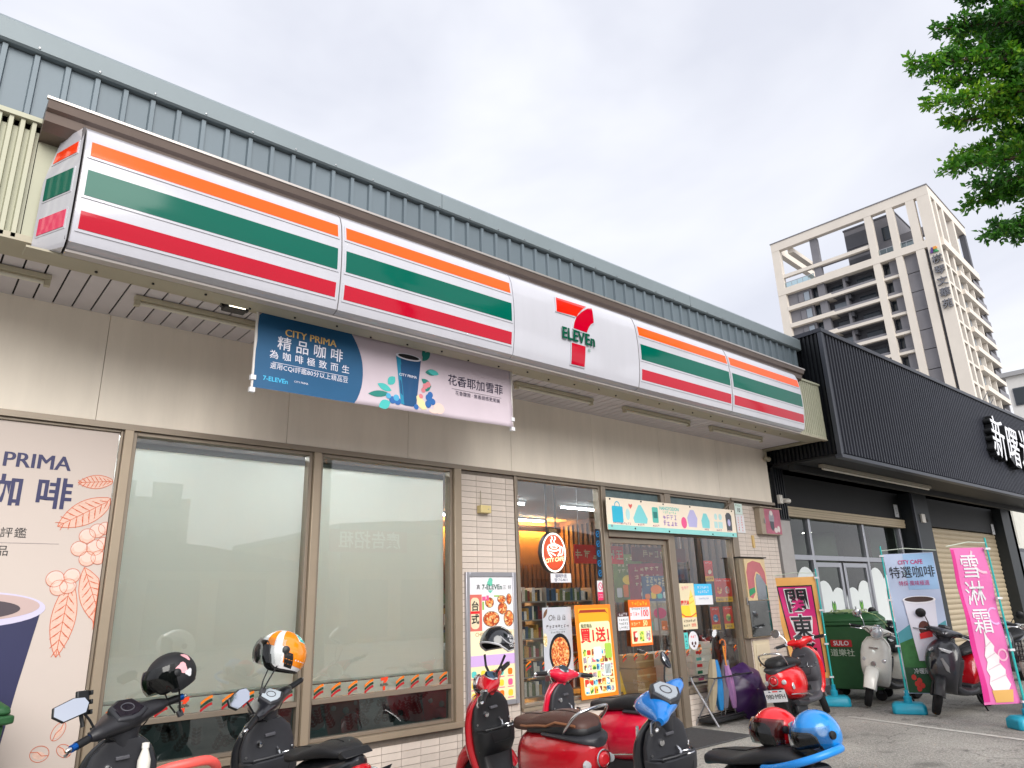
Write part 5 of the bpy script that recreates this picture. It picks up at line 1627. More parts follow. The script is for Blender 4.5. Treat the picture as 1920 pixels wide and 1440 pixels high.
# core volume
tb('core_wall', GRY, 2.6, VW - 0.5, 2.2, 24.5, 0, T0 - 10.2)
# left face piers (full height)
piers = [(0.0, 1.73), (2.19, 3.42), (5.42, 6.42), (8.78, 9.88), (24.75, UW)]
for i, (a, b) in enumerate(piers):
    tb('pier', CRM, 0.0 + 0.003 * i, 1.0, a, b, 0, T0 - 1.6)
tb('top_beam', CRM, -0.02, 1.0, 0, UW, T0 - 1.6, T0)
tb('coping', GRY, -0.12, 1.1, -0.1, UW + 0.1, T0, T0 + 0.16)
tb('pier_slit', GRD, 0.7, 1.0, 1.73, 2.19, 0, T0 - 10.2)
tb('grey_pier', GRY, 0.55, 1.5, 18.2, 19.4, 0, T0 - 1.6)
# roof deck band
tb('deck_band', CRM, -0.04, 1.2, 1.73, UW - 0.05, T0 - 10.3, T0 - 9.1)
tb('deck_slab', GRY, 1.2, VW - 0.3, 0.6, UW - 0.4, T0 - 10.2, T0 - 9.7)
tb('thin_beam', CRM, 0.15, 0.8, 9.88, 24.75, T0 - 7.1, T0 - 6.5)
tb('thin_beam', GRY, 0.82, 1.4, 9.88, 19.4, T0 - 7.1, T0 - 6.2)
# roof house
tb('roof_house', GRY, 3.2, 11.5, 6.0, 14.4, T0 - 10, T0 - 1.2)
tb('roof_house_band', GRD, 3.0, 3.19, 10.0, 14.2, T0 - 4.8, T0 - 2.2)
tb('roof_house_band', GRD, 3.0, 3.19, 10.0, 14.2, T0 - 9.4, T0 - 6.8)
tb('roof_house_cap', GRD, 3.1, 11.6, 5.9, 14.5, T0 - 1.19, T0 - 0.9)
tb('roof_house_window', TGL, 3.1, 3.19, 6.8, 8.4, T0 - 5.4, T0 - 3.0)
tb('roof_beam', GRY, 3.3, 4.2, 0.6, 6.0, T0 - 6.6, T0 - 5.2)
tb('roof_beam', CRM, 1.0, 12, 22.6, 23.6, T0 - 2.4, T0 - 1.6)
tb('roof_post', GRY, 9.0, 9.8, 21.5, 22.3, T0 - 10, T0 - 1.6)
# far frame of the crown
tb('crown_beam', CRM, 1.0, VW, UW - 1.0, UW - 0.02, T0 - 1.6, T0 - 0.01)
tb('crown_beam', CRM, VW - 1.0, VW - 0.01, 0.9, UW - 1.0, T0 - 1.6, T0 - 0.02)
for y in (7, 14, 24.9):
    tb('crown_post', CRM, VW - 0.95, VW - 0.05, y, y + 0.9, T0 - 10, T0 - 1.6)
# glass rail on the deck
for a, b in ((19.5, 24.7), (6.5, 8.7), (3.5, 5.35)):
    r_ = MB().box(0.3, 0.34, a, b, T0 - 8.1, T0 - 8.0).build('deck_rail', STEEL, tw)
    MB().box(0.31, 0.33, a, b, T0 - 9.1, T0 - 8.1).build('pane', glass_mat('rail_glass', (0.75, 0.85, 0.86)), r_)
    for q in range(int((b - a) / 1.0) + 1):
        MB().box(0.29, 0.35, a + q, a + q + 0.06, T0 - 9.1, T0 - 8.0).build('post', STEEL, r_)
FH = 3.19
for k_ in range(15):
    zt = T0 - 10.3 - FH * k_            # underside of the slab above
    zb = zt - FH
    if zb < -1:
        break
    far = k_ > 9
    # solid grey bay next to the corner
    tb('grey_panel', GRY, 0.75, 2.6, 3.42, 5.42, zb + 0.12, zt)
    # bay with a dark opening
    tb('bay_panel', GRY, 0.85, 2.6, 6.42, 7.75, zb + 0.5, zt)
    w_ = tb('window', GRD, 1.9, 2.0, 7.75, 8.78, zb + 0.5, zt)
    tb('pane', TGL, 1.85, 1.895, 7.85, 8.7, zb + 0.6, zt - 0.1, w_)
    tb('bay_slab', CRM, 0.25, 2.6, 6.42, 8.78, zb + 0.02, zb + 0.42)
    tb('bay_upstand', GRY, 0.6, 0.8, 6.42, 8.78, zb + 0.42, zb + 1.0)
    # wide balcony bay
    tb('balcony_slab', CRM, 0.0, 0.6, 9.88, 18.2, zb + 0.0, zb + 0.5)
    tb('balcony_floor', GRY, 0.6, 5.6, 9.88, 18.2, zb + 0.15, zb + 0.42)
    tb('balcony_parapet', GRY, 0.3, 0.5, 9.9, 18.2, zb + 0.5, zb + 1.0)
    tb('balcony_wall', GRD, 2.5, 2.59, 9.88, 24.5, zb, zt)
    w_ = tb('window', GRD, 2.35, 2.49, 10.8, 13.6, zb + 0.45, zt - 0.5)
    tb('pane', TGL, 2.3, 2.34, 10.95, 13.45, zb + 0.6, zt - 0.6, w_)
    tb('balcony_beam', GRD, 1.0, 2.5, 14.4, 14.9, zt - 0.8, zt)
    tb('partition', GRY, 1.0, 2.5, 14.9, 15.3, zb + 0.42, zt)
    # left bay with window
    tb('bay_wall', GRY, 0.8, 2.5, 20.6, 24.75, zb + 0.75, zt)
    tb('bay_opening', TGL, 1.7, 1.8, 19.4, 20.6, zb + 0.75, zt)
    tb('bay_slab', CRM, -0.03, 2.5, 17.2, 24.75, zb + 0.02, zb + 0.74)
    w_ = tb('window', GRD, 0.7, 0.79, 20.9, 23.0, zb + 1.0, zt - 0.4)
    tb('pane', TPN, 0.64, 0.69, 21.0, 21.9, zb + 1.1, zt - 0.5, w_)
    tb('pane', GRY, 0.64, 0.69, 22.0, 22.9, zb + 1.1, zt - 0.5, w_)
    # right face
    for a, b in ((1.0, 3.0), (3.9, 6.6)):
        tb('slit_window', TGL if (k_ % 3) else GRD, a + 0.35, b - 0.3, 0.45, 0.5, zb + 0.4, zt - 0.1)
        tb('slit_sill', CRM, a, b, 0.02, 0.6, zb - 0.05, zb + 0.35)
    w_ = tb('window', GRD, 7.6, 11.2, 0.5, 0.6, zb + 0.6, zt - 0.2)
    for q in range(4):
        tb('pane', TPN if q % 2 else TGL, 7.7 + q * 0.87, 8.5 + q * 0.87, 0.44, 0.49, zb + 0.7, zt - 0.3, w_)
    tb('fin', CRM, 11.2, 11.6, -0.1, 0.9, zb, zt)
    tb('balcony_slab', CRM, 7.2, VW + 0.3, -0.45, 1.0, zb - 0.1, zb + 0.7)
    tb('balcony_recess', GRD, 11.6, VW, 0.9, 1.0, zb + 0.75, zt)
    tb('balcony_rail', GRY, 15.5, VW + 0.2, -0.4, -0.35, zb + 0.7, zb + 1.65)
    tb('fin', CRM, 15.2, 15.6, -0.12, 0.9, zb, zt)
    tb('balcony_pier', GRY, VW - 0.6, VW, -0.2, 0.8, zb + 0.7, zt)
    w_ = tb('window', GRD, 11.9, 15.1, 0.8, 0.895, zb + 0.75, zt - 0.2)
    for q in range(3):
        tb('pane', TPN if (q + k_) % 2 else TGL, 12.0 + q * 1.02, 12.95 + q * 1.02, 0.74, 0.79, zb + 0.85, zt - 0.3, w_)
    if k_ % 2 == 0:
        tb('air_conditioner', M('ac_white', '#b9b7b2', 0.5), 1.3, 1.7, 10.1, 10.9, zb + 0.5, zb + 1.1)
    w_ = tb('window', GRD, 2.35, 2.49, 15.6, 17.8, zb + 0.45, zt - 0.5)
    tb('pane', TPN if k_ % 2 else TGL, 2.3, 2.34, 15.7, 17.7, zb + 0.6, zt - 0.6, w_)
for i, (a, b) in enumerate(((0.0, 1.0), (3.0, 3.9), (6.6, 7.6))):
    tb('pier', CRM, max(a, 1.003), b + 0.002, 0.004 * i, 0.9, 0, T0 - 1.6)
tb('pier', CRM, 12.4, 13.4, 0.01, 0.9, T0 - 10.3, T0 - 1.6)
tb('pier', GRD, 19.6, 20.7, 0.01, 0.9, T0 - 10.3, T0 - 1.6)
tb('top_beam', CRM, 1.0, VW, -0.015, 0.9, T0 - 1.6, T0)
tb('mid_beam', CRM, 1.0, VW + 0.3, -0.4, 0.9, T0 - 10.3, T0 - 9.0)
tb('coping', GRY, 1.1, VW + 0.1, -0.12, 1.0, T0, T0 + 0.15)
tb('side_wall', GRY, VW - 0.5, VW - 0.2, 1.0, UW - 1, 0, T0 - 10.2)
# letters on the corner pier
RZ = Matrix.Rotation(-pi / 2, 4, 'Z')
LMET = M('letter_metal', '#77777c', 0.35, 0.6)
for i, ch in enumerate('棋琴文華苑'):
    text(tw, ch, 1.5, -0.72, T0 - 12.9 - i * 1.86, -0.25, LMET, bold=0.012, ext=0.14, mtx=RZ, name='letter')
lg = [([(0, 0), (0.42, 0), (0.55, 0.85), (0.28, 1.0)], '#5a3b7d'), ([(0.5, 0), (0.8, 0), (0.62, 0.5)], '#2f7d5a'), ([(0.85, 0.0), (1.3, 0.0), (0.95, 0.45), (0.7, 0.5)], '#3f9a5e'), ([(0.55, 0.55), (0.8, 0.5), (1.1, 0.65), (1.05, 0.95), (0.55, 1.0)], '#d8923a')]
for pts, c in lg:
    MB().prism([(-1.5 + x * 0.95, T0 - 11.6 + z * 0.95) for x, z in pts], -0.25, 0.01).xf(RZ).build('emblem_piece', M('emblem_' + c[1:], c, 0.5), tw)
# ------------------------------------------------------------------ tree at the right
tr = thing('street_tree', 'leafy green tree reaching in from the top right corner', 'tree', (10.4, -6.4, 0))
BARK = M('bark', '#5a4a3c', 0.9, var=0.3, vs_=8, bump=0.5, bs=20)
def leafmat():
    m = bpy.data.materials.new('leaf')
    m.use_nodes = True
    nt = m.node_tree
    b = nt.nodes['Principled BSDF']
    b.inputs['Roughness'].default_value = 0.45
    at_ = nt.nodes.new('ShaderNodeAttribute')
    at_.attribute_name = 'tone'
    r = nt.nodes.new('ShaderNodeValToRGB')
    r.color_ramp.elements[0].color = (0.02, 0.10, 0.012, 1)
    r.color_ramp.elements[1].color = (0.33, 0.55, 0.03, 1)
    e = r.color_ramp.elements.new(0.55)
    e.color = (0.09, 0.30, 0.02, 1)
    nt.links.new(at_.outputs['Fac'], r.inputs['Fac'])
    nt.links.new(r.outputs['Color'], b.inputs['Base Color'])
    tl = nt.nodes.new('ShaderNodeBsdfTranslucent')
    nt.links.new(r.outputs['Color'], tl.inputs['Color'])
    mx = nt.nodes.new('ShaderNodeMixShader')
    mx.inputs['Fac'].default_value = 0.35
    nt.links.new(b.outputs['BSDF'], mx.inputs[1])
    nt.links.new(tl.outputs['BSDF'], mx.inputs[2])
    nt.links.new(mx.outputs['Shader'], nt.nodes['Material Output'].inputs['Surface'])
    return m
LEAF = leafmat()
rr = random.Random(21)
O = Vector((10.4, -6.4, 0))
trunk = MB().tube([(0, 0, -0.05), (0.05, 0.02, 1.5), (-0.05, 0.1, 3.2), (0.0, 0.2, 4.8), (-0.1, 0.3, 6.4), (0.05, 0.35, 7.8)], [0.24, 0.19, 0.16, 0.14, 0.11, 0.05], 12).build('trunk', BARK, tr, smooth=True)
tips = [(8.87, -4.47, 8.42), (8.61, -4.18, 8.0), (8.35, -3.9, 7.56), (8.58, -4.02, 7.31), (8.46, -3.96, 6.99), (8.78, -3.99, 6.84), (8.97, -3.93, 6.45), (8.57, -3.97, 6.15), (8.78, -4.0, 5.76), (9.0, -4.07, 5.39), (8.63, -4.24, 5.29), (9.43, -4.18, 8.36), (9.05, -3.84, 7.9), (8.6, -4.2, 5.85), (9.19, -4.56, 8.77)]
tips = [Vector(t_) - O for t_ in tips]
twigs = []
for t_ in tips:
    base = Vector((rr.uniform(-0.1, 0.1), 0.25, max(4.6, t_.z - rr.uniform(0.3, 1.1))))
    twigs.append((base, t_, 1.0))
for k_ in range(34):
    c = Vector((9.5, -4.75, rr.uniform(5.6, 8.8))) - O
    twigs.append((Vector((0, 0.25, max(4.6, c.z - rr.uniform(0.2, 0.9)))), c + Vector((rr.uniform(-0.45, 0.3), rr.uniform(-0.3, 0.35), rr.uniform(-0.2, 0.2))), 1.0))
# further limbs through the whole crown
for k_ in range(120):
    az = rr.uniform(0, 2 * pi)
    el = rr.uniform(-0.25, 1.25)
    R_ = rr.uniform(1.8, 2.7)
    c = Vector((0.1, 0.1, 6.9))
    t_ = c + Vector((math.cos(az) * math.cos(el) * R_ * 1.05, math.sin(az) * math.cos(el) * R_, math.sin(el) * R_ * 0.95))
    w = t_ + O
    # keep the outline of the seen side: nothing further towards the store than the tips
    if w.y > -4.7 and w.x < 9.6:
        continue
    if w.y > -4.0:
        continue
    twigs.append((Vector((0, 0.25, max(4.4, t_.z - rr.uniform(0.4, 1.2)))), t_, 1.0))
limbs = MB()
LV, LF, TONE = [], [], []
def leaf(p, d, size, tone):
    d = d.normalized()
    n_ = Vector((rr.gauss(0, 1), rr.gauss(0, 1), rr.gauss(0.9, 0.8))).normalized()
    s_ = d.cross(n_)
    if s_.length < 1e-3:
        s_ = d.orthogonal()
    s_.normalize()
    up = s_.cross(d) * size * 0.12
    b = len(LV)
    LV.extend([tuple(p), tuple(p + d * size * 0.45 + s_ * size * 0.27 + up), tuple(p + d * size), tuple(p + d * size * 0.45 - s_ * size * 0.27 + up)])
    LF.append((b, b + 1, b + 2, b + 3))
    TONE.extend([tone] * 4)
def spray(p, d, L, n, tone):
    for j in range(n):
        t_ = (j + rr.random()) / n
        q = p + d * L * t_ + Vector((rr.gauss(0, 1), rr.gauss(0, 1), rr.gauss(0, 1))) * (0.018 + 0.03 * (1 - t_))
        dd = d * 0.7 + Vector((rr.gauss(0, 0.7), rr.gauss(0, 0.7), rr.gauss(-0.1, 0.6)))
        leaf(q, dd, rr.uniform(0.055, 0.09), min(1, max(0, tone + rr.gauss(0, 0.16))))
for base, tip, k_ in twigs:
    d = tip - base
    L = d.length
    mid = base + d * 0.5 + Vector((0, 0, 0.25))
    pts = [base, base + (mid - base) * 0.5 + Vector((0, 0, 0.08)), mid, mid + (tip - mid) * 0.5 + Vector((0, 0, 0.05)), tip]
    limbs.tube(pts, [0.05, 0.035, 0.025, 0.014, 0.005], 6)
    m = 15
    for j in range(m):
        t_ = 0.30 + 0.70 * j / (m - 1)
        seg = t_ * 4
        i0 = min(3, int(seg))
        p = pts[i0] + (pts[i0 + 1] - pts[i0]) * (seg - i0)
        spread = 0.55 * (1 - t_) + 0.10
        for q in range(6 if t_ < 0.9 else 4):
            dd = (d.normalized() * 0.8 + Vector((rr.gauss(0, 0.75), rr.gauss(0, 0.75), rr.gauss(0, 0.6)))).normalized()
            ln = min(spread, 0.5) * rr.uniform(0.5, 1.0)
            end = p + dd * ln
            limbs.tube([p, end], [0.006, 0.002], 4, cap=False)
            tone = 0.38 + 0.3 * math.sin(3.1 * end.x + 2.3 * end.z + 1.7 * end.y) + rr.gauss(0, 0.1)
            spray(p + dd * ln * 0.35, dd, ln * 0.75, 20, tone)
limbs.build('branches', BARK, tr)
me = bpy.data.meshes.new('crown')
me.from_pydata(LV, [], LF)
me.materials.append(LEAF)
a_ = me.attributes.new('tone', 'FLOAT', 'POINT')
a_.data.foreach_set('value', TONE)
crown = bpy.data.objects.new('crown', me)
COL.objects.link(crown)
crown.parent = tr
# ------------------------------------------------------------------ across the street (seen in the glass and the glossy sign)
def gable(name, label, x0, x1, y, dep, h, ridge, wallc, roofc, seed):
    t = thing(name, label, 'building', (x0, y, 0), group='buildings across the street')
    L = x1 - x0
    MB().box(0, L, -dep, 0, 0, h).build('wall', M('opp_' + wallc, wallc, 0.75, var=0.12, vs_=0.6), t)
    pts = [(-0.3, h), (L + 0.3, h), (L + 0.3, h + 0.3), (L / 2, h + ridge), (-0.3, h + 0.3)]
    MB().prism(pts, -dep - 0.3, 0.35).build('roof', M('opp_roof_' + roofc, roofc, 0.6, var=0.12, vs_=0.5), t)
    n = int(L / 3)
    for j in range(n):
        f_ = MB().box(0.5 + j * 3, 2.7 + j * 3, 0.0, 0.08, 0.2, 3.0).build('shop_front', M('opp_dark', '#2d3032', 0.5), t)
        MB().box(0.6 + j * 3, 2.6 + j * 3, 0.081, 0.1, 0.3, 2.9).build('pane', M('opp_glass', '#4b5558', 0.1), f_)
    return t
gable('opposite_shed', 'long grey shed across the street seen as a reflection', -22, -2, -27, 14, 3.9, 1.3, '#6d7170', '#5b6266', 1)
gable('opposite_shed', 'second pale shed across the street seen as a reflection', -1, 16, -28, 14, 3.4, 1.5, '#85837b', '#4d5458', 2)
gable('opposite_shed', 'brown shed across the street beyond the pale one', 17, 36, -27, 14, 5.4, 1.0, '#8a7a6c', '#5d6468', 3)
t = thing('opposite_shop_sign', 'red signboard on the building across the street', 'sign', (20.6, -26.6, 4.3), pi, group='signs across the street')
MB().box(0, 4.4, 0, 0.25, 0, 1.1).build('board', M('opp_red', '#8a2222', 0.5), t)
text(t, '廣告招租', 0.9, 2.2, 0.55, -0.01, WHITE, bold=0.015)
MB().box(0.3, 0.5, 0.25, 0.4, 0.2, 0.9).build('bracket', STEEL, t)
t = thing('opposite_block', 'grey apartment block across the street seen as a reflection', 'building', (9.3, -60, 0), group='buildings across the street')
MB().box(0, 6.5, 0, 12, 0, 9.6).build('wall', M('opp_block', '#7c7c7e', 0.8, var=0.1, vs_=0.3), t)
for lv in range(3):
    for j in range(2):
        MB().box(0.8 + j * 3, 2.8 + j * 3, 12.0, 12.1, 2.2 + lv * 3.3, 4.0 + lv * 3.3).build('window', M('opp_glass', '#4b5558', 0.1), t)
for i, (x, y) in enumerate(((7.4, -9.3), (27.0, -13.0))):
    t = thing('utility_pole', ('concrete utility pole at the roadside behind the viewer', 'concrete utility pole further along the street')[i], 'pole', (x, y, 0), group='utility poles')
    MB().tube([(0, 0, 0), (0, 0, 11.5)], [0.19, 0.12], 12).build('shaft', M('pole_concrete', '#77756f', 0.8, var=0.1), t, smooth=True)
    MB().box(-1.1, 1.1, -0.06, 0.06, 10.4, 10.55).build('crossarm', STEEL, t)
    MB().lathe([(0.02, 0), (0.22, 0.02), (0.24, 0.75), (0.1, 0.85), (0.02, 0.86)], (0.45, 0, 8.4), 'Z', 14).build('transformer', M('transformer_grey', '#7d8284', 0.5), t, smooth=True)
for j in range(3):
    pts = []
    for q in range(15):
        u = q / 14
        pts.append((7.4 + 19.6 * u, -9.3 - 3.7 * u, 10.6 + (0 if j == 1 else -0.0) - 1.2 * math.sin(pi * u) - 0.7 * j))
    tag(MB().tube(pts, 0.02, 4).build('street_cable', BLACKPL), ('highest', 'middle', 'lowest')[j] + ' cable strung between the two utility poles', 'cable', 'street cables')
# ------------------------------------------------------------------ scooters
def se(a, p):
    c, s_ = math.cos(a), math.sin(a)
    return math.copysign(abs(c) ** (2 / p), c), math.copysign(abs(s_) ** (2 / p), s_)
def smooth_st(st, k=3):
    """Catmull-Rom resampling of station tuples"""
    out = []
    n = len(st)
    for i in range(n - 1):
        p0, p1, p2, p3 = st[max(0, i - 1)], st[i], st[i + 1], st[min(n - 1, i + 2)]
        for j in range(k):
            t = j / k
            out.append(tuple(0.5 * (2 * b + (c - a) * t + (2 * a - 5 * b + 4 * c - d) * t * t + (3 * b - a - 3 * c + d) * t ** 3) for a, b, c, d in zip(p0, p1, p2, p3)))
    out.append(st[-1])
    return out
def loftx(st, n=22, p=2.6, k=3):
    rings = []
    for x, hw, z0, z1 in smooth_st(st, k):
        hw = max(hw, 0.004)
        if z1 - z0 < 0.006: z1 = z0 + 0.006
        ring = []
        for i in range(n):
            cy, cz = se(2 * pi * i / n, p)
            ring.append((x, hw * cy, (z0 + z1) / 2 + (z1 - z0) / 2 * cz))
        rings.append(ring)
    return MB().loft(rings)
def loftz(st, n=24, p=2.4, k=3, nose=0.0):
    """st: z, xc, front bulge, back depth, half width"""
    rings = []
    for z, xc, fx, bx_, hw in smooth_st(st, k):
        ring = []
        for i in range(n):
            cx, cy = se(2 * pi * i / n, p)
            if nose and cx > 0:
                cx = (1 - nose) * cx + nose * (1 - abs(cy))
            ring.append((xc + (fx if cx > 0 else bx_) * cx, hw * cy, z))
        rings.append(ring)
    return MB().loft(rings)
def lofty(st, n=18, p=2.2, k=3):
    rings = []
    for y, xc, zc, rx, rz in smooth_st(st, k):
        rings.append([(xc + max(rx, .003) * se(-2 * pi * i / n, p)[0], y, zc + max(rz, .003) * se(-2 * pi * i / n, p)[1]) for i in range(n)])
    return MB().loft(rings)
def mir(pts):
    return [(x, -y, z) for x, y, z in pts]

DISC = M('disc_steel', '#8f9094', 0.3, 0.9)
LENSR = M('red_lens', '#c01420', 0.1, coat=1.0)
LENSC = M('clear_lens', '#c9ccd0', 0.08, 0.3, coat=1.0)
LENSA = M('amber_lens', '#e07a12', 0.15, coat=1.0)
MIRG = M('mirror_glass', '#dfe3ea', 0.03, 1.0)
GREYPL = M('grey_plastic', '#4a4a50', 0.5, var=0.1, vs_=20)
DGREY = M('dark_grey_plastic', '#2b2c31', 0.48, var=0.12, vs_=20)
SEATB = M('black_vinyl', '#1b1b1e', 0.5, var=0.1, vs_=25, bump=0.15, bs=180)
SEATBR = M('brown_vinyl', '#4b2e26', 0.5, var=0.1, vs_=25, bump=0.15, bs=180)
TANP = M('tan_vinyl', '#8a5a3c', 0.5)
ENG = M('engine_metal', '#3d3e42', 0.5, 0.6, var=0.2, vs_=12)
def paint(name, col, rough=0.22):
    return M('paint_' + name, col, rough, 0.0, var=0.10, vs_=9, coat=0.7, bump=0.015, bs=5)

def wheel(parent, cx, r, w, rimmat, m=None):
    def put(mb): return mb.xf(m) if m is not None else mb
    prof = [(r * 0.62, -w * 0.42), (r * 0.80, -w * 0.5), (r * 0.92, -w * 0.46), (r * 0.985, -w * 0.28), (r, 0), (r * 0.985, w * 0.28), (r * 0.92, w * 0.46), (r * 0.80, w * 0.5), (r * 0.62, w * 0.42)]
    hub = bpy.data.objects.new('wheel', put(MB().lathe([(0.02, -w * 0.55), (r * 0.2, -w * 0.5), (r * 0.2, w * 0.5), (0.02, w * 0.55)], (cx, 0, r), 'Y', 16)).mesh('wheel', ENG, True))
    COL.objects.link(hub)
    hub.parent = parent
    put(MB().lathe(prof, (cx, 0, r), 'Y', 36)).build('tyre', RUBBER, hub, smooth=True)
    rim = MB().lathe([(r * 0.55, -w * 0.36), (r * 0.66, -w * 0.45), (r * 0.66, w * 0.45), (r * 0.55, w * 0.36)], (cx, 0, r), 'Y', 30)
    rm = MB()
    # ring without centre disc: tube ring
    pts = [(cx + r * 0.61 * math.cos(a * pi / 15), 0, r + r * 0.61 * math.sin(a * pi / 15)) for a in range(30)]
    rm.tube(pts, w * 0.30, 8, closed=True, flat=1.0)
    for s_ in range(5):
        a = 2 * pi * s_ / 5 + 0.3
        for o_ in (-0.10, 0.10):
            rm.tube([(cx + r * 0.15 * math.cos(a), 0, r + r * 0.15 * math.sin(a)), (cx + r * 0.6 * math.cos(a + o_), 0, r + r * 0.6 * math.sin(a + o_))], [0.014, 0.010], 6)
    put(rm).build('rim', rimmat, hub, smooth=True)
    put(MB().lathe([(r * 0.28, w * 0.52), (r * 0.5, w * 0.52), (r * 0.5, w * 0.56), (r * 0.28, w * 0.56)], (cx, 0, r), 'Y', 26)).build('brake_disc', DISC, hub)
    return hub

def scooter(name, label, loc, heading, style='retro', col=None, inner=None, seat=None, lean=0.0, steer=0.0, scale=1.0, rim=None, rail='chrome', mirrors='round', group='parked scooters', grips=None, plate=None, accent=None, head=None, meter=None, fender=None, tail=True, twotone=False, railmat=None, mirror_sides=(1, -1), sx=1.0, rail_up=0.0, hk=1.0, cowl=None):
    t = thing(name, label, 'scooter', loc, rot=None, group=group)
    t.rotation_euler = (Matrix.Rotation(heading, 3, 'Z') @ Matrix.Rotation(lean, 3, 'X')).to_euler()
    t.scale = (scale * sx, scale, scale)
    inner = inner or DGREY
    seat = seat or SEATB
    rim = rim or STEEL
    head = head or col
    piv = Vector((0.42, 0, 0.98))
    S = Matrix.Translation(piv) @ Matrix.Rotation(steer, 4, Vector((-0.42, 0, 0.91)).normalized()) @ Matrix.Translation(-piv)
    SH = S @ Matrix.Translation(piv) @ Matrix.Scale(hk, 4) @ Matrix.Translation(-piv)
    retro = style == 'retro'
    # --- rear body
    if retro:
        st = [(-0.95, 0.02, 0.56, 0.66), (-0.92, 0.09, 0.50, 0.71), (-0.82, 0.155, 0.41, 0.745), (-0.62, 0.205, 0.33, 0.755), (-0.40, 0.215, 0.30, 0.745), (-0.22, 0.185, 0.30, 0.72), (-0.11, 0.14, 0.30, 0.67), (-0.06, 0.11, 0.32, 0.55)]
        body = loftx(st, 26, 2.5).build('body', col, t, smooth=True, ang=60)
        for s_ in (1, -1):
            patch_pts = [(-0.85, 0.50), (-0.35, 0.46), (-0.2, 0.42)]
            MB().tube([(x, s_ * (0.20 if x > -0.8 else 0.155), z - 0.09) for x, z in patch_pts], 0.006, 6).build('chrome_trim', CHROME, body, smooth=True)
            MB().lathe([(0.002, s_ * 0.012), (0.04, s_ * 0.008), (0.045, 0)], (-0.75, s_ * 0.168, 0.50), 'Y', 14).build('side_lamp', LENSC, body, smooth=True)
        MB().box(-0.62, 0.0, -0.12, 0.12, 0.22, 0.32).build('engine_cover', ENG, t, bevel=0.02)
        loftx([(-0.955, 0.05, 0.66, 0.72), (-0.9, 0.12, 0.68, 0.735), (-0.75, 0.165, 0.70, 0.75), (-0.5, 0.18, 0.71, 0.75)], 16, 3).build('tail_shelf', DGREY, body, smooth=True)
    else:
        st = [(-0.98, 0.02, 0.76, 0.81), (-0.92, 0.07, 0.70, 0.815), (-0.75, 0.125, 0.58, 0.80), (-0.5, 0.165, 0.42, 0.765), (-0.3, 0.165, 0.32, 0.735), (-0.15, 0.14, 0.28, 0.68), (-0.06, 0.11, 0.28, 0.52)]
        body = loftx(st, 22, 2.1).build('body', col, t, smooth=True, ang=45)
        for s_ in (1, -1):
            MB().prism([(-0.9, 0.70), (-0.55, 0.60), (-0.3, 0.48), (-0.34, 0.43), (-0.6, 0.53), (-0.86, 0.66)], -0.006, 0.006).xf(Matrix.Translation((0, s_ * 0.15, 0)) @ Matrix.Rotation(s_ * rad(-6), 4, 'Z')).build('side_panel', accent or inner, body, bevel=0.004)
        MB().box(-0.6, 0.02, -0.11, 0.11, 0.2, 0.34).build('engine_cover', ENG, t, bevel=0.02)
    # --- seat
    if retro:
        ss = [(-0.885, 0.05, 0.74, 0.785), (-0.84, 0.115, 0.72, 0.835), (-0.66, 0.152, 0.715, 0.86), (-0.45, 0.16, 0.715, 0.85), (-0.30, 0.155, 0.71, 0.815), (-0.14, 0.13, 0.70, 0.805), (-0.03, 0.09, 0.69, 0.785), (0.01, 0.03, 0.69, 0.745)]
    else:
        ss = [(-0.90, 0.03, 0.80, 0.825), (-0.84, 0.09, 0.795, 0.855), (-0.68, 0.125, 0.785, 0.87), (-0.52, 0.14, 0.765, 0.845), (-0.36, 0.145, 0.745, 0.80), (-0.18, 0.12, 0.72, 0.785), (-0.05, 0.08, 0.69, 0.765), (0.0, 0.03, 0.68, 0.73)]
    so = loftx(ss, 22, 3.0).build('seat', seat, t, smooth=True, ang=60)
    if twotone:
        ss2 = [(x - 0.004, hw + 0.005, z0 - 0.004, z0 + (z1 - z0) * (0.75 if x < -0.6 else 0.5)) for x, hw, z0, z1 in ss if x < -0.2]
        loftx(ss2, 22, 2.8).build('seat_skirt', twotone, so, smooth=True, ang=60)
        pts = [(x, hw * 1.0 + 0.006, z0 + (z1 - z0) * (0.72 if x < -0.6 else 0.5)) for x, hw, z0, z1 in smooth_st(ss, 2) if -0.86 < x < -0.2]
        MB().tube(pts, 0.009, 6).build('seat_piping', TANP, so, smooth=True)
        MB().tube(mir(pts), 0.009, 6).build('seat_piping', TANP, so, smooth=True)
    MB().tube([(x, 0.0 * hw, z1 + 0.001) for x, hw, z0, z1 in smooth_st(ss, 2) if -0.84 < x < -0.04], 0.0035, 5).build('seat_seam', RUBBER, so)
    # --- floor and leg shield
    loftx([(-0.14, 0.13, 0.22, 0.31), (0.05, 0.165, 0.22, 0.30), (0.25, 0.165, 0.22, 0.305), (0.42, 0.15, 0.25, 0.37), (0.47, 0.12, 0.30, 0.42)], 20, 3.4).build('floorboard', inner, t, smooth=True, ang=50)
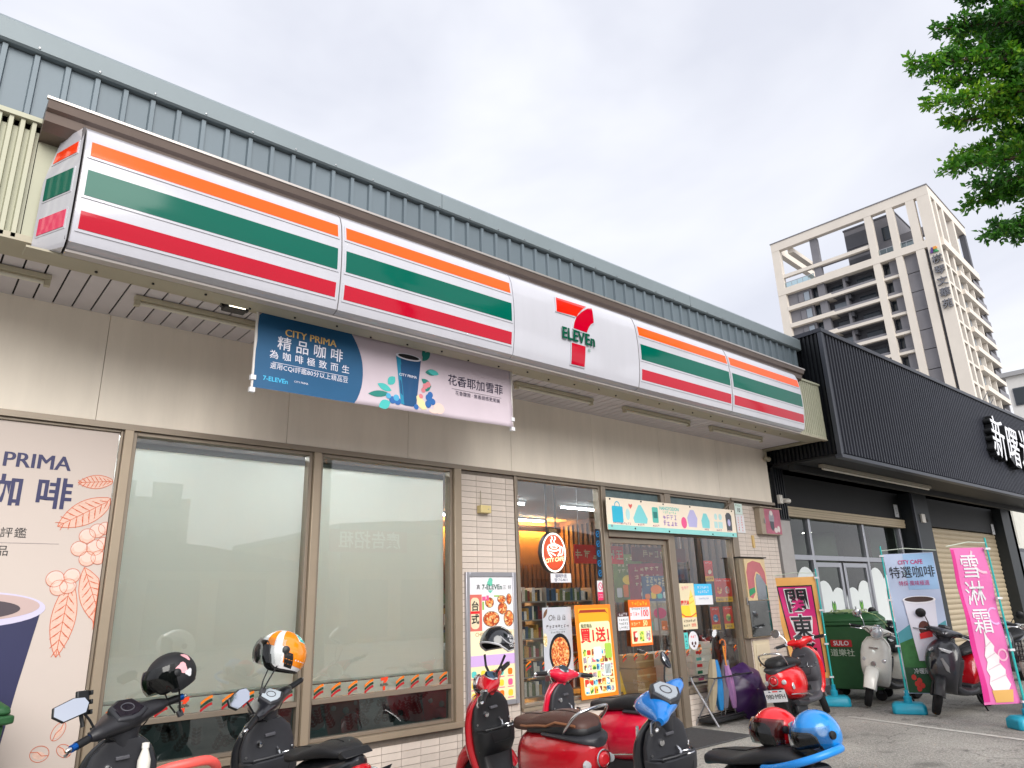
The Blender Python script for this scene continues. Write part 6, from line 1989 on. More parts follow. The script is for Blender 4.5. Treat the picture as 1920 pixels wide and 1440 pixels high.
    if retro:
        fs_ = [(0.27, 0.44, 0.04, 0.05, 0.12), (0.36, 0.50, 0.06, 0.06, 0.175), (0.52, 0.525, 0.075, 0.05, 0.205), (0.70, 0.50, 0.075, 0.045, 0.21), (0.82, 0.465, 0.065, 0.04, 0.185), (0.90, 0.44, 0.055, 0.035, 0.12), (0.935, 0.43, 0.045, 0.03, 0.07)]
        sh = loftz(fs_, 28, 2.6).build('leg_shield', col, t, smooth=True, ang=60)
        in_ = [(0.29, 0.40, 0.03, 0.10, 0.115), (0.36, 0.43, 0.05, 0.075, 0.15), (0.46, 0.445, 0.06, 0.075, 0.165), (0.50, 0.445, 0.06, 0.115, 0.172), (0.55, 0.44, 0.06, 0.145, 0.178), (0.645, 0.44, 0.06, 0.15, 0.185), (0.652, 0.44, 0.06, 0.14, 0.182), (0.653, 0.44, 0.06, 0.05, 0.182), (0.72, 0.435, 0.055, 0.035, 0.185), (0.82, 0.42, 0.045, 0.03, 0.168), (0.885, 0.41, 0.04, 0.03, 0.12), (0.915, 0.405, 0.03, 0.025, 0.07)]
        ip = loftz(in_, 28, 3.2, k=1).build('inner_panel', inner, t, smooth=True, ang=32)
        pts = [(0.435 - 0.0 * abs(y), y, z) for y, z in [(-0.12, 0.31), (-0.178, 0.38), (-0.206, 0.54), (-0.21, 0.70), (-0.186, 0.82), (-0.12, 0.905), (0, 0.94), (0.12, 0.905), (0.186, 0.82), (0.21, 0.70), (0.206, 0.54), (0.178, 0.38), (0.12, 0.31)]]
        MB().tube([(x + 0.04 + 0.05 * (1 - abs(z - 0.55) / 0.4), y, z) for x, y, z in pts], 0.008, 6).build('shield_trim', accent or col, sh, smooth=True)
        for s_ in (1, -1):
            MB().lathe([(0.002, 0.028), (0.022, 0.024), (0.034, 0.0)], (0.565, s_ * 0.135, 0.62), 'X', 14).build('turn_signal', LENSC, sh, smooth=True)
        MB().lathe([(0.002, 0.02), (0.032, 0.016), (0.038, 0.0)], (0.595, 0, 0.57), 'X', 16).build('horn_cover', STEEL, sh, smooth=True)
        MB().box(0.555, 0.575, -0.06, 0.06, 0.775, 0.79).build('badge', STEEL, sh)
    else:
        fs_ = [(0.26, 0.46, 0.05, 0.06, 0.10), (0.38, 0.54, 0.11, 0.06, 0.15), (0.55, 0.56, 0.15, 0.06, 0.20), (0.72, 0.53, 0.15, 0.05, 0.21), (0.84, 0.49, 0.11, 0.04, 0.165), (0.91, 0.46, 0.06, 0.03, 0.09)]
        sh = loftz(fs_, 28, 2.2, nose=0.5).build('front_cowl', cowl or accent or col, t, smooth=True, ang=40)
        in_ = [(0.29, 0.41, 0.04, 0.10, 0.11), (0.38, 0.45, 0.06, 0.08, 0.15), (0.47, 0.455, 0.06, 0.085, 0.165), (0.52, 0.455, 0.06, 0.13, 0.17), (0.58, 0.45, 0.06, 0.16, 0.18), (0.665, 0.445, 0.06, 0.165, 0.19), (0.672, 0.445, 0.06, 0.155, 0.186), (0.673, 0.445, 0.06, 0.055, 0.186), (0.75, 0.435, 0.05, 0.04, 0.185), (0.84, 0.415, 0.05, 0.035, 0.155), (0.90, 0.40, 0.04, 0.03, 0.09)]
        ip = loftz(in_, 28, 3.4, k=1).build('inner_panel', inner, t, smooth=True, ang=32)
        for s_ in (1, -1):
            MB().prism([(0, 0), (0.10, 0.06), (0.16, 0.20), (0.13, 0.21), (0.05, 0.09)], -0.006, 0.006).xf(Matrix.Translation((0.60, s_ * 0.15, 0.50)) @ Matrix.Rotation(s_ * rad(-35), 4, 'Z')).build('cowl_blade', STEEL, sh)
            MB().prism([(0.0, 0.0), (0.16, 0.05), (0.19, 0.09), (0.02, 0.05)], -0.012, 0.012).xf(Matrix.Translation((0.55, s_ * 0.15, 0.74)) @ Matrix.Rotation(s_ * rad(-38), 4, 'Z')).build('position_light', LENSC, sh, bevel=0.005)
            # coloured lower side
            MB().prism([(0.34, 0.27), (0.55, 0.33), (0.66, 0.52), (0.60, 0.60), (0.50, 0.42), (0.34, 0.34)], -0.012, 0.012).xf(Matrix.Translation((0, s_ * 0.155, 0)) @ Matrix.Rotation(s_ * rad(-12), 4, 'Z')).build('side_cowl', col, sh, bevel=0.006)
    # pocket, key and ring on the inner panel
    zs_ = 0.653 if retro else 0.673
    MB().tube([(0.335, -0.09 + 0.052 * math.cos(q * pi / 10), zs_ + 0.004 + 0.012 * math.cos(q * pi / 10)) if False else (0.335 + 0.045 * math.sin(q * pi / 10), -0.09 + 0.055 * math.cos(q * pi / 10), zs_ + 0.004) for q in range(20)], 0.0055, 6, closed=True).build('bottle_holder_ring', CHROME, ip, smooth=True)
    MB().lathe([(0.045, 0.0), (0.046, 0.003), (0.003, 0.0035)], (0.335, -0.09, zs_), 'Z', 20).build('bottle_holder', BLACKPL, ip)
    MB().box(0.30, 0.385, 0.01, 0.15, zs_ - 0.001, zs_ + 0.004).build('pocket', BLACKPL, ip)
    MB().tube([(0.385, 0.178, zs_ + 0.01), (0.31, 0.14, zs_ + 0.012), (0.293, 0.05, zs_ + 0.012), (0.292, -0.05, zs_ + 0.012), (0.31, -0.14, zs_ + 0.012), (0.385, -0.178, zs_ + 0.01)], 0.008, 6).build('pocket_lip', inner, ip, smooth=True)
    MB().lathe([(0.004, -0.018), (0.02, -0.016), (0.024, 0.0)], (0.395, 0.07, 0.765), 'X', 16).build('key_switch', CHROME, ip, smooth=True)
    MB().tube([(0.385, -0.05, 0.72), (0.35, -0.05, 0.70), (0.34, -0.05, 0.67), (0.36, -0.05, 0.66)], 0.007, 6).build('bag_hook', CHROME, ip, smooth=True)
    # --- fork, front wheel, fender (steered)
    for s_ in (1, -1):
        MB().tube([(0.48, s_ * 0.055, 0.52), (0.64, s_ * 0.065, 0.225)], [0.02, 0.024], 8).xf(S).build('fork_leg', STEEL if retro else BLACKPL, t, smooth=True)
    wheel(t, 0.64, 0.222, 0.095, rim, S)
    fr_ = []
    for j in range(11):
        a = rad(165 - 150 * j / 10)
        c = Vector((0.64 + 0.262 * math.cos(a), 0, 0.222 + 0.262 * math.sin(a)))
        rdir = Vector((math.cos(a), 0, math.sin(a)))
        wv = 0.075 + 0.02 * math.sin(pi * j / 10) if retro else 0.062
        th = 0.032 + 0.03 * math.sin(pi * j / 10) if retro else 0.02
        fr_.append([tuple(c + rdir * th * se(2 * pi * i / 16, 2.4)[1] + Vector((0, wv * se(2 * pi * i / 16, 2.4)[0], 0))) for i in range(16)])
    MB().loft(fr_).xf(S).build('front_fender', fender or col, t, smooth=True, ang=60)
    # --- handlebar assembly (steered)
    if retro:
        hs = lofty([(-0.20, 0.37, 1.0, 0.012, 0.012), (-0.15, 0.385, 1.0, 0.036, 0.034), (-0.09, 0.41, 0.995, 0.07, 0.055), (0, 0.425, 0.985, 0.105, 0.08), (0.09, 0.41, 0.995, 0.07, 0.055), (0.15, 0.385, 1.0, 0.036, 0.034), (0.20, 0.37, 1.0, 0.012, 0.012)], 20, 2.2).xf(SH).build('headset', head, t, smooth=True, ang=70)
        loftz([(0.86, 0.435, 0.055, 0.05, 0.05), (0.92, 0.43, 0.06, 0.055, 0.06), (0.98, 0.425, 0.08, 0.07, 0.08)], 20, 2.2).xf(SH).build('steering_neck', head, hs, smooth=True, ang=70)
        MB().lathe([(0.004, 0.036), (0.05, 0.028), (0.072, 0.005), (0.076, 0.0), (0.07, -0.03)], (0.515, 0, 0.985), 'X', 24).xf(SH).build('headlight', LENSC, hs, smooth=True)
        MB().lathe([(0.070, 0.008), (0.085, 0.006), (0.088, -0.02), (0.07, -0.02)], (0.515, 0, 0.985), 'X', 24).xf(SH).build('headlight_ring', CHROME, hs, smooth=True)
        mt = Matrix.Translation((0.375, 0, 1.045)) @ Matrix.Rotation(rad(-35), 4, 'Y')
        MB().lathe([(0.055, -0.01), (0.06, 0.008), (0.048, 0.014), (0.003, 0.014)], (0, 0, 0), 'Z', 22).xf(SH @ mt).build('instrument', CHROME, hs, smooth=True)
        MB().lathe([(0.045, 0.0), (0.045, 0.017), (0.003, 0.019)], (0, 0, 0), 'Z', 20).xf(SH @ mt).build('dial', meter or M('dial_face', '#39424c', 0.1), hs, smooth=True)
    else:
        hs = lofty([(-0.21, 0.36, 1.0, 0.02, 0.02), (-0.17, 0.37, 1.0, 0.045, 0.035), (-0.11, 0.40, 1.0, 0.075, 0.045), (0, 0.44, 0.995, 0.125, 0.065), (0.11, 0.40, 1.0, 0.075, 0.045), (0.17, 0.37, 1.0, 0.045, 0.035), (0.21, 0.36, 1.0, 0.02, 0.02)], 20, 1.9).xf(SH).build('handlebar_cover', head, t, smooth=True, ang=50)
        loftz([(0.86, 0.435, 0.055, 0.05, 0.05), (0.92, 0.43, 0.06, 0.06, 0.075), (0.98, 0.42, 0.08, 0.07, 0.10)], 20, 2.4).xf(SH).build('steering_neck', inner, hs, smooth=True, ang=60)
        for s_ in (1, -1):
            MB().prism([(0, 0), (0.12, 0.0), (0.14, 0.03), (0.05, 0.06)], -0.014, 0.014).xf(SH @ Matrix.Translation((0.47, s_ * 0.085, 0.975)) @ Matrix.Rotation(s_ * rad(-52), 4, 'Z')).build('headlight', LENSC, hs, bevel=0.006)
        mt = Matrix.Translation((0.375, 0, 1.04)) @ Matrix.Rotation(rad(-32), 4, 'Y')
        hexp = [(-0.07, -0.02), (-0.045, -0.075), (0.05, -0.06), (0.075, 0), (0.05, 0.06), (-0.045, 0.075), (-0.07, 0.02)]
        MB().loft([[(x * 1.12, y * 1.12, -0.02) for x, y in hexp], [(x * 1.12, y * 1.12, 0.012) for x, y in hexp], [(x, y, 0.02) for x, y in hexp]]).xf(SH @ mt).build('instrument', inner, hs, bevel=0.004)
        MB().loft([[(x * 0.9, y * 0.9, 0.018) for x, y in hexp], [(x * 0.86, y * 0.86, 0.024) for x, y in hexp]]).xf(SH @ mt).build('dial', meter or M('dark_dial', '#1c1822', 0.06, coat=1.0), hs)
        MB().tube([(0.03 * math.cos(a * pi / 10), 0.03 * math.sin(a * pi / 10), 0.025) for a in range(20)], 0.003, 5, closed=True).xf(SH @ mt).build('dial_ring', GREYPL, hs)
    for s_ in (1, -1):
        MB().tube([(0.375, s_ * 0.17, 1.0), (0.345, s_ * 0.34, 0.992)], 0.011, 8).xf(S).build('bar', STEEL, hs)
        g_ = MB().tube([(0.368, s_ * 0.215, 0.999), (0.346, s_ * 0.345, 0.992)], [0.0215, 0.0195], 12).xf(S).build('grip', grips or BLACKPL, t, smooth=True)
        if grips:
            MB().tube([(0.362, s_ * 0.24, 0.998), (0.351, s_ * 0.315, 0.994)], 0.0225, 12).xf(S).build('grip_sleeve', BLACKPL, g_, smooth=True)
        MB().lathe([(0.003, 0.0), (0.013, 0.002), (0.013, 0.02), (0.006, 0.03)], (0, 0, 0), 'Y', 10).xf(S @ Matrix.Translation((0.345, s_ * 0.345, 0.992)) @ (Matrix.Identity(4) if s_ > 0 else Matrix.Rotation(pi, 4, 'Z'))).build('bar_end', CHROME, g_, smooth=True)
        MB().tube([(0.40, s_ * 0.19, 0.985), (0.425, s_ * 0.24, 0.98), (0.405, s_ * 0.33, 0.965), (0.395, s_ * 0.35, 0.96)], [0.011, 0.008, 0.0065, 0.009], 8).xf(S).build('brake_lever', CHROME if retro else STEEL, t, smooth=True)
        MB().box(0.355, 0.415, s_ * 0.19 - 0.02, s_ * 0.19 + 0.02, 0.975, 1.02).xf(S).build('switch_block', CHROME if retro else BLACKPL, hs, bevel=0.006)
        if mirrors and s_ in mirror_sides:
            stalk = MB().tube([(0.40, s_ * 0.17, 1.01), (0.405, s_ * 0.19, 1.08), (0.39, s_ * 0.235, 1.15)], 0.0065, 8).xf(S).build('mirror', CHROME if retro else BLACKPL, t, smooth=True)
            mm = S @ Matrix.Translation((0.385, s_ * 0.285, 1.175)) @ Matrix.Rotation(s_ * rad(-8), 4, 'Z') @ Matrix.Rotation(rad(16), 4, 'Y')
            if mirrors == 'round':
                MB().lathe([(0.003, 0.03), (0.04, 0.024), (0.062, 0.004), (0.063, -0.004), (0.06, -0.006)], (0, 0, 0), 'X', 24).xf(mm).build('mirror_shell', CHROME if retro else BLACKPL, stalk, smooth=True)
                MB().lathe([(0.058, -0.004), (0.056, -0.0075), (0.003, -0.0078)], (0, 0, 0), 'X', 24).xf(mm).build('mirror_glass', MIRG, stalk)
            else:
                hx = [(-0.10, -0.005), (-0.085, 0.04), (0.02, 0.052), (0.075, 0.035), (0.088, 0.0), (0.06, -0.045), (-0.06, -0.05)]
                hx = [(-s_ * y_ * 1.0, z_) for y_, z_ in hx]
                MB().loft([[(0.03, y_ * 0.6, z_ * 0.6) for y_, z_ in hx], [(0.012, y_ * 1.02, z_ * 1.02) for y_, z_ in hx], [(-0.006, y_, z_) for y_, z_ in hx]]).xf(mm).build('mirror_shell', BLACKPL, stalk, bevel=0.004)
                MB().loft([[(-0.0055, y_ * 0.95, z_ * 0.93) for y_, z_ in hx], [(-0.0085, y_ * 0.94, z_ * 0.92) for y_, z_ in hx]]).xf(mm).build('mirror_glass', MIRG, stalk)
    for s_ in (1, -1):
        MB().tube([tuple(p) for p in smooth_st([(0.41, s_ * 0.175, 1.0), (0.47, s_ * 0.15, 1.02), (0.50, s_ * 0.09, 0.98), (0.46, s_ * 0.05, 0.90)], 3)], 0.005, 6).xf(S).build('brake_cable', RUBBER, t, smooth=True)
        MB().tube([tuple(p) for p in smooth_st([(0.405, s_ * 0.165, 0.985), (0.38, s_ * 0.13, 0.955), (0.39, s_ * 0.08, 0.92), (0.42, s_ * 0.05, 0.89)], 3)], 0.004, 6).xf(S).build('brake_cable', RUBBER, t, smooth=True)
    # seams and vents
    for s_ in (1, -1):
        w_ = 0.19 if retro else 0.155
        for q in range(4):
            MB().box(-0.30 + q * 0.03, -0.288 + q * 0.03, s_ * w_ - 0.02, s_ * w_ + 0.012, 0.40, 0.46).build('vent_slot', BLACKPL, body)
        for z in (0.50, 0.60, 0.70):
            MB().lathe([(0.002, s_ * 0.006), (0.008, s_ * 0.004), (0.009, 0)], (0.395, s_ * 0.16, z), 'X', 8).build('screw', STEEL, ip)
    MB().tube([(0.293, 0.10, 0.63), (0.293, 0.08, 0.56), (0.293, -0.08, 0.56), (0.293, -0.10, 0.63)], 0.003, 5).build('panel_seam', RUBBER, ip)
    MB().box(0.365, 0.405, -0.035, 0.035, 0.80, 0.82).build('glovebox_latch', GREYPL, ip, bevel=0.004)
    # --- rear
    wheel(t, -0.63, 0.222, 0.105, rim)
    MB().tube([(-0.15, -0.12, 0.25), (-0.45, -0.17, 0.26), (-0.75, -0.17, 0.30)], [0.02, 0.035, 0.035], 10).build('muffler', ENG, t, smooth=True)
    MB().box(-0.72, -0.35, -0.16, -0.10, 0.17, 0.28).build('gearcase', ENG, t, bevel=0.02)
    MB().prism([(-0.98, 0.40), (-0.90, 0.5), (-0.74, 0.46), (-0.86, 0.24), (-0.90, 0.24)], -0.08, 0.08).build('rear_mudguard', BLACKPL, t, bevel=0.01)
    sgn_ = 1 if lean < 0 else 1
    MB().tube([(-0.05, 0.10, 0.26), (-0.12, 0.16, 0.10), (-0.16, 0.19, 0.012)], 0.011, 8).build('side_stand', BLACKPL, t, smooth=True)
    if tail:
        if retro:
            tl_ = loftx([(-0.985, 0.03, 0.555, 0.615), (-0.955, 0.05, 0.53, 0.635), (-0.90, 0.055, 0.53, 0.64)], 16, 2.6).build('tail_light', LENSR, t, smooth=True)
            MB().tube([(-0.965, 0.056 * math.cos(a * pi / 10), 0.585 + 0.056 * math.sin(a * pi / 10)) for a in range(20)], 0.006, 6, closed=True).build('tail_light_ring', CHROME, tl_, smooth=True)
            for s_ in (1, -1):
                MB().lathe([(0.003, -0.03), (0.025, -0.024), (0.032, 0.0)], (-0.90, s_ * 0.11, 0.56), 'X', 14).build('turn_signal', LENSC, t, smooth=True)
        else:
            loftx([(-1.0, 0.03, 0.72, 0.765), (-0.96, 0.075, 0.675, 0.77), (-0.88, 0.085, 0.65, 0.75)], 16, 2.2).build('tail_light', LENSR, t, smooth=True, ang=40)
            for s_ in (1, -1):
                loftx([(-0.97, 0.012, 0.70, 0.725), (-0.88, 0.02, 0.665, 0.72), (-0.75, 0.015, 0.62, 0.665)], 12, 2.2).xf(Matrix.Translation((0, s_ * 0.10, 0))).build('turn_signal', LENSC, t, smooth=True)
    rmat = railmat or CHROME
    if rail == 'chrome':
        pts = [(-0.70, 0.13, 0.735), (-0.80, 0.165, 0.80), (-0.90, 0.15, 0.885), (-0.945, 0.07, 0.91), (-0.945, -0.07, 0.91), (-0.90, -0.15, 0.885), (-0.80, -0.165, 0.80), (-0.70, -0.14, 0.735)]
        MB().tube([tuple(p) for p in smooth_st(pts, 3)], 0.011, 10).build('grab_rail', rmat, t, smooth=True)
    elif rail == 'fat':
        pts = [(-0.62, 0.135, 0.775), (-0.74, 0.16, 0.80), (-0.90, 0.16, 0.845 + rail_up * 0.5), (-1.0, 0.10, 0.875 + rail_up), (-1.03, 0.0, 0.885 + rail_up), (-1.0, -0.10, 0.875 + rail_up), (-0.90, -0.16, 0.845 + rail_up * 0.5), (-0.74, -0.16, 0.80), (-0.62, -0.135, 0.775)]
        MB().tube([tuple(p) for p in smooth_st(pts, 3)], 0.02, 12).build('grab_rail', rmat, t, smooth=True)
    else:
        MB().prism([(-0.97, 0.815), (-0.90, 0.845), (-0.86, 0.83), (-0.88, 0.80)], -0.09, 0.09).build('grab_rail', BLACKPL, t, bevel=0.008)
    pm_ = Matrix.Translation((-1.0, 0, 0.41)) @ Matrix.Rotation(rad(-14), 4, 'Y') @ Matrix.Rotation(-pi / 2, 4, 'Z')
    pl = MB().box(-0.135, 0.135, 0, 0.003, -0.075, 0.075).xf(pm_).build('license_plate', WHITE, t)
    if plate:
        text(pl, plate, 0.082, 0, -0.008, -0.0012, BLACK, bold=0.012, sx=0.80, mtx=pm_)
        MB().prism(rect(-0.03, 0.04, 0.05, 0.065), -0.0012, 0).xf(pm_).build('plate_mark', RED, pl)
        MB().prism(rect(-0.08, -0.05, 0.05, 0.062), -0.0012, 0).prism(rect(0.06, 0.09, 0.05, 0.062), -0.0012, 0).xf(pm_).build('plate_marks', NAVY, pl)
    return t

# ------------------------------------------------------------------ helmets
def helmet(label, loc, rot, shell, visor=None, vis_ang=0.0, scale=1.0, trim=None, strap=True, group=None, bands=None, half=False):
    """open-face helmet; local +x is the face, +z the crown"""
    t = thing('helmet', label, 'helmet', loc, rot=rot, group=group)
    t.scale = (scale,) * 3
    NT, NP = 14, 40
    def cut(ph):
        c = math.cos(ph)
        # polar angle (from crown) of the rim
        if half:
            return rad(92 + 16 * (1 - abs(c)) * (1 if c < 0.5 else 0.6) - 6 * max(0, c))
        f_ = 0.5 - 0.5 * math.tanh((c - 0.60) * 8)
        return rad(72) * (1 - f_) + rad(128 - 8 * max(0, -c)) * f_
    def P(th, ph, k=1.0):
        rx = 0.145 if math.cos(ph) < 0 else 0.14
        x, y, z = rx * math.sin(th) * math.cos(ph), 0.122 * math.sin(th) * math.sin(ph), 0.135 * math.cos(th)
        tuck = 1.0 - 0.12 * max(0, (th - 1.7))
        return (x * k * tuck, y * k * tuck, z * k)
    def surf(k, flip=False):
        vs_ = [P(0, 0, k)]
        for i in range(1, NT + 1):
            for j in range(NP):
                ph = 2 * pi * j / NP
                vs_.append(P(cut(ph) * i / NT, ph, k))
        fs = []
        for j in range(NP):
            fs.append((0, 1 + j, 1 + (j + 1) % NP))
        for i in range(NT - 1):
            for j in range(NP):
                a = 1 + i * NP + j
                b = 1 + i * NP + (j + 1) % NP
                fs.append((a, a + NP, b + NP, b))
        if flip:
            fs = [tuple(reversed(f)) for f in fs]
        return vs_, fs
    sh = MB().add(*surf(1.0)).build('shell', shell, t, smooth=True, ang=80)
    MB().add(*surf(0.90, True)).build('liner', M('helmet_liner', '#0e0e10', 0.9), t, smooth=True, ang=80)
    edge = [P(cut(2 * pi * j / NP), 2 * pi * j / NP, 0.955) for j in range(NP)]
    MB().tube(edge, 0.0085, 6, closed=True).build('rim_trim', trim or BLACKPL, sh, smooth=True)
    if bands:
        for th0, th1, ph0, ph1, mt in bands:
            vs_, fs = [], []
            n1, n2 = 6, 12
            for i in range(n1 + 1):
                for j in range(n2 + 1):
                    vs_.append(P(th0 + (th1 - th0) * i / n1, ph0 + (ph1 - ph0) * j / n2 + 0.25 * i / n1, 1.006))
            for i in range(n1):
                for j in range(n2):
                    a = i * (n2 + 1) + j
                    fs.append((a, a + n2 + 1, a + n2 + 2, a + 1))
            MB().add(vs_, fs).build('graphic', mt, sh, smooth=True)
    if visor:
        vs_, fs = [], []
        n1, n2 = 8, 18
        for i in range(n1 + 1):
            for j in range(n2 + 1):
                th = rad(58) + rad(60) * i / n1
                ph = rad(-82) + rad(164) * j / n2
                k = 1.09 + 0.03 * math.cos(ph)
                p = Vector((0.145 * math.sin(max(th, rad(58))) * math.cos(ph) * k, 0.122 * math.sin(rad(80)) * math.sin(ph) * 1.06, 0.135 * math.cos(th)))
                vs_.append(p)
        R_ = Matrix.Rotation(vis_ang, 4, 'Y')
        vs_ = [tuple(R_ @ v) for v in vs_]
        for i in range(n1):
            for j in range(n2):
                a = i * (n2 + 1) + j
                fs.append((a, a + n2 + 1, a + n2 + 2, a + 1))
        v_ = MB().add(vs_, fs).build('visor', visor, t, smooth=True)
        for s_ in (1, -1):
            MB().lathe([(0.003, s_ * 0.014), (0.02, s_ * 0.01), (0.022, 0)], (0.01, s_ * 0.122, 0.02), 'Y', 14).build('visor_pivot', BLACKPL, t, smooth=True)
    if strap:
        for s_ in (1, -1):
            MB().tube([(0.02, s_ * 0.10, -0.07), (0.03, s_ * 0.07, -0.15), (0.03, s_ * 0.03, -0.20)], 0.011, 6, flat=0.3).build('chin_strap', BLACKPL, t)
        MB().box(0.015, 0.045, 0.015, 0.04, -0.225, -0.19).build('buckle', DGREY, t, bevel=0.003)
    return t
VIS = glass_mat('smoke_visor', (0.25, 0.28, 0.26))
VISC = glass_mat('clear_visor', (0.72, 0.75, 0.75))

# ------------------------------------------------------------------ the parked scooters
PR = paint('red', '#b3101f')
PM = paint('magenta_red', '#d21236')
PBR = paint('bright_red', '#d8121a')
PBLU = paint('blue', '#1273c4')
PBK = paint('black', '#1a1b20', 0.3)
PGR = paint('graphite', '#2f3036', 0.3)
PW = paint('white', '#dcdad2', 0.25)
BLUEG = M('blue_anodised', '#1b62b8', 0.25, 0.7)
CORAL = M('coral_tube', '#ec5a52', 0.4)
SKYT = M('sky_blue_tube', '#1e86d8', 0.35)
H = rad
scooter('scooter', 'black scooter with blue bar ends and coral red grab rail before the coffee poster', (1.18, -1.68, 0.0), H(88), 'sport', PBK, lean=H(-4), steer=H(28), sx=0.9, scale=0.97, rail_up=0.06, hk=1.12, grips=BLUEG, mirrors='hex', mirror_sides=(1,), rail='fat', railmat=CORAL, head=M('satin_black', '#26262a', 0.45, var=0.1, vs_=20))
scooter('scooter', 'black scooter with red tail light in front of the two big windows', (2.13, -1.45, 0.0), H(92), 'sport', PBK, lean=H(-6), steer=H(38), sx=0.86, scale=0.95, mirrors='hex', mirror_sides=(1,), rail='lip', meter=M('light_dial', '#b9c3cc', 0.08, coat=1.0))
scooter('scooter', 'dark red retro scooter with brown and black seat in front of the tiled column', (3.82, -1.62, 0.0), H(86), 'retro', PR, sx=0.95, scale=0.94, inner=BLACKPL, seat=SEATBR, twotone=SEATB, lean=H(-6), steer=H(38), mirrors=None, accent=paint('deep_red', '#7d0c18'), plate=None, meter=M('blue_dial', '#41556a', 0.08, coat=1.0))
scooter('scooter', 'magenta red retro scooter with black seat in front of the glass bay', (4.88, -1.30, 0.0), H(97), 'retro', PM, sx=0.9, scale=0.9, inner=DGREY, lean=H(-2), steer=H(-18), mirrors=None, accent=M('rose_trim', '#b8485a', 0.3))
scooter('scooter', 'blue fronted scooter with black seat and blue grab rail carrying two helmets', (3.85, -3.25, 0.0), H(78), sx=0.95, style='sport', col=PBK, inner=None, seat=None, scale=0.9, group='parked scooters', grips=None, plate=None, fender=None, tail=True, twotone=False, lean=H(-7), steer=H(36), accent=PBLU, head=PBLU, mirrors='round', mirror_sides=(-1,), rail='fat', railmat=SKYT, hk=1.35, cowl=PBK, meter=M('white_dial', '#8d949c', 0.15, coat=1.0))
scooter('scooter', 'bright red retro scooter seen from behind with a white number plate', (9.2, -0.86, 0.0), H(11), 'retro', PBR, inner=GREYPL, lean=H(-6), steer=H(20), scale=0.93, plate='980·MPH', mirrors='round', mirror_sides=(1,))
scooter('scooter', 'white retro scooter facing the viewer between the green bin and the coffee flag', (11.35, -1.05, 0.0), H(178), 'retro', PW, inner=BLACKPL, lean=H(-6), steer=H(25), rim=ENG, mirrors='round', mirror_sides=(-1,))
scooter('scooter', 'graphite and red sport scooter with red wheel facing the viewer beside the coffee flag', (11.1, -2.05, 0.0), H(176), 'sport', paint('sport_red', '#a8121c'), accent=PGR, head=PGR, lean=H(-5), steer=H(28), rim=M('red_rim', '#c01820', 0.3), mirrors='round', mirror_sides=(-1,), fender=BLACKPL)
sb_ = scooter('scooter', 'white scooter with a wire basket at the right edge behind the pink flag', (11.95, -2.85, 0.0), H(178), 'retro', PW, inner=BLACKPL, lean=H(-5), steer=H(20), mirrors=None)
bk = MB()
for j in range(7):
    for y in (-0.14, 0.14):
        bk.tube([(0.56 + j * 0.035, y, 0.62), (0.55 + j * 0.04, y * 1.1, 0.86)], 0.004, 4)
for j in range(9):
    for x in (0.56, 0.79):
        bk.tube([(x, -0.14 + j * 0.035, 0.62), (x * 1.01, -0.155 + j * 0.0388, 0.86)], 0.004, 4)
for j in range(5):
    z = 0.62 + j * 0.06
    bk.tube([(0.56, -0.145, z), (0.79, -0.145, z), (0.79, 0.145, z), (0.56, 0.145, z)], 0.004, 4, closed=True)
bk.build('wire_basket', BLACKPL, sb_)
# dark scooters in the background
for i, (x, y, hd, lab) in enumerate(((14.6, -1.6, 182, 'dark scooter far back between the coffee flag and the pink flag'), (16.8, -1.9, 178, 'dark scooter far back behind the pink flag'), (18.5, -2.2, 180, 'dark scooter furthest back at the right edge'), (12.9, -0.55, 185, 'dark scooter behind the white retro scooter'))):
    scooter('scooter', lab, (x, y, 0.0), H(hd), 'sport', PBK if i % 2 else PGR, lean=H(-5), steer=H(25), mirrors='round')

# flame graphic on the dark red scooter, red and white rear lamps on the black one
fl = [o for o in COL.objects if o.get('label', '').startswith('dark red retro')][0]
for q in range(5):
    pts = [(-0.80 + q * 0.13, -0.19 - 0.018 * min(q, 2), 0.40 - 0.012 * q), (-0.74 + q * 0.13, -0.199 - 0.018 * min(q, 2), 0.425 - 0.012 * q), (-0.68 + q * 0.13, -0.197 - 0.018 * min(q, 2), 0.395 - 0.012 * q)]
    MB().tube([tuple(p) for p in smooth_st(pts, 3)], 0.007, 6).build('flame_stripe', M('flame_orange', '#e8793a', 0.3), fl, smooth=True)
MB().lathe([(0.002, -0.006), (0.03, -0.004), (0.032, 0)], (-0.45, -0.214, 0.52), 'Y', 14).build('side_badge', CHROME, fl)
# helmets
h1 = helmet('matt black open helmet with smoke visor and pink stickers hanging on the black scooter bar', (1.37, -1.25, 1.165), (rad(8), rad(22), rad(190)), M('matt_black', '#1d1e22', 0.6), VIS, rad(-8))
for (cx, cz, r_, mt, ph) in ((0.0, 0.03, 0.03, M('sticker_pink', '#e3a7ae', 0.5), 1.75), (0.0, -0.01, 0.02, WHITE, 1.95), (0.0, 0.075, 0.024, MATS['sticker_pink'], 2.35)):
    th = math.acos(max(-1, min(1, cz / 0.135)))
    vs_ = [(0.145 * math.sin(th) * math.cos(ph) * 1.01, 0.122 * math.sin(th) * math.sin(ph) * 1.01, cz)]
    n = 14
    for k_ in range(n):
        a = 2 * pi * k_ / n
        rk = r_ * (1 + 0.22 * math.sin(3 * a + ph * 3))
        p2 = ph + rk * math.cos(a) / 0.125
        z2 = cz + rk * math.sin(a)
        th2 = math.acos(max(-1, min(1, z2 / 0.135)))
        vs_.append((0.145 * math.sin(th2) * math.cos(p2) * 1.012, 0.122 * math.sin(th2) * math.sin(p2) * 1.012, z2))
    MB().add(vs_, [(0, 1 + k_, 1 + (k_ + 1) % n) for k_ in range(n)]).build('sticker', mt, h1)
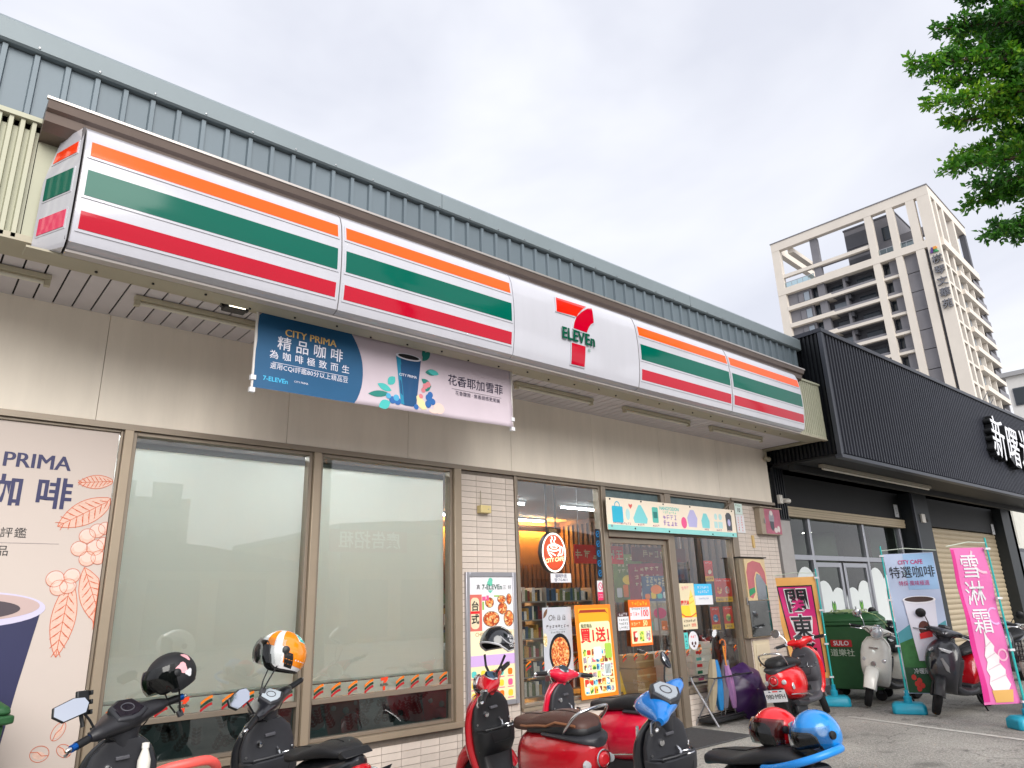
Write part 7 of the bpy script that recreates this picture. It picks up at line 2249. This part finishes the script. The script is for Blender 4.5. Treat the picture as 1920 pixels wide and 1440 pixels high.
helmet('orange, white and turquoise helmet with clear visor on the second black scooter bar', (2.10, -1.10, 1.235), (rad(5), rad(-20), rad(168)), M('helmet_white', '#e6e4e6', 0.2, coat=1.0), VISC, rad(5), 1.16,
       bands=[(rad(20), rad(75), rad(60), rad(110), M('helmet_orange', '#f08a12', 0.2, coat=1.0)), (rad(50), rad(110), rad(75), rad(160), MATS['helmet_orange']), (rad(8), rad(48), rad(110), rad(150), M('helmet_turquoise', '#2fc9c0', 0.2, coat=1.0)), (rad(55), rad(105), rad(172), rad(200), MATS['helmet_turquoise']), (rad(85), rad(118), rad(82), rad(105), BLACKPL), (rad(30), rad(80), rad(20), rad(42), MATS['helmet_orange'])])
h3 = helmet('glossy black half helmet with pale piping and white lettering on the dark red scooter', (3.83, -1.26, 1.205), (rad(0), rad(-8), rad(190)), M('gloss_black', '#15171c', 0.15, coat=1.0), None, trim=M('silver_piping', '#b5b5b8', 0.35), half=True, scale=1.08)
for k_, (s_, zz) in enumerate((('ASTONE', 0.06), ('WORK', 0.03), ('GOOD', 0.0))):
    text(h3, s_, 0.032, 0, zz, 0, WHITE, bold=0.01, warp=(lambda c: Vector((0.147 * math.sin(math.acos(max(-1, min(1, c.z / 0.135)))) * math.cos(1.95 + c.x / 0.125), 0.124 * math.sin(math.acos(max(-1, min(1, c.z / 0.135)))) * math.sin(1.95 + c.x / 0.125), c.z * 1.01))))
MB().tube([(0.146 * math.sin(1.0 + 0.0 * q) * math.cos(0.9 + q * 0.13), 0.1245 * math.sin(1.15 + 0.35 * math.sin(q * 0.3)) * math.sin(0.9 + q * 0.13), 0.136 * math.cos(1.15 + 0.35 * math.sin(q * 0.3))) for q in range(14)], 0.004, 5).build('piping', MATS['silver_piping'], h3)
h4 = helmet('glossy red open helmet with smoke visor on the black seat', (3.73, -3.71, 0.82), (rad(4), rad(-6), rad(150)), paint('helmet_red', '#d8101c'), VIS, rad(0), 0.9, strap=False)
text(h4, 'ASTC', 0.02, 0, -0.045, 0, WHITE, bold=0.01, warp=(lambda c: Vector((0.147 * math.sin(math.acos(c.z / 0.135)) * math.cos(1.3 + c.x / 0.12), 0.124 * math.sin(math.acos(c.z / 0.135)) * math.sin(1.3 + c.x / 0.12), c.z))))
helmet('sky blue open helmet with clear visor behind the red one on the black seat', (3.68, -3.96, 0.83), (rad(2), rad(6), rad(165)), paint('helmet_blue', '#1583cf'), VISC, rad(0), 0.92, strap=False)
# things hung on or standing in the first scooter
t = thing('drink_bottle', 'white drink bottle in the holder of the black scooter with blue grips', 'bottle', (1.237, -1.385, 0.662))
MB().lathe([(0.005, 0), (0.03, 0.003), (0.033, 0.06), (0.033, 0.10), (0.022, 0.135), (0.017, 0.15), (0.017, 0.165)], (0, 0, 0), 'Z', 18).build('bottle', M('bottle_white', '#e4e0d6', 0.35), t, smooth=True)
MB().lathe([(0.019, 0.16), (0.019, 0.185), (0.003, 0.188)], (0, 0, 0), 'Z', 18).build('cap', M('bottle_cap', '#f0ece4', 0.4), t, smooth=True)
t = thing('phone_holder', 'small black phone holder clamped beside the mirror of the black scooter', 'phone holder', (0.905, -1.36, 1.08), rot=(rad(-8), 0, rad(25)))
MB().box(-0.035, 0.035, -0.01, 0.012, -0.06, 0.06).build('back_plate', BLACKPL, t, bevel=0.006)
MB().tube([(0, 0.01, -0.05), (0.01, 0.0, -0.12)], 0.01).build('arm', BLACKPL, t)
for z in (-0.05, 0.0, 0.045):
    MB().box(0.033, 0.045, -0.025, 0.01, z - 0.012, z + 0.012).build('jaw', BLACKPL, t, bevel=0.003)
t = thing('carrier_bag', 'turquoise plastic carrier bag hanging on the blue scooter hook', 'bag', (3.885, -2.98, 0.18))
bm_ = []
for j in range(8):
    u = j / 7
    z = 0.02 + 0.3 * u
    k = (0.10 * math.sin(pi * min(1, 0.25 + u * 0.75)) + 0.01)
    bm_.append([(k * 0.9 * math.cos(a * pi / 8) * (1 + 0.15 * math.sin(5 * a + j)), k * 0.55 * math.sin(a * pi / 8), z) for a in range(16)])
MB().loft(bm_).build('bag', M('turquoise_film', '#3fb6c8', 0.3, var=0.1, vs_=20), t, smooth=True)
for s_ in (-1, 1):
    MB().tube([(s_ * 0.03, 0, 0.30), (s_ * 0.02, 0, 0.38), (0, 0.0, 0.43)], [0.012, 0.008, 0.006], 6, flat=0.5).build('handle', MATS['turquoise_film'], t)
# ------------------------------------------------------------------ flags on weighted bases
TURQ = M('turquoise_base', '#1c9dba', 0.4, var=0.08, vs_=8)
POLE = M('turquoise_pole', '#2bb3b0', 0.4)
def flag(label, loc, rotz, side, w, h, fabric, zbase=0.28, lean=0.0, bow=0.05, ws=1.0, taper=0.0):
    """rotz turns local -y to the viewer; the cloth hangs to local +x (side=1) or -x of the pole"""
    t = thing('advert_flag', label, 'flag', loc, rotz, group='advert flags on turquoise bases')
    r0 = [(-0.17, -0.13), (0.17, -0.13), (0.2, -0.1), (0.2, 0.1), (0.17, 0.13), (-0.17, 0.13), (-0.2, 0.1), (-0.2, -0.1)]
    base = MB().loft([[(x, y, 0.0) for x, y in r0], [(x * 1.02, y * 1.02, 0.03) for x, y in r0], [(x, y, 0.10) for x, y in r0], [(x * 0.8, y * 0.8, 0.135) for x, y in r0]]).build('base', TURQ, t, bevel=0.012)
    MB().lathe([(0.05, 0.13), (0.05, 0.2), (0.03, 0.215), (0.03, 0.28)], (0, 0, 0), 'Z', 16).build('socket', TURQ, base, smooth=True)
    top = zbase + h + 0.05
    px = lambda z: lean * z
    MB().tube([(px(z), 0, z) for z in (0.2, 1.0, top + 0.06)], [0.014, 0.012, 0.010], 8).build('pole', POLE, t, smooth=True)
    arm = MB().tube([(px(top), 0, top), (px(top) + side * w * ws * 0.5, -0.01, top + 0.015), (px(top) + side * (w * ws + 0.06), -0.01, top - 0.03)], 0.006, 6).build('cross_arm', M('arm_pale', '#c9d4c4', 0.5), t, smooth=True)
    for z in (zbase + 0.02, zbase + h * 0.33, zbase + h * 0.66, zbase + h - 0.02):
        MB().box(px(z) - 0.03, px(z) + 0.03, -0.018, 0.018, z - 0.012, z + 0.012).build('clip', WHITE, t)
    def wv(u, z):
        return bow * math.sin(u * 2.4) * (0.4 + 0.6 * (1 - (z - zbase) / h)) + 0.012 * math.sin(z * 9 + u * 5)
    def pos(c, off=0.0):
        u = c.x
        return Vector((px(c.z) + side * 0.02 + ws * (1 - taper * (1 - (c.z - zbase) / h)) * (u if side > 0 else u - w - 0.0), wv(u, c.z) - off, c.z))
    def cloth(name, pts, mat, off, K=8):
        n = len(pts)
        cx = sum(p[0] for p in pts) / n
        cz = sum(p[1] for p in pts) / n
        # densify the outline
        dn = []
        for i in range(n):
            x0, z0 = pts[i]
            x1, z1 = pts[(i + 1) % n]
            m = max(1, int(math.hypot(x1 - x0, z1 - z0) / 0.08))
            for q in range(m):
                dn.append((x0 + (x1 - x0) * q / m, z0 + (z1 - z0) * q / m))
        n = len(dn)
        vs_, fs = [], []
        for k_ in range(K + 1):
            for x, z in dn:
                vs_.append(tuple(pos(Vector((cx + (x - cx) * k_ / K, 0, cz + (z - cz) * k_ / K)), off)))
        for k_ in range(K):
            for i in range(n):
                j = (i + 1) % n
                fs.append((k_ * n + i, (k_ + 1) * n + i, (k_ + 1) * n + j, k_ * n + j))
        return MB().add(vs_, fs).build(name, mat, t, smooth=True)
    vs_, fs = [], []
    NX, NZ = 12, 30
    for j in range(NZ + 1):
        for i in range(NX + 1):
            vs_.append(tuple(pos(Vector((w * i / NX, 0, zbase + h * j / NZ)))))
    for j in range(NZ):
        for i in range(NX):
            a = j * (NX + 1) + i
            fs.append((a, a + 1, a + NX + 2, a + NX + 1))
    MB().add(vs_, fs).build('cloth', fabric, t, smooth=True)
    wrp = lambda off: (lambda c: pos(c, off) if True else c)
    return t, cloth, (lambda s_, size, x, z, mat, off=0.008, **k: text(t, s_, size, x, z, 0, mat, warp=lambda c: pos(Vector((c.x, 0, c.z)), off), **k)), zbase
# oden flag: cloth left of its pole
F1 = M('flag_gold', '#e0a75c', 0.6, var=0.05)
t, cl, tx, z0 = flag('gold and magenta noodle flag with white edged black lettering beside the red scooter', (10.62, -0.52, 0), rad(-62), -1, 0.66, 1.42, F1, 0.36, taper=0.3)
cl('black_border', rect(0.08, 0.60, z0 + 0.08, z0 + 1.30), BLACK, 0.004)
cl('magenta_field', rect(0.098, 0.582, z0 + 0.1, z0 + 1.28), M('flag_magenta', '#c81672', 0.55, var=0.08), 0.007)
cl('red_fade', rect(0.098, 0.582, z0 + 0.3, z0 + 0.85), M('flag_crimson', '#cf2a5c', 0.55), 0.009)
for k_, ch in enumerate('関東煮'):
    tx(ch, 0.36, 0.34, z0 + 1.06 - 0.38 * k_, WHITE, 0.012, bold=0.055)
    tx(ch, 0.36, 0.34, z0 + 1.06 - 0.38 * k_, BLACK, 0.016, bold=0.02)
# coffee flag: cloth right of its pole
F2 = M('flag_sky', '#b4c2dc', 0.6, var=0.05)
t, cl, tx, z0 = flag('pale blue coffee flag with a white paper cup and green hills', (10.48, -1.58, 0), rad(-66), 1, 0.72, 1.78, F2, 0.24, ws=0.84)
cl('sky_top', rect(0.28, 0.71, z0 + 1.3, z0 + 1.77), M('flag_sky2', '#93b6da', 0.6), 0.003)
cl('hill_far', [(0.01, z0 + 0.75), (0.2, z0 + 0.86), (0.45, z0 + 0.78), (0.71, z0 + 0.9), (0.71, z0 + 0.3), (0.01, z0 + 0.3)], M('flag_teal_hill', '#4f9aa6', 0.6), 0.004)
cl('hill_near', [(0.01, z0 + 0.62), (0.25, z0 + 0.7), (0.5, z0 + 0.6), (0.71, z0 + 0.68), (0.71, z0 + 0.01), (0.01, z0 + 0.01)], M('flag_green_hill', '#2f6b34', 0.6, var=0.35, vs_=9), 0.007)
cl('valley', rect(0.02, 0.7, z0 + 0.01, z0 + 0.32), M('flag_dark_green', '#1e4a2c', 0.6, var=0.35, vs_=10), 0.009)
cl('printed_cup', [(0.17, z0 + 1.17), (0.62, z0 + 1.17), (0.55, z0 + 0.40), (0.24, z0 + 0.40)], M('cup_paper', '#dcdce8', 0.55), 0.012)
cl('printed_cup_rim', ell(0.395, z0 + 1.17, 0.235, 0.05), M('cup_paper_rim', '#eeeef4', 0.55), 0.015)
cl('printed_coffee', ell(0.395, z0 + 1.175, 0.205, 0.035), M('coffee_brown', '#4a3a36', 0.5), 0.018)
cl('cup_badge', ell(0.40, z0 + 0.80, 0.085, 0.10), M('badge_brown', '#5a2c22', 0.5), 0.016)
cl('cup_badge_band', [(0.31, z0 + 0.74), (0.49, z0 + 0.78), (0.49, z0 + 0.70), (0.31, z0 + 0.67)], RED, 0.019)
tx('CITY CAFE', 0.075, 0.37, z0 + 1.66, M('magenta_print', '#b5206a', 0.5), bold=0.02)
tx('特選咖啡', 0.165, 0.37, z0 + 1.52, BLACK, bold=0.002)
tx('特採·風味極選', 0.07, 0.37, z0 + 1.38, M('magenta_print', '#b5206a', 0.5))
tx('冷暖隨格調味', 0.075, 0.36, z0 + 0.27, WHITE, 0.013)
for cx, cz in ((0.12, 0.2), (0.15, 0.12), (0.19, 0.16), (0.17, 0.06), (0.22, 0.1)):
    cl('printed_cherry', ell(cx, z0 + cz, 0.035, 0.035, 14), M('cherry_red', '#c8352c', 0.5), 0.012, 3)
# pink soft ice flag: cloth left of its pole
F3 = M('flag_pink', '#dd6fae', 0.6, var=0.04)
t, cl, tx, z0 = flag('bright pink soft ice cream flag with white lettering at the right edge', (10.10, -3.02, 0), rad(-38), -1, 0.52, 1.74, F3, 0.26, lean=-0.02, ws=0.86)
cl('deep_pink_edge', [(0.0, z0 + 0.03), (0.09, z0 + 0.03), (0.08, z0 + 0.5), (0.055, z0 + 1.1), (0.05, z0 + 1.72), (0.0, z0 + 1.72)], M('flag_deep_pink', '#cf2a86', 0.55), 0.004)
for k_, ch in enumerate('雪淋霜'):
    tx(ch, 0.30, 0.24, z0 + 1.50 - 0.31 * k_, WHITE, 0.008, bold=0.004)
cone = [(0.22, z0 + 0.80), (0.25, z0 + 0.72), (0.33, z0 + 0.62), (0.30, z0 + 0.58), (0.38, z0 + 0.50), (0.36, z0 + 0.44), (0.43, z0 + 0.36), (0.41, z0 + 0.30), (0.45, z0 + 0.20), (0.4, z0 + 0.15), (0.16, z0 + 0.15), (0.13, z0 + 0.22), (0.17, z0 + 0.3), (0.14, z0 + 0.37), (0.19, z0 + 0.45), (0.17, z0 + 0.52), (0.21, z0 + 0.62)]
cl('printed_ice_cream', cone, M('ice_white', '#e9dde0', 0.55, var=0.05), 0.007, 4)
for j in range(4):
    cl('ice_swirl', [(0.16 + 0.01 * j, z0 + 0.24 + 0.12 * j), (0.42 - 0.045 * j, z0 + 0.30 + 0.12 * j), (0.42 - 0.045 * j, z0 + 0.315 + 0.12 * j), (0.16 + 0.01 * j, z0 + 0.25 + 0.12 * j)], M('ice_shadow', '#d3bcc6', 0.55), 0.011, 2)
cl('printed_cone', [(0.14, z0 + 0.15), (0.46, z0 + 0.15), (0.42, z0 + 0.02), (0.17, z0 + 0.02)], M('cone_tan', '#d9a85f', 0.55), 0.007, 3)
def cring(cx, cz, r_, wd, mt, off):
    for q in ringp(cx, cz, r_, r_, wd, 18):
        if all(0.01 < x < 0.51 and z < z0 + 1.73 for x, z in q):
            cl('printed_ring', q, mt, off, 1)
cring(0.44, z0 + 1.60, 0.17, 0.03, M('ring_pale', '#f3b7cd', 0.55), 0.006)
cring(0.44, z0 + 0.95, 0.10, 0.022, M('ring_lilac', '#d9a8da', 0.55), 0.006)
cring(0.43, z0 + 0.52, 0.07, 0.02, MATS['ring_pale'], 0.006)

# ------------------------------------------------------------------ waste bins
def waste_bin(label, loc, rotz, w=1.15, d=0.75, h=0.92, text_on=True, body='#2c5a35'):
    BG = M('bin_green' + body[1:], body, 0.5, var=0.12, vs_=5)
    t = thing('waste_bin', label, 'bin', loc, rotz, group='green wheeled bins')
    def rr_(k, z, kx=1.0):
        return [(x * k * w / 2 * kx, y * k * d / 2, z) for x, y in ((-1, -0.94), (-0.94, -1), (0.94, -1), (1, -0.94), (1, 0.94), (0.94, 1), (-0.94, 1), (-1, 0.94))]
    MB().loft([rr_(0.84, 0.15), rr_(0.86, 0.18), rr_(1.0, 0.15 + h)]).build('body', BG, t, bevel=0.012)
    MB().loft([rr_(1.0, h + 0.151), rr_(1.07, h + 0.16), rr_(1.07, h + 0.2), rr_(1.0, h + 0.205)]).build('rim', BG, t, bevel=0.008)
    lid = MB().loft([rr_(1.04, h + 0.207), rr_(1.03, h + 0.24), rr_(0.86, h + 0.31), rr_(0.7, h + 0.33)]).build('lid', BG, t, bevel=0.012)
    for j in range(5):
        x = -0.4 * w + 0.2 * w * j
        MB().box(x - 0.03, x + 0.03, -d * 0.36, d * 0.36, h + 0.318, h + 0.345).build('lid_rib', BG, lid, bevel=0.006)
    for sx_ in (-1, 1):
        for sy_ in (-1, 1):
            c_ = bpy.data.objects.new('caster', MB().lathe([(0.02, -0.03), (0.075, -0.028), (0.08, 0), (0.075, 0.028), (0.02, 0.03)], (sx_ * w * 0.36, sy_ * d * 0.34, 0.08), 'X' if False else 'Y', 18).mesh('caster', RUBBER, True))
            COL.objects.link(c_)
            c_.parent = t
            MB().box(sx_ * w * 0.36 - 0.03, sx_ * w * 0.36 + 0.03, sy_ * d * 0.34 - 0.04, sy_ * d * 0.34 + 0.04, 0.10, 0.17).build('fork', ENG, c_)
        MB().tube([(sx_ * w * 0.5, -d * 0.3, h * 0.8), (sx_ * w * 0.55, -d * 0.2, h * 0.8), (sx_ * w * 0.55, d * 0.2, h * 0.8), (sx_ * w * 0.5, d * 0.3, h * 0.8)], 0.012).build('side_handle', BG, t)
    if text_on:
        tilt = Matrix.Translation((0, -d / 2 * 0.965 - 0.004, 0.80)) @ Matrix.Rotation(rad(3.7), 4, 'X')
        MB().prism(rrect(-0.27, 0.03, -0.05, 0.05, 0.012), -0.002, 0.001).xf(tilt).build('red_label', M('bin_label_red', '#b8242a', 0.5), t)
        text(t, 'SULO', 0.09, -0.12, 0.0, -0.004, WHITE, bold=0.02, mtx=tilt)
        text(t, '道樂社', 0.115, -0.12, -0.14, -0.003, M('bin_text', '#c9d4c4', 0.5), mtx=tilt)
    return t
waste_bin('big green wheeled bin with red label and rope on its lid behind the noodle flag', (11.62, -0.46, 0), rad(-76), 0.84, 0.74, 0.9)
t = thing('rope', 'thin pale green rope lying over the lid of the big green bin', 'rope', (11.6, -0.48, 1.222))
rp = []
rr = random.Random(4)
for j in range(40):
    a = j * 0.55
    rp.append((0.36 * math.cos(a) * (0.7 + 0.3 * math.sin(j * 0.7)), 0.30 * math.sin(a) * (0.7 + 0.3 * math.cos(j * 0.5)), 0.035 + 0.02 * math.sin(j * 1.3)))
MB().tube([tuple(p) for p in smooth_st(rp, 3)], 0.006, 5).build('rope_coil', M('rope_green', '#9fb07e', 0.8), t, smooth=True)
MB().tube([(-0.3, -0.3, 0.05), (-0.1, -0.42, -0.02), (0.1, -0.43, -0.12), (0.2, -0.44, -0.2)], 0.006, 5).build('rope_end', MATS['rope_green'], t, smooth=True)
waste_bin('green wheeled bin cut off by the left edge in front of the coffee poster', (0.07, -0.52, 0), rad(4), 1.1, 0.7, 0.80, False)

# ------------------------------------------------------------------ umbrella rack
FR = M('rack_metal', '#b4b4b8', 0.3, 0.85)
t = thing('umbrella_rack', 'folding metal umbrella rack with crossed legs and dark cloth beside the door', 'umbrella rack', (8.02, -0.34, 0), rad(4))
Lr, Dr, Hr = 0.95, 0.34, 0.56
for i, x in enumerate((0.0, Lr)):
    MB().tube([(x, 0.0, 0.012), (x, Dr * 0.93, Hr - 0.05), (x + 0.01, Dr, Hr)], 0.012, 8).build('leg', FR, t, smooth=True)
    MB().tube([(x + 0.025, Dr, 0.012), (x + 0.025, Dr * 0.07, Hr - 0.05), (x + 0.03, 0, Hr)], 0.012, 8).build('leg', FR, t, smooth=True)
for y, z in ((0.0, Hr), (Dr, Hr), (0.06, 0.10), (Dr - 0.06, 0.10)):
    MB().tube([(0, y, z), (Lr, y, z)], 0.009, 8).build('rail', M('rack_black', '#222226', 0.5), t, smooth=True)
MB().box(0.02, Lr - 0.02, 0.05, Dr - 0.05, 0.045, 0.085).build('drip_tray', M('tray_black', '#1f2023', 0.5), t, bevel=0.01)
hm = MB()
for j in range(7):
    hm.tube([(0.05 + j * 0.14, 0, Hr), (0.05 + j * 0.14, Dr, Hr)], 0.005, 5)
hm.build('divider_wires', MATS['rack_black'], t)
def umbrella(label, loc, tilt, col, L=0.72, r=0.05, hook='#2a2624'):
    t = thing('umbrella', label, 'umbrella', loc, rot=tilt, group='closed umbrellas in the rack')
    st = []
    for j in range(9):
        u = j / 8
        k = r * (0.18 + 0.95 * math.sin(pi * min(1, 0.12 + u * 0.75)) ** 0.9)
        st.append([(k * (1 + 0.16 * math.cos(5 * a * pi / 10 + u)) * math.cos(a * pi / 10), k * (1 + 0.16 * math.cos(5 * a * pi / 10 + u)) * math.sin(a * pi / 10), 0.08 + L * u * 0.78) for a in range(20)])
    MB().loft(st).build('canopy', col, t, smooth=True, ang=70)
    MB().tube([(0, 0, 0), (0, 0, 0.12)], [0.004, 0.007], 8).build('tip', STEEL, t)
    MB().tube([(0, 0, L * 0.8), (0, 0, L + 0.1), (0.012, 0, L + 0.15), (0.045, 0, L + 0.165), (0.07, 0, L + 0.14), (0.072, 0, L + 0.11)], 0.009, 8).build('handle', M('handle_' + hook[1:], hook, 0.4), t, smooth=True)
    return t
umbrella('beige closed umbrella at the left of the rack', (8.12, -0.18, 0.09), (rad(6), rad(3), 0.3), M('umb_beige', '#9b8f78', 0.7, var=0.08), 0.78, 0.05)
umbrella('bright blue closed umbrella in the rack', (8.30, -0.20, 0.09), (rad(-3), rad(-5), 1.0), M('umb_blue', '#1673b0', 0.6, var=0.1), 0.76, 0.055)
umbrella('grey closed umbrella in the rack', (8.47, -0.14, 0.09), (rad(4), rad(-6), 2.0), M('umb_grey', '#6d6a76', 0.7, var=0.1), 0.74, 0.055, '#c8641c')
umbrella('lilac closed umbrella in the rack', (8.58, -0.22, 0.09), (rad(-4), rad(-8), 0.5), M('umb_lilac', '#9a6fa0', 0.65, var=0.1), 0.66, 0.045, '#d88a2c')
# open purple umbrella lying on its side
t = thing('open_umbrella', 'dark purple open umbrella resting on its side behind the rack', 'umbrella', (8.95, -0.20, 0.33), rot=(rad(78), rad(6), rad(-14)))
R0, N = 0.36, 8
vs_, fs = [(0, 0, 0.17)], []
rings = 6
for i in range(1, rings + 1):
    u = i / rings
    for j in range(N * 4):
        a = 2 * pi * j / (N * 4)
        sag = 1 - 0.075 * u * (0.5 - 0.5 * math.cos(N * a))
        vs_.append((R0 * u * math.cos(a) * sag, R0 * u * math.sin(a) * sag, 0.17 * (1 - u * u) - 0.02 * u * (0.5 - 0.5 * math.cos(N * a))))
n = N * 4
for j in range(n):
    fs.append((0, 1 + j, 1 + (j + 1) % n))
for i in range(rings - 1):
    for j in range(n):
        a, b = 1 + i * n + j, 1 + i * n + (j + 1) % n
        fs.append((a, a + n, b + n, b))
MB().add(vs_, fs).build('canopy', M('umb_purple', '#34154a', 0.35, var=0.25, vs_=7), t, smooth=True)
for j in range(N):
    a = 2 * pi * j / N
    MB().tube([(R0 * u * math.cos(a), R0 * u * math.sin(a), 0.165 * (1 - u * u) - 0.006) for u in (0.05, 0.3, 0.55, 0.8, 1.0)], 0.003, 4).build('rib', STEEL, t)
MB().tube([(0, 0, 0.2), (0, 0, -0.38)], 0.006, 6).build('shaft', STEEL, t)
MB().tube([(0, 0, -0.36), (0, 0, -0.47), (0.03, 0, -0.5), (0.05, 0, -0.47)], 0.011, 8).build('handle', BLACKPL, t, smooth=True)

# door mat
t = thing('door_mat', 'dark grey ribbed door mat in front of the sliding door', 'mat', (6.68, -0.92, 0.0))
MATM = M('mat_rubber', '#4a494b', 0.9, var=0.2, vs_=30)
MB().box(0, 1.15, 0, 0.85, 0.004, 0.014).build('mat', MATM, t, bevel=0.004)
mm = MB()
for j in range(40):
    mm.box(0.02 + j * 0.028, 0.036 + j * 0.028, 0.02, 0.83, 0.0145, 0.018)
mm.build('ribs', MATM, t)['kind'] = 'stuff'
finish_texts()
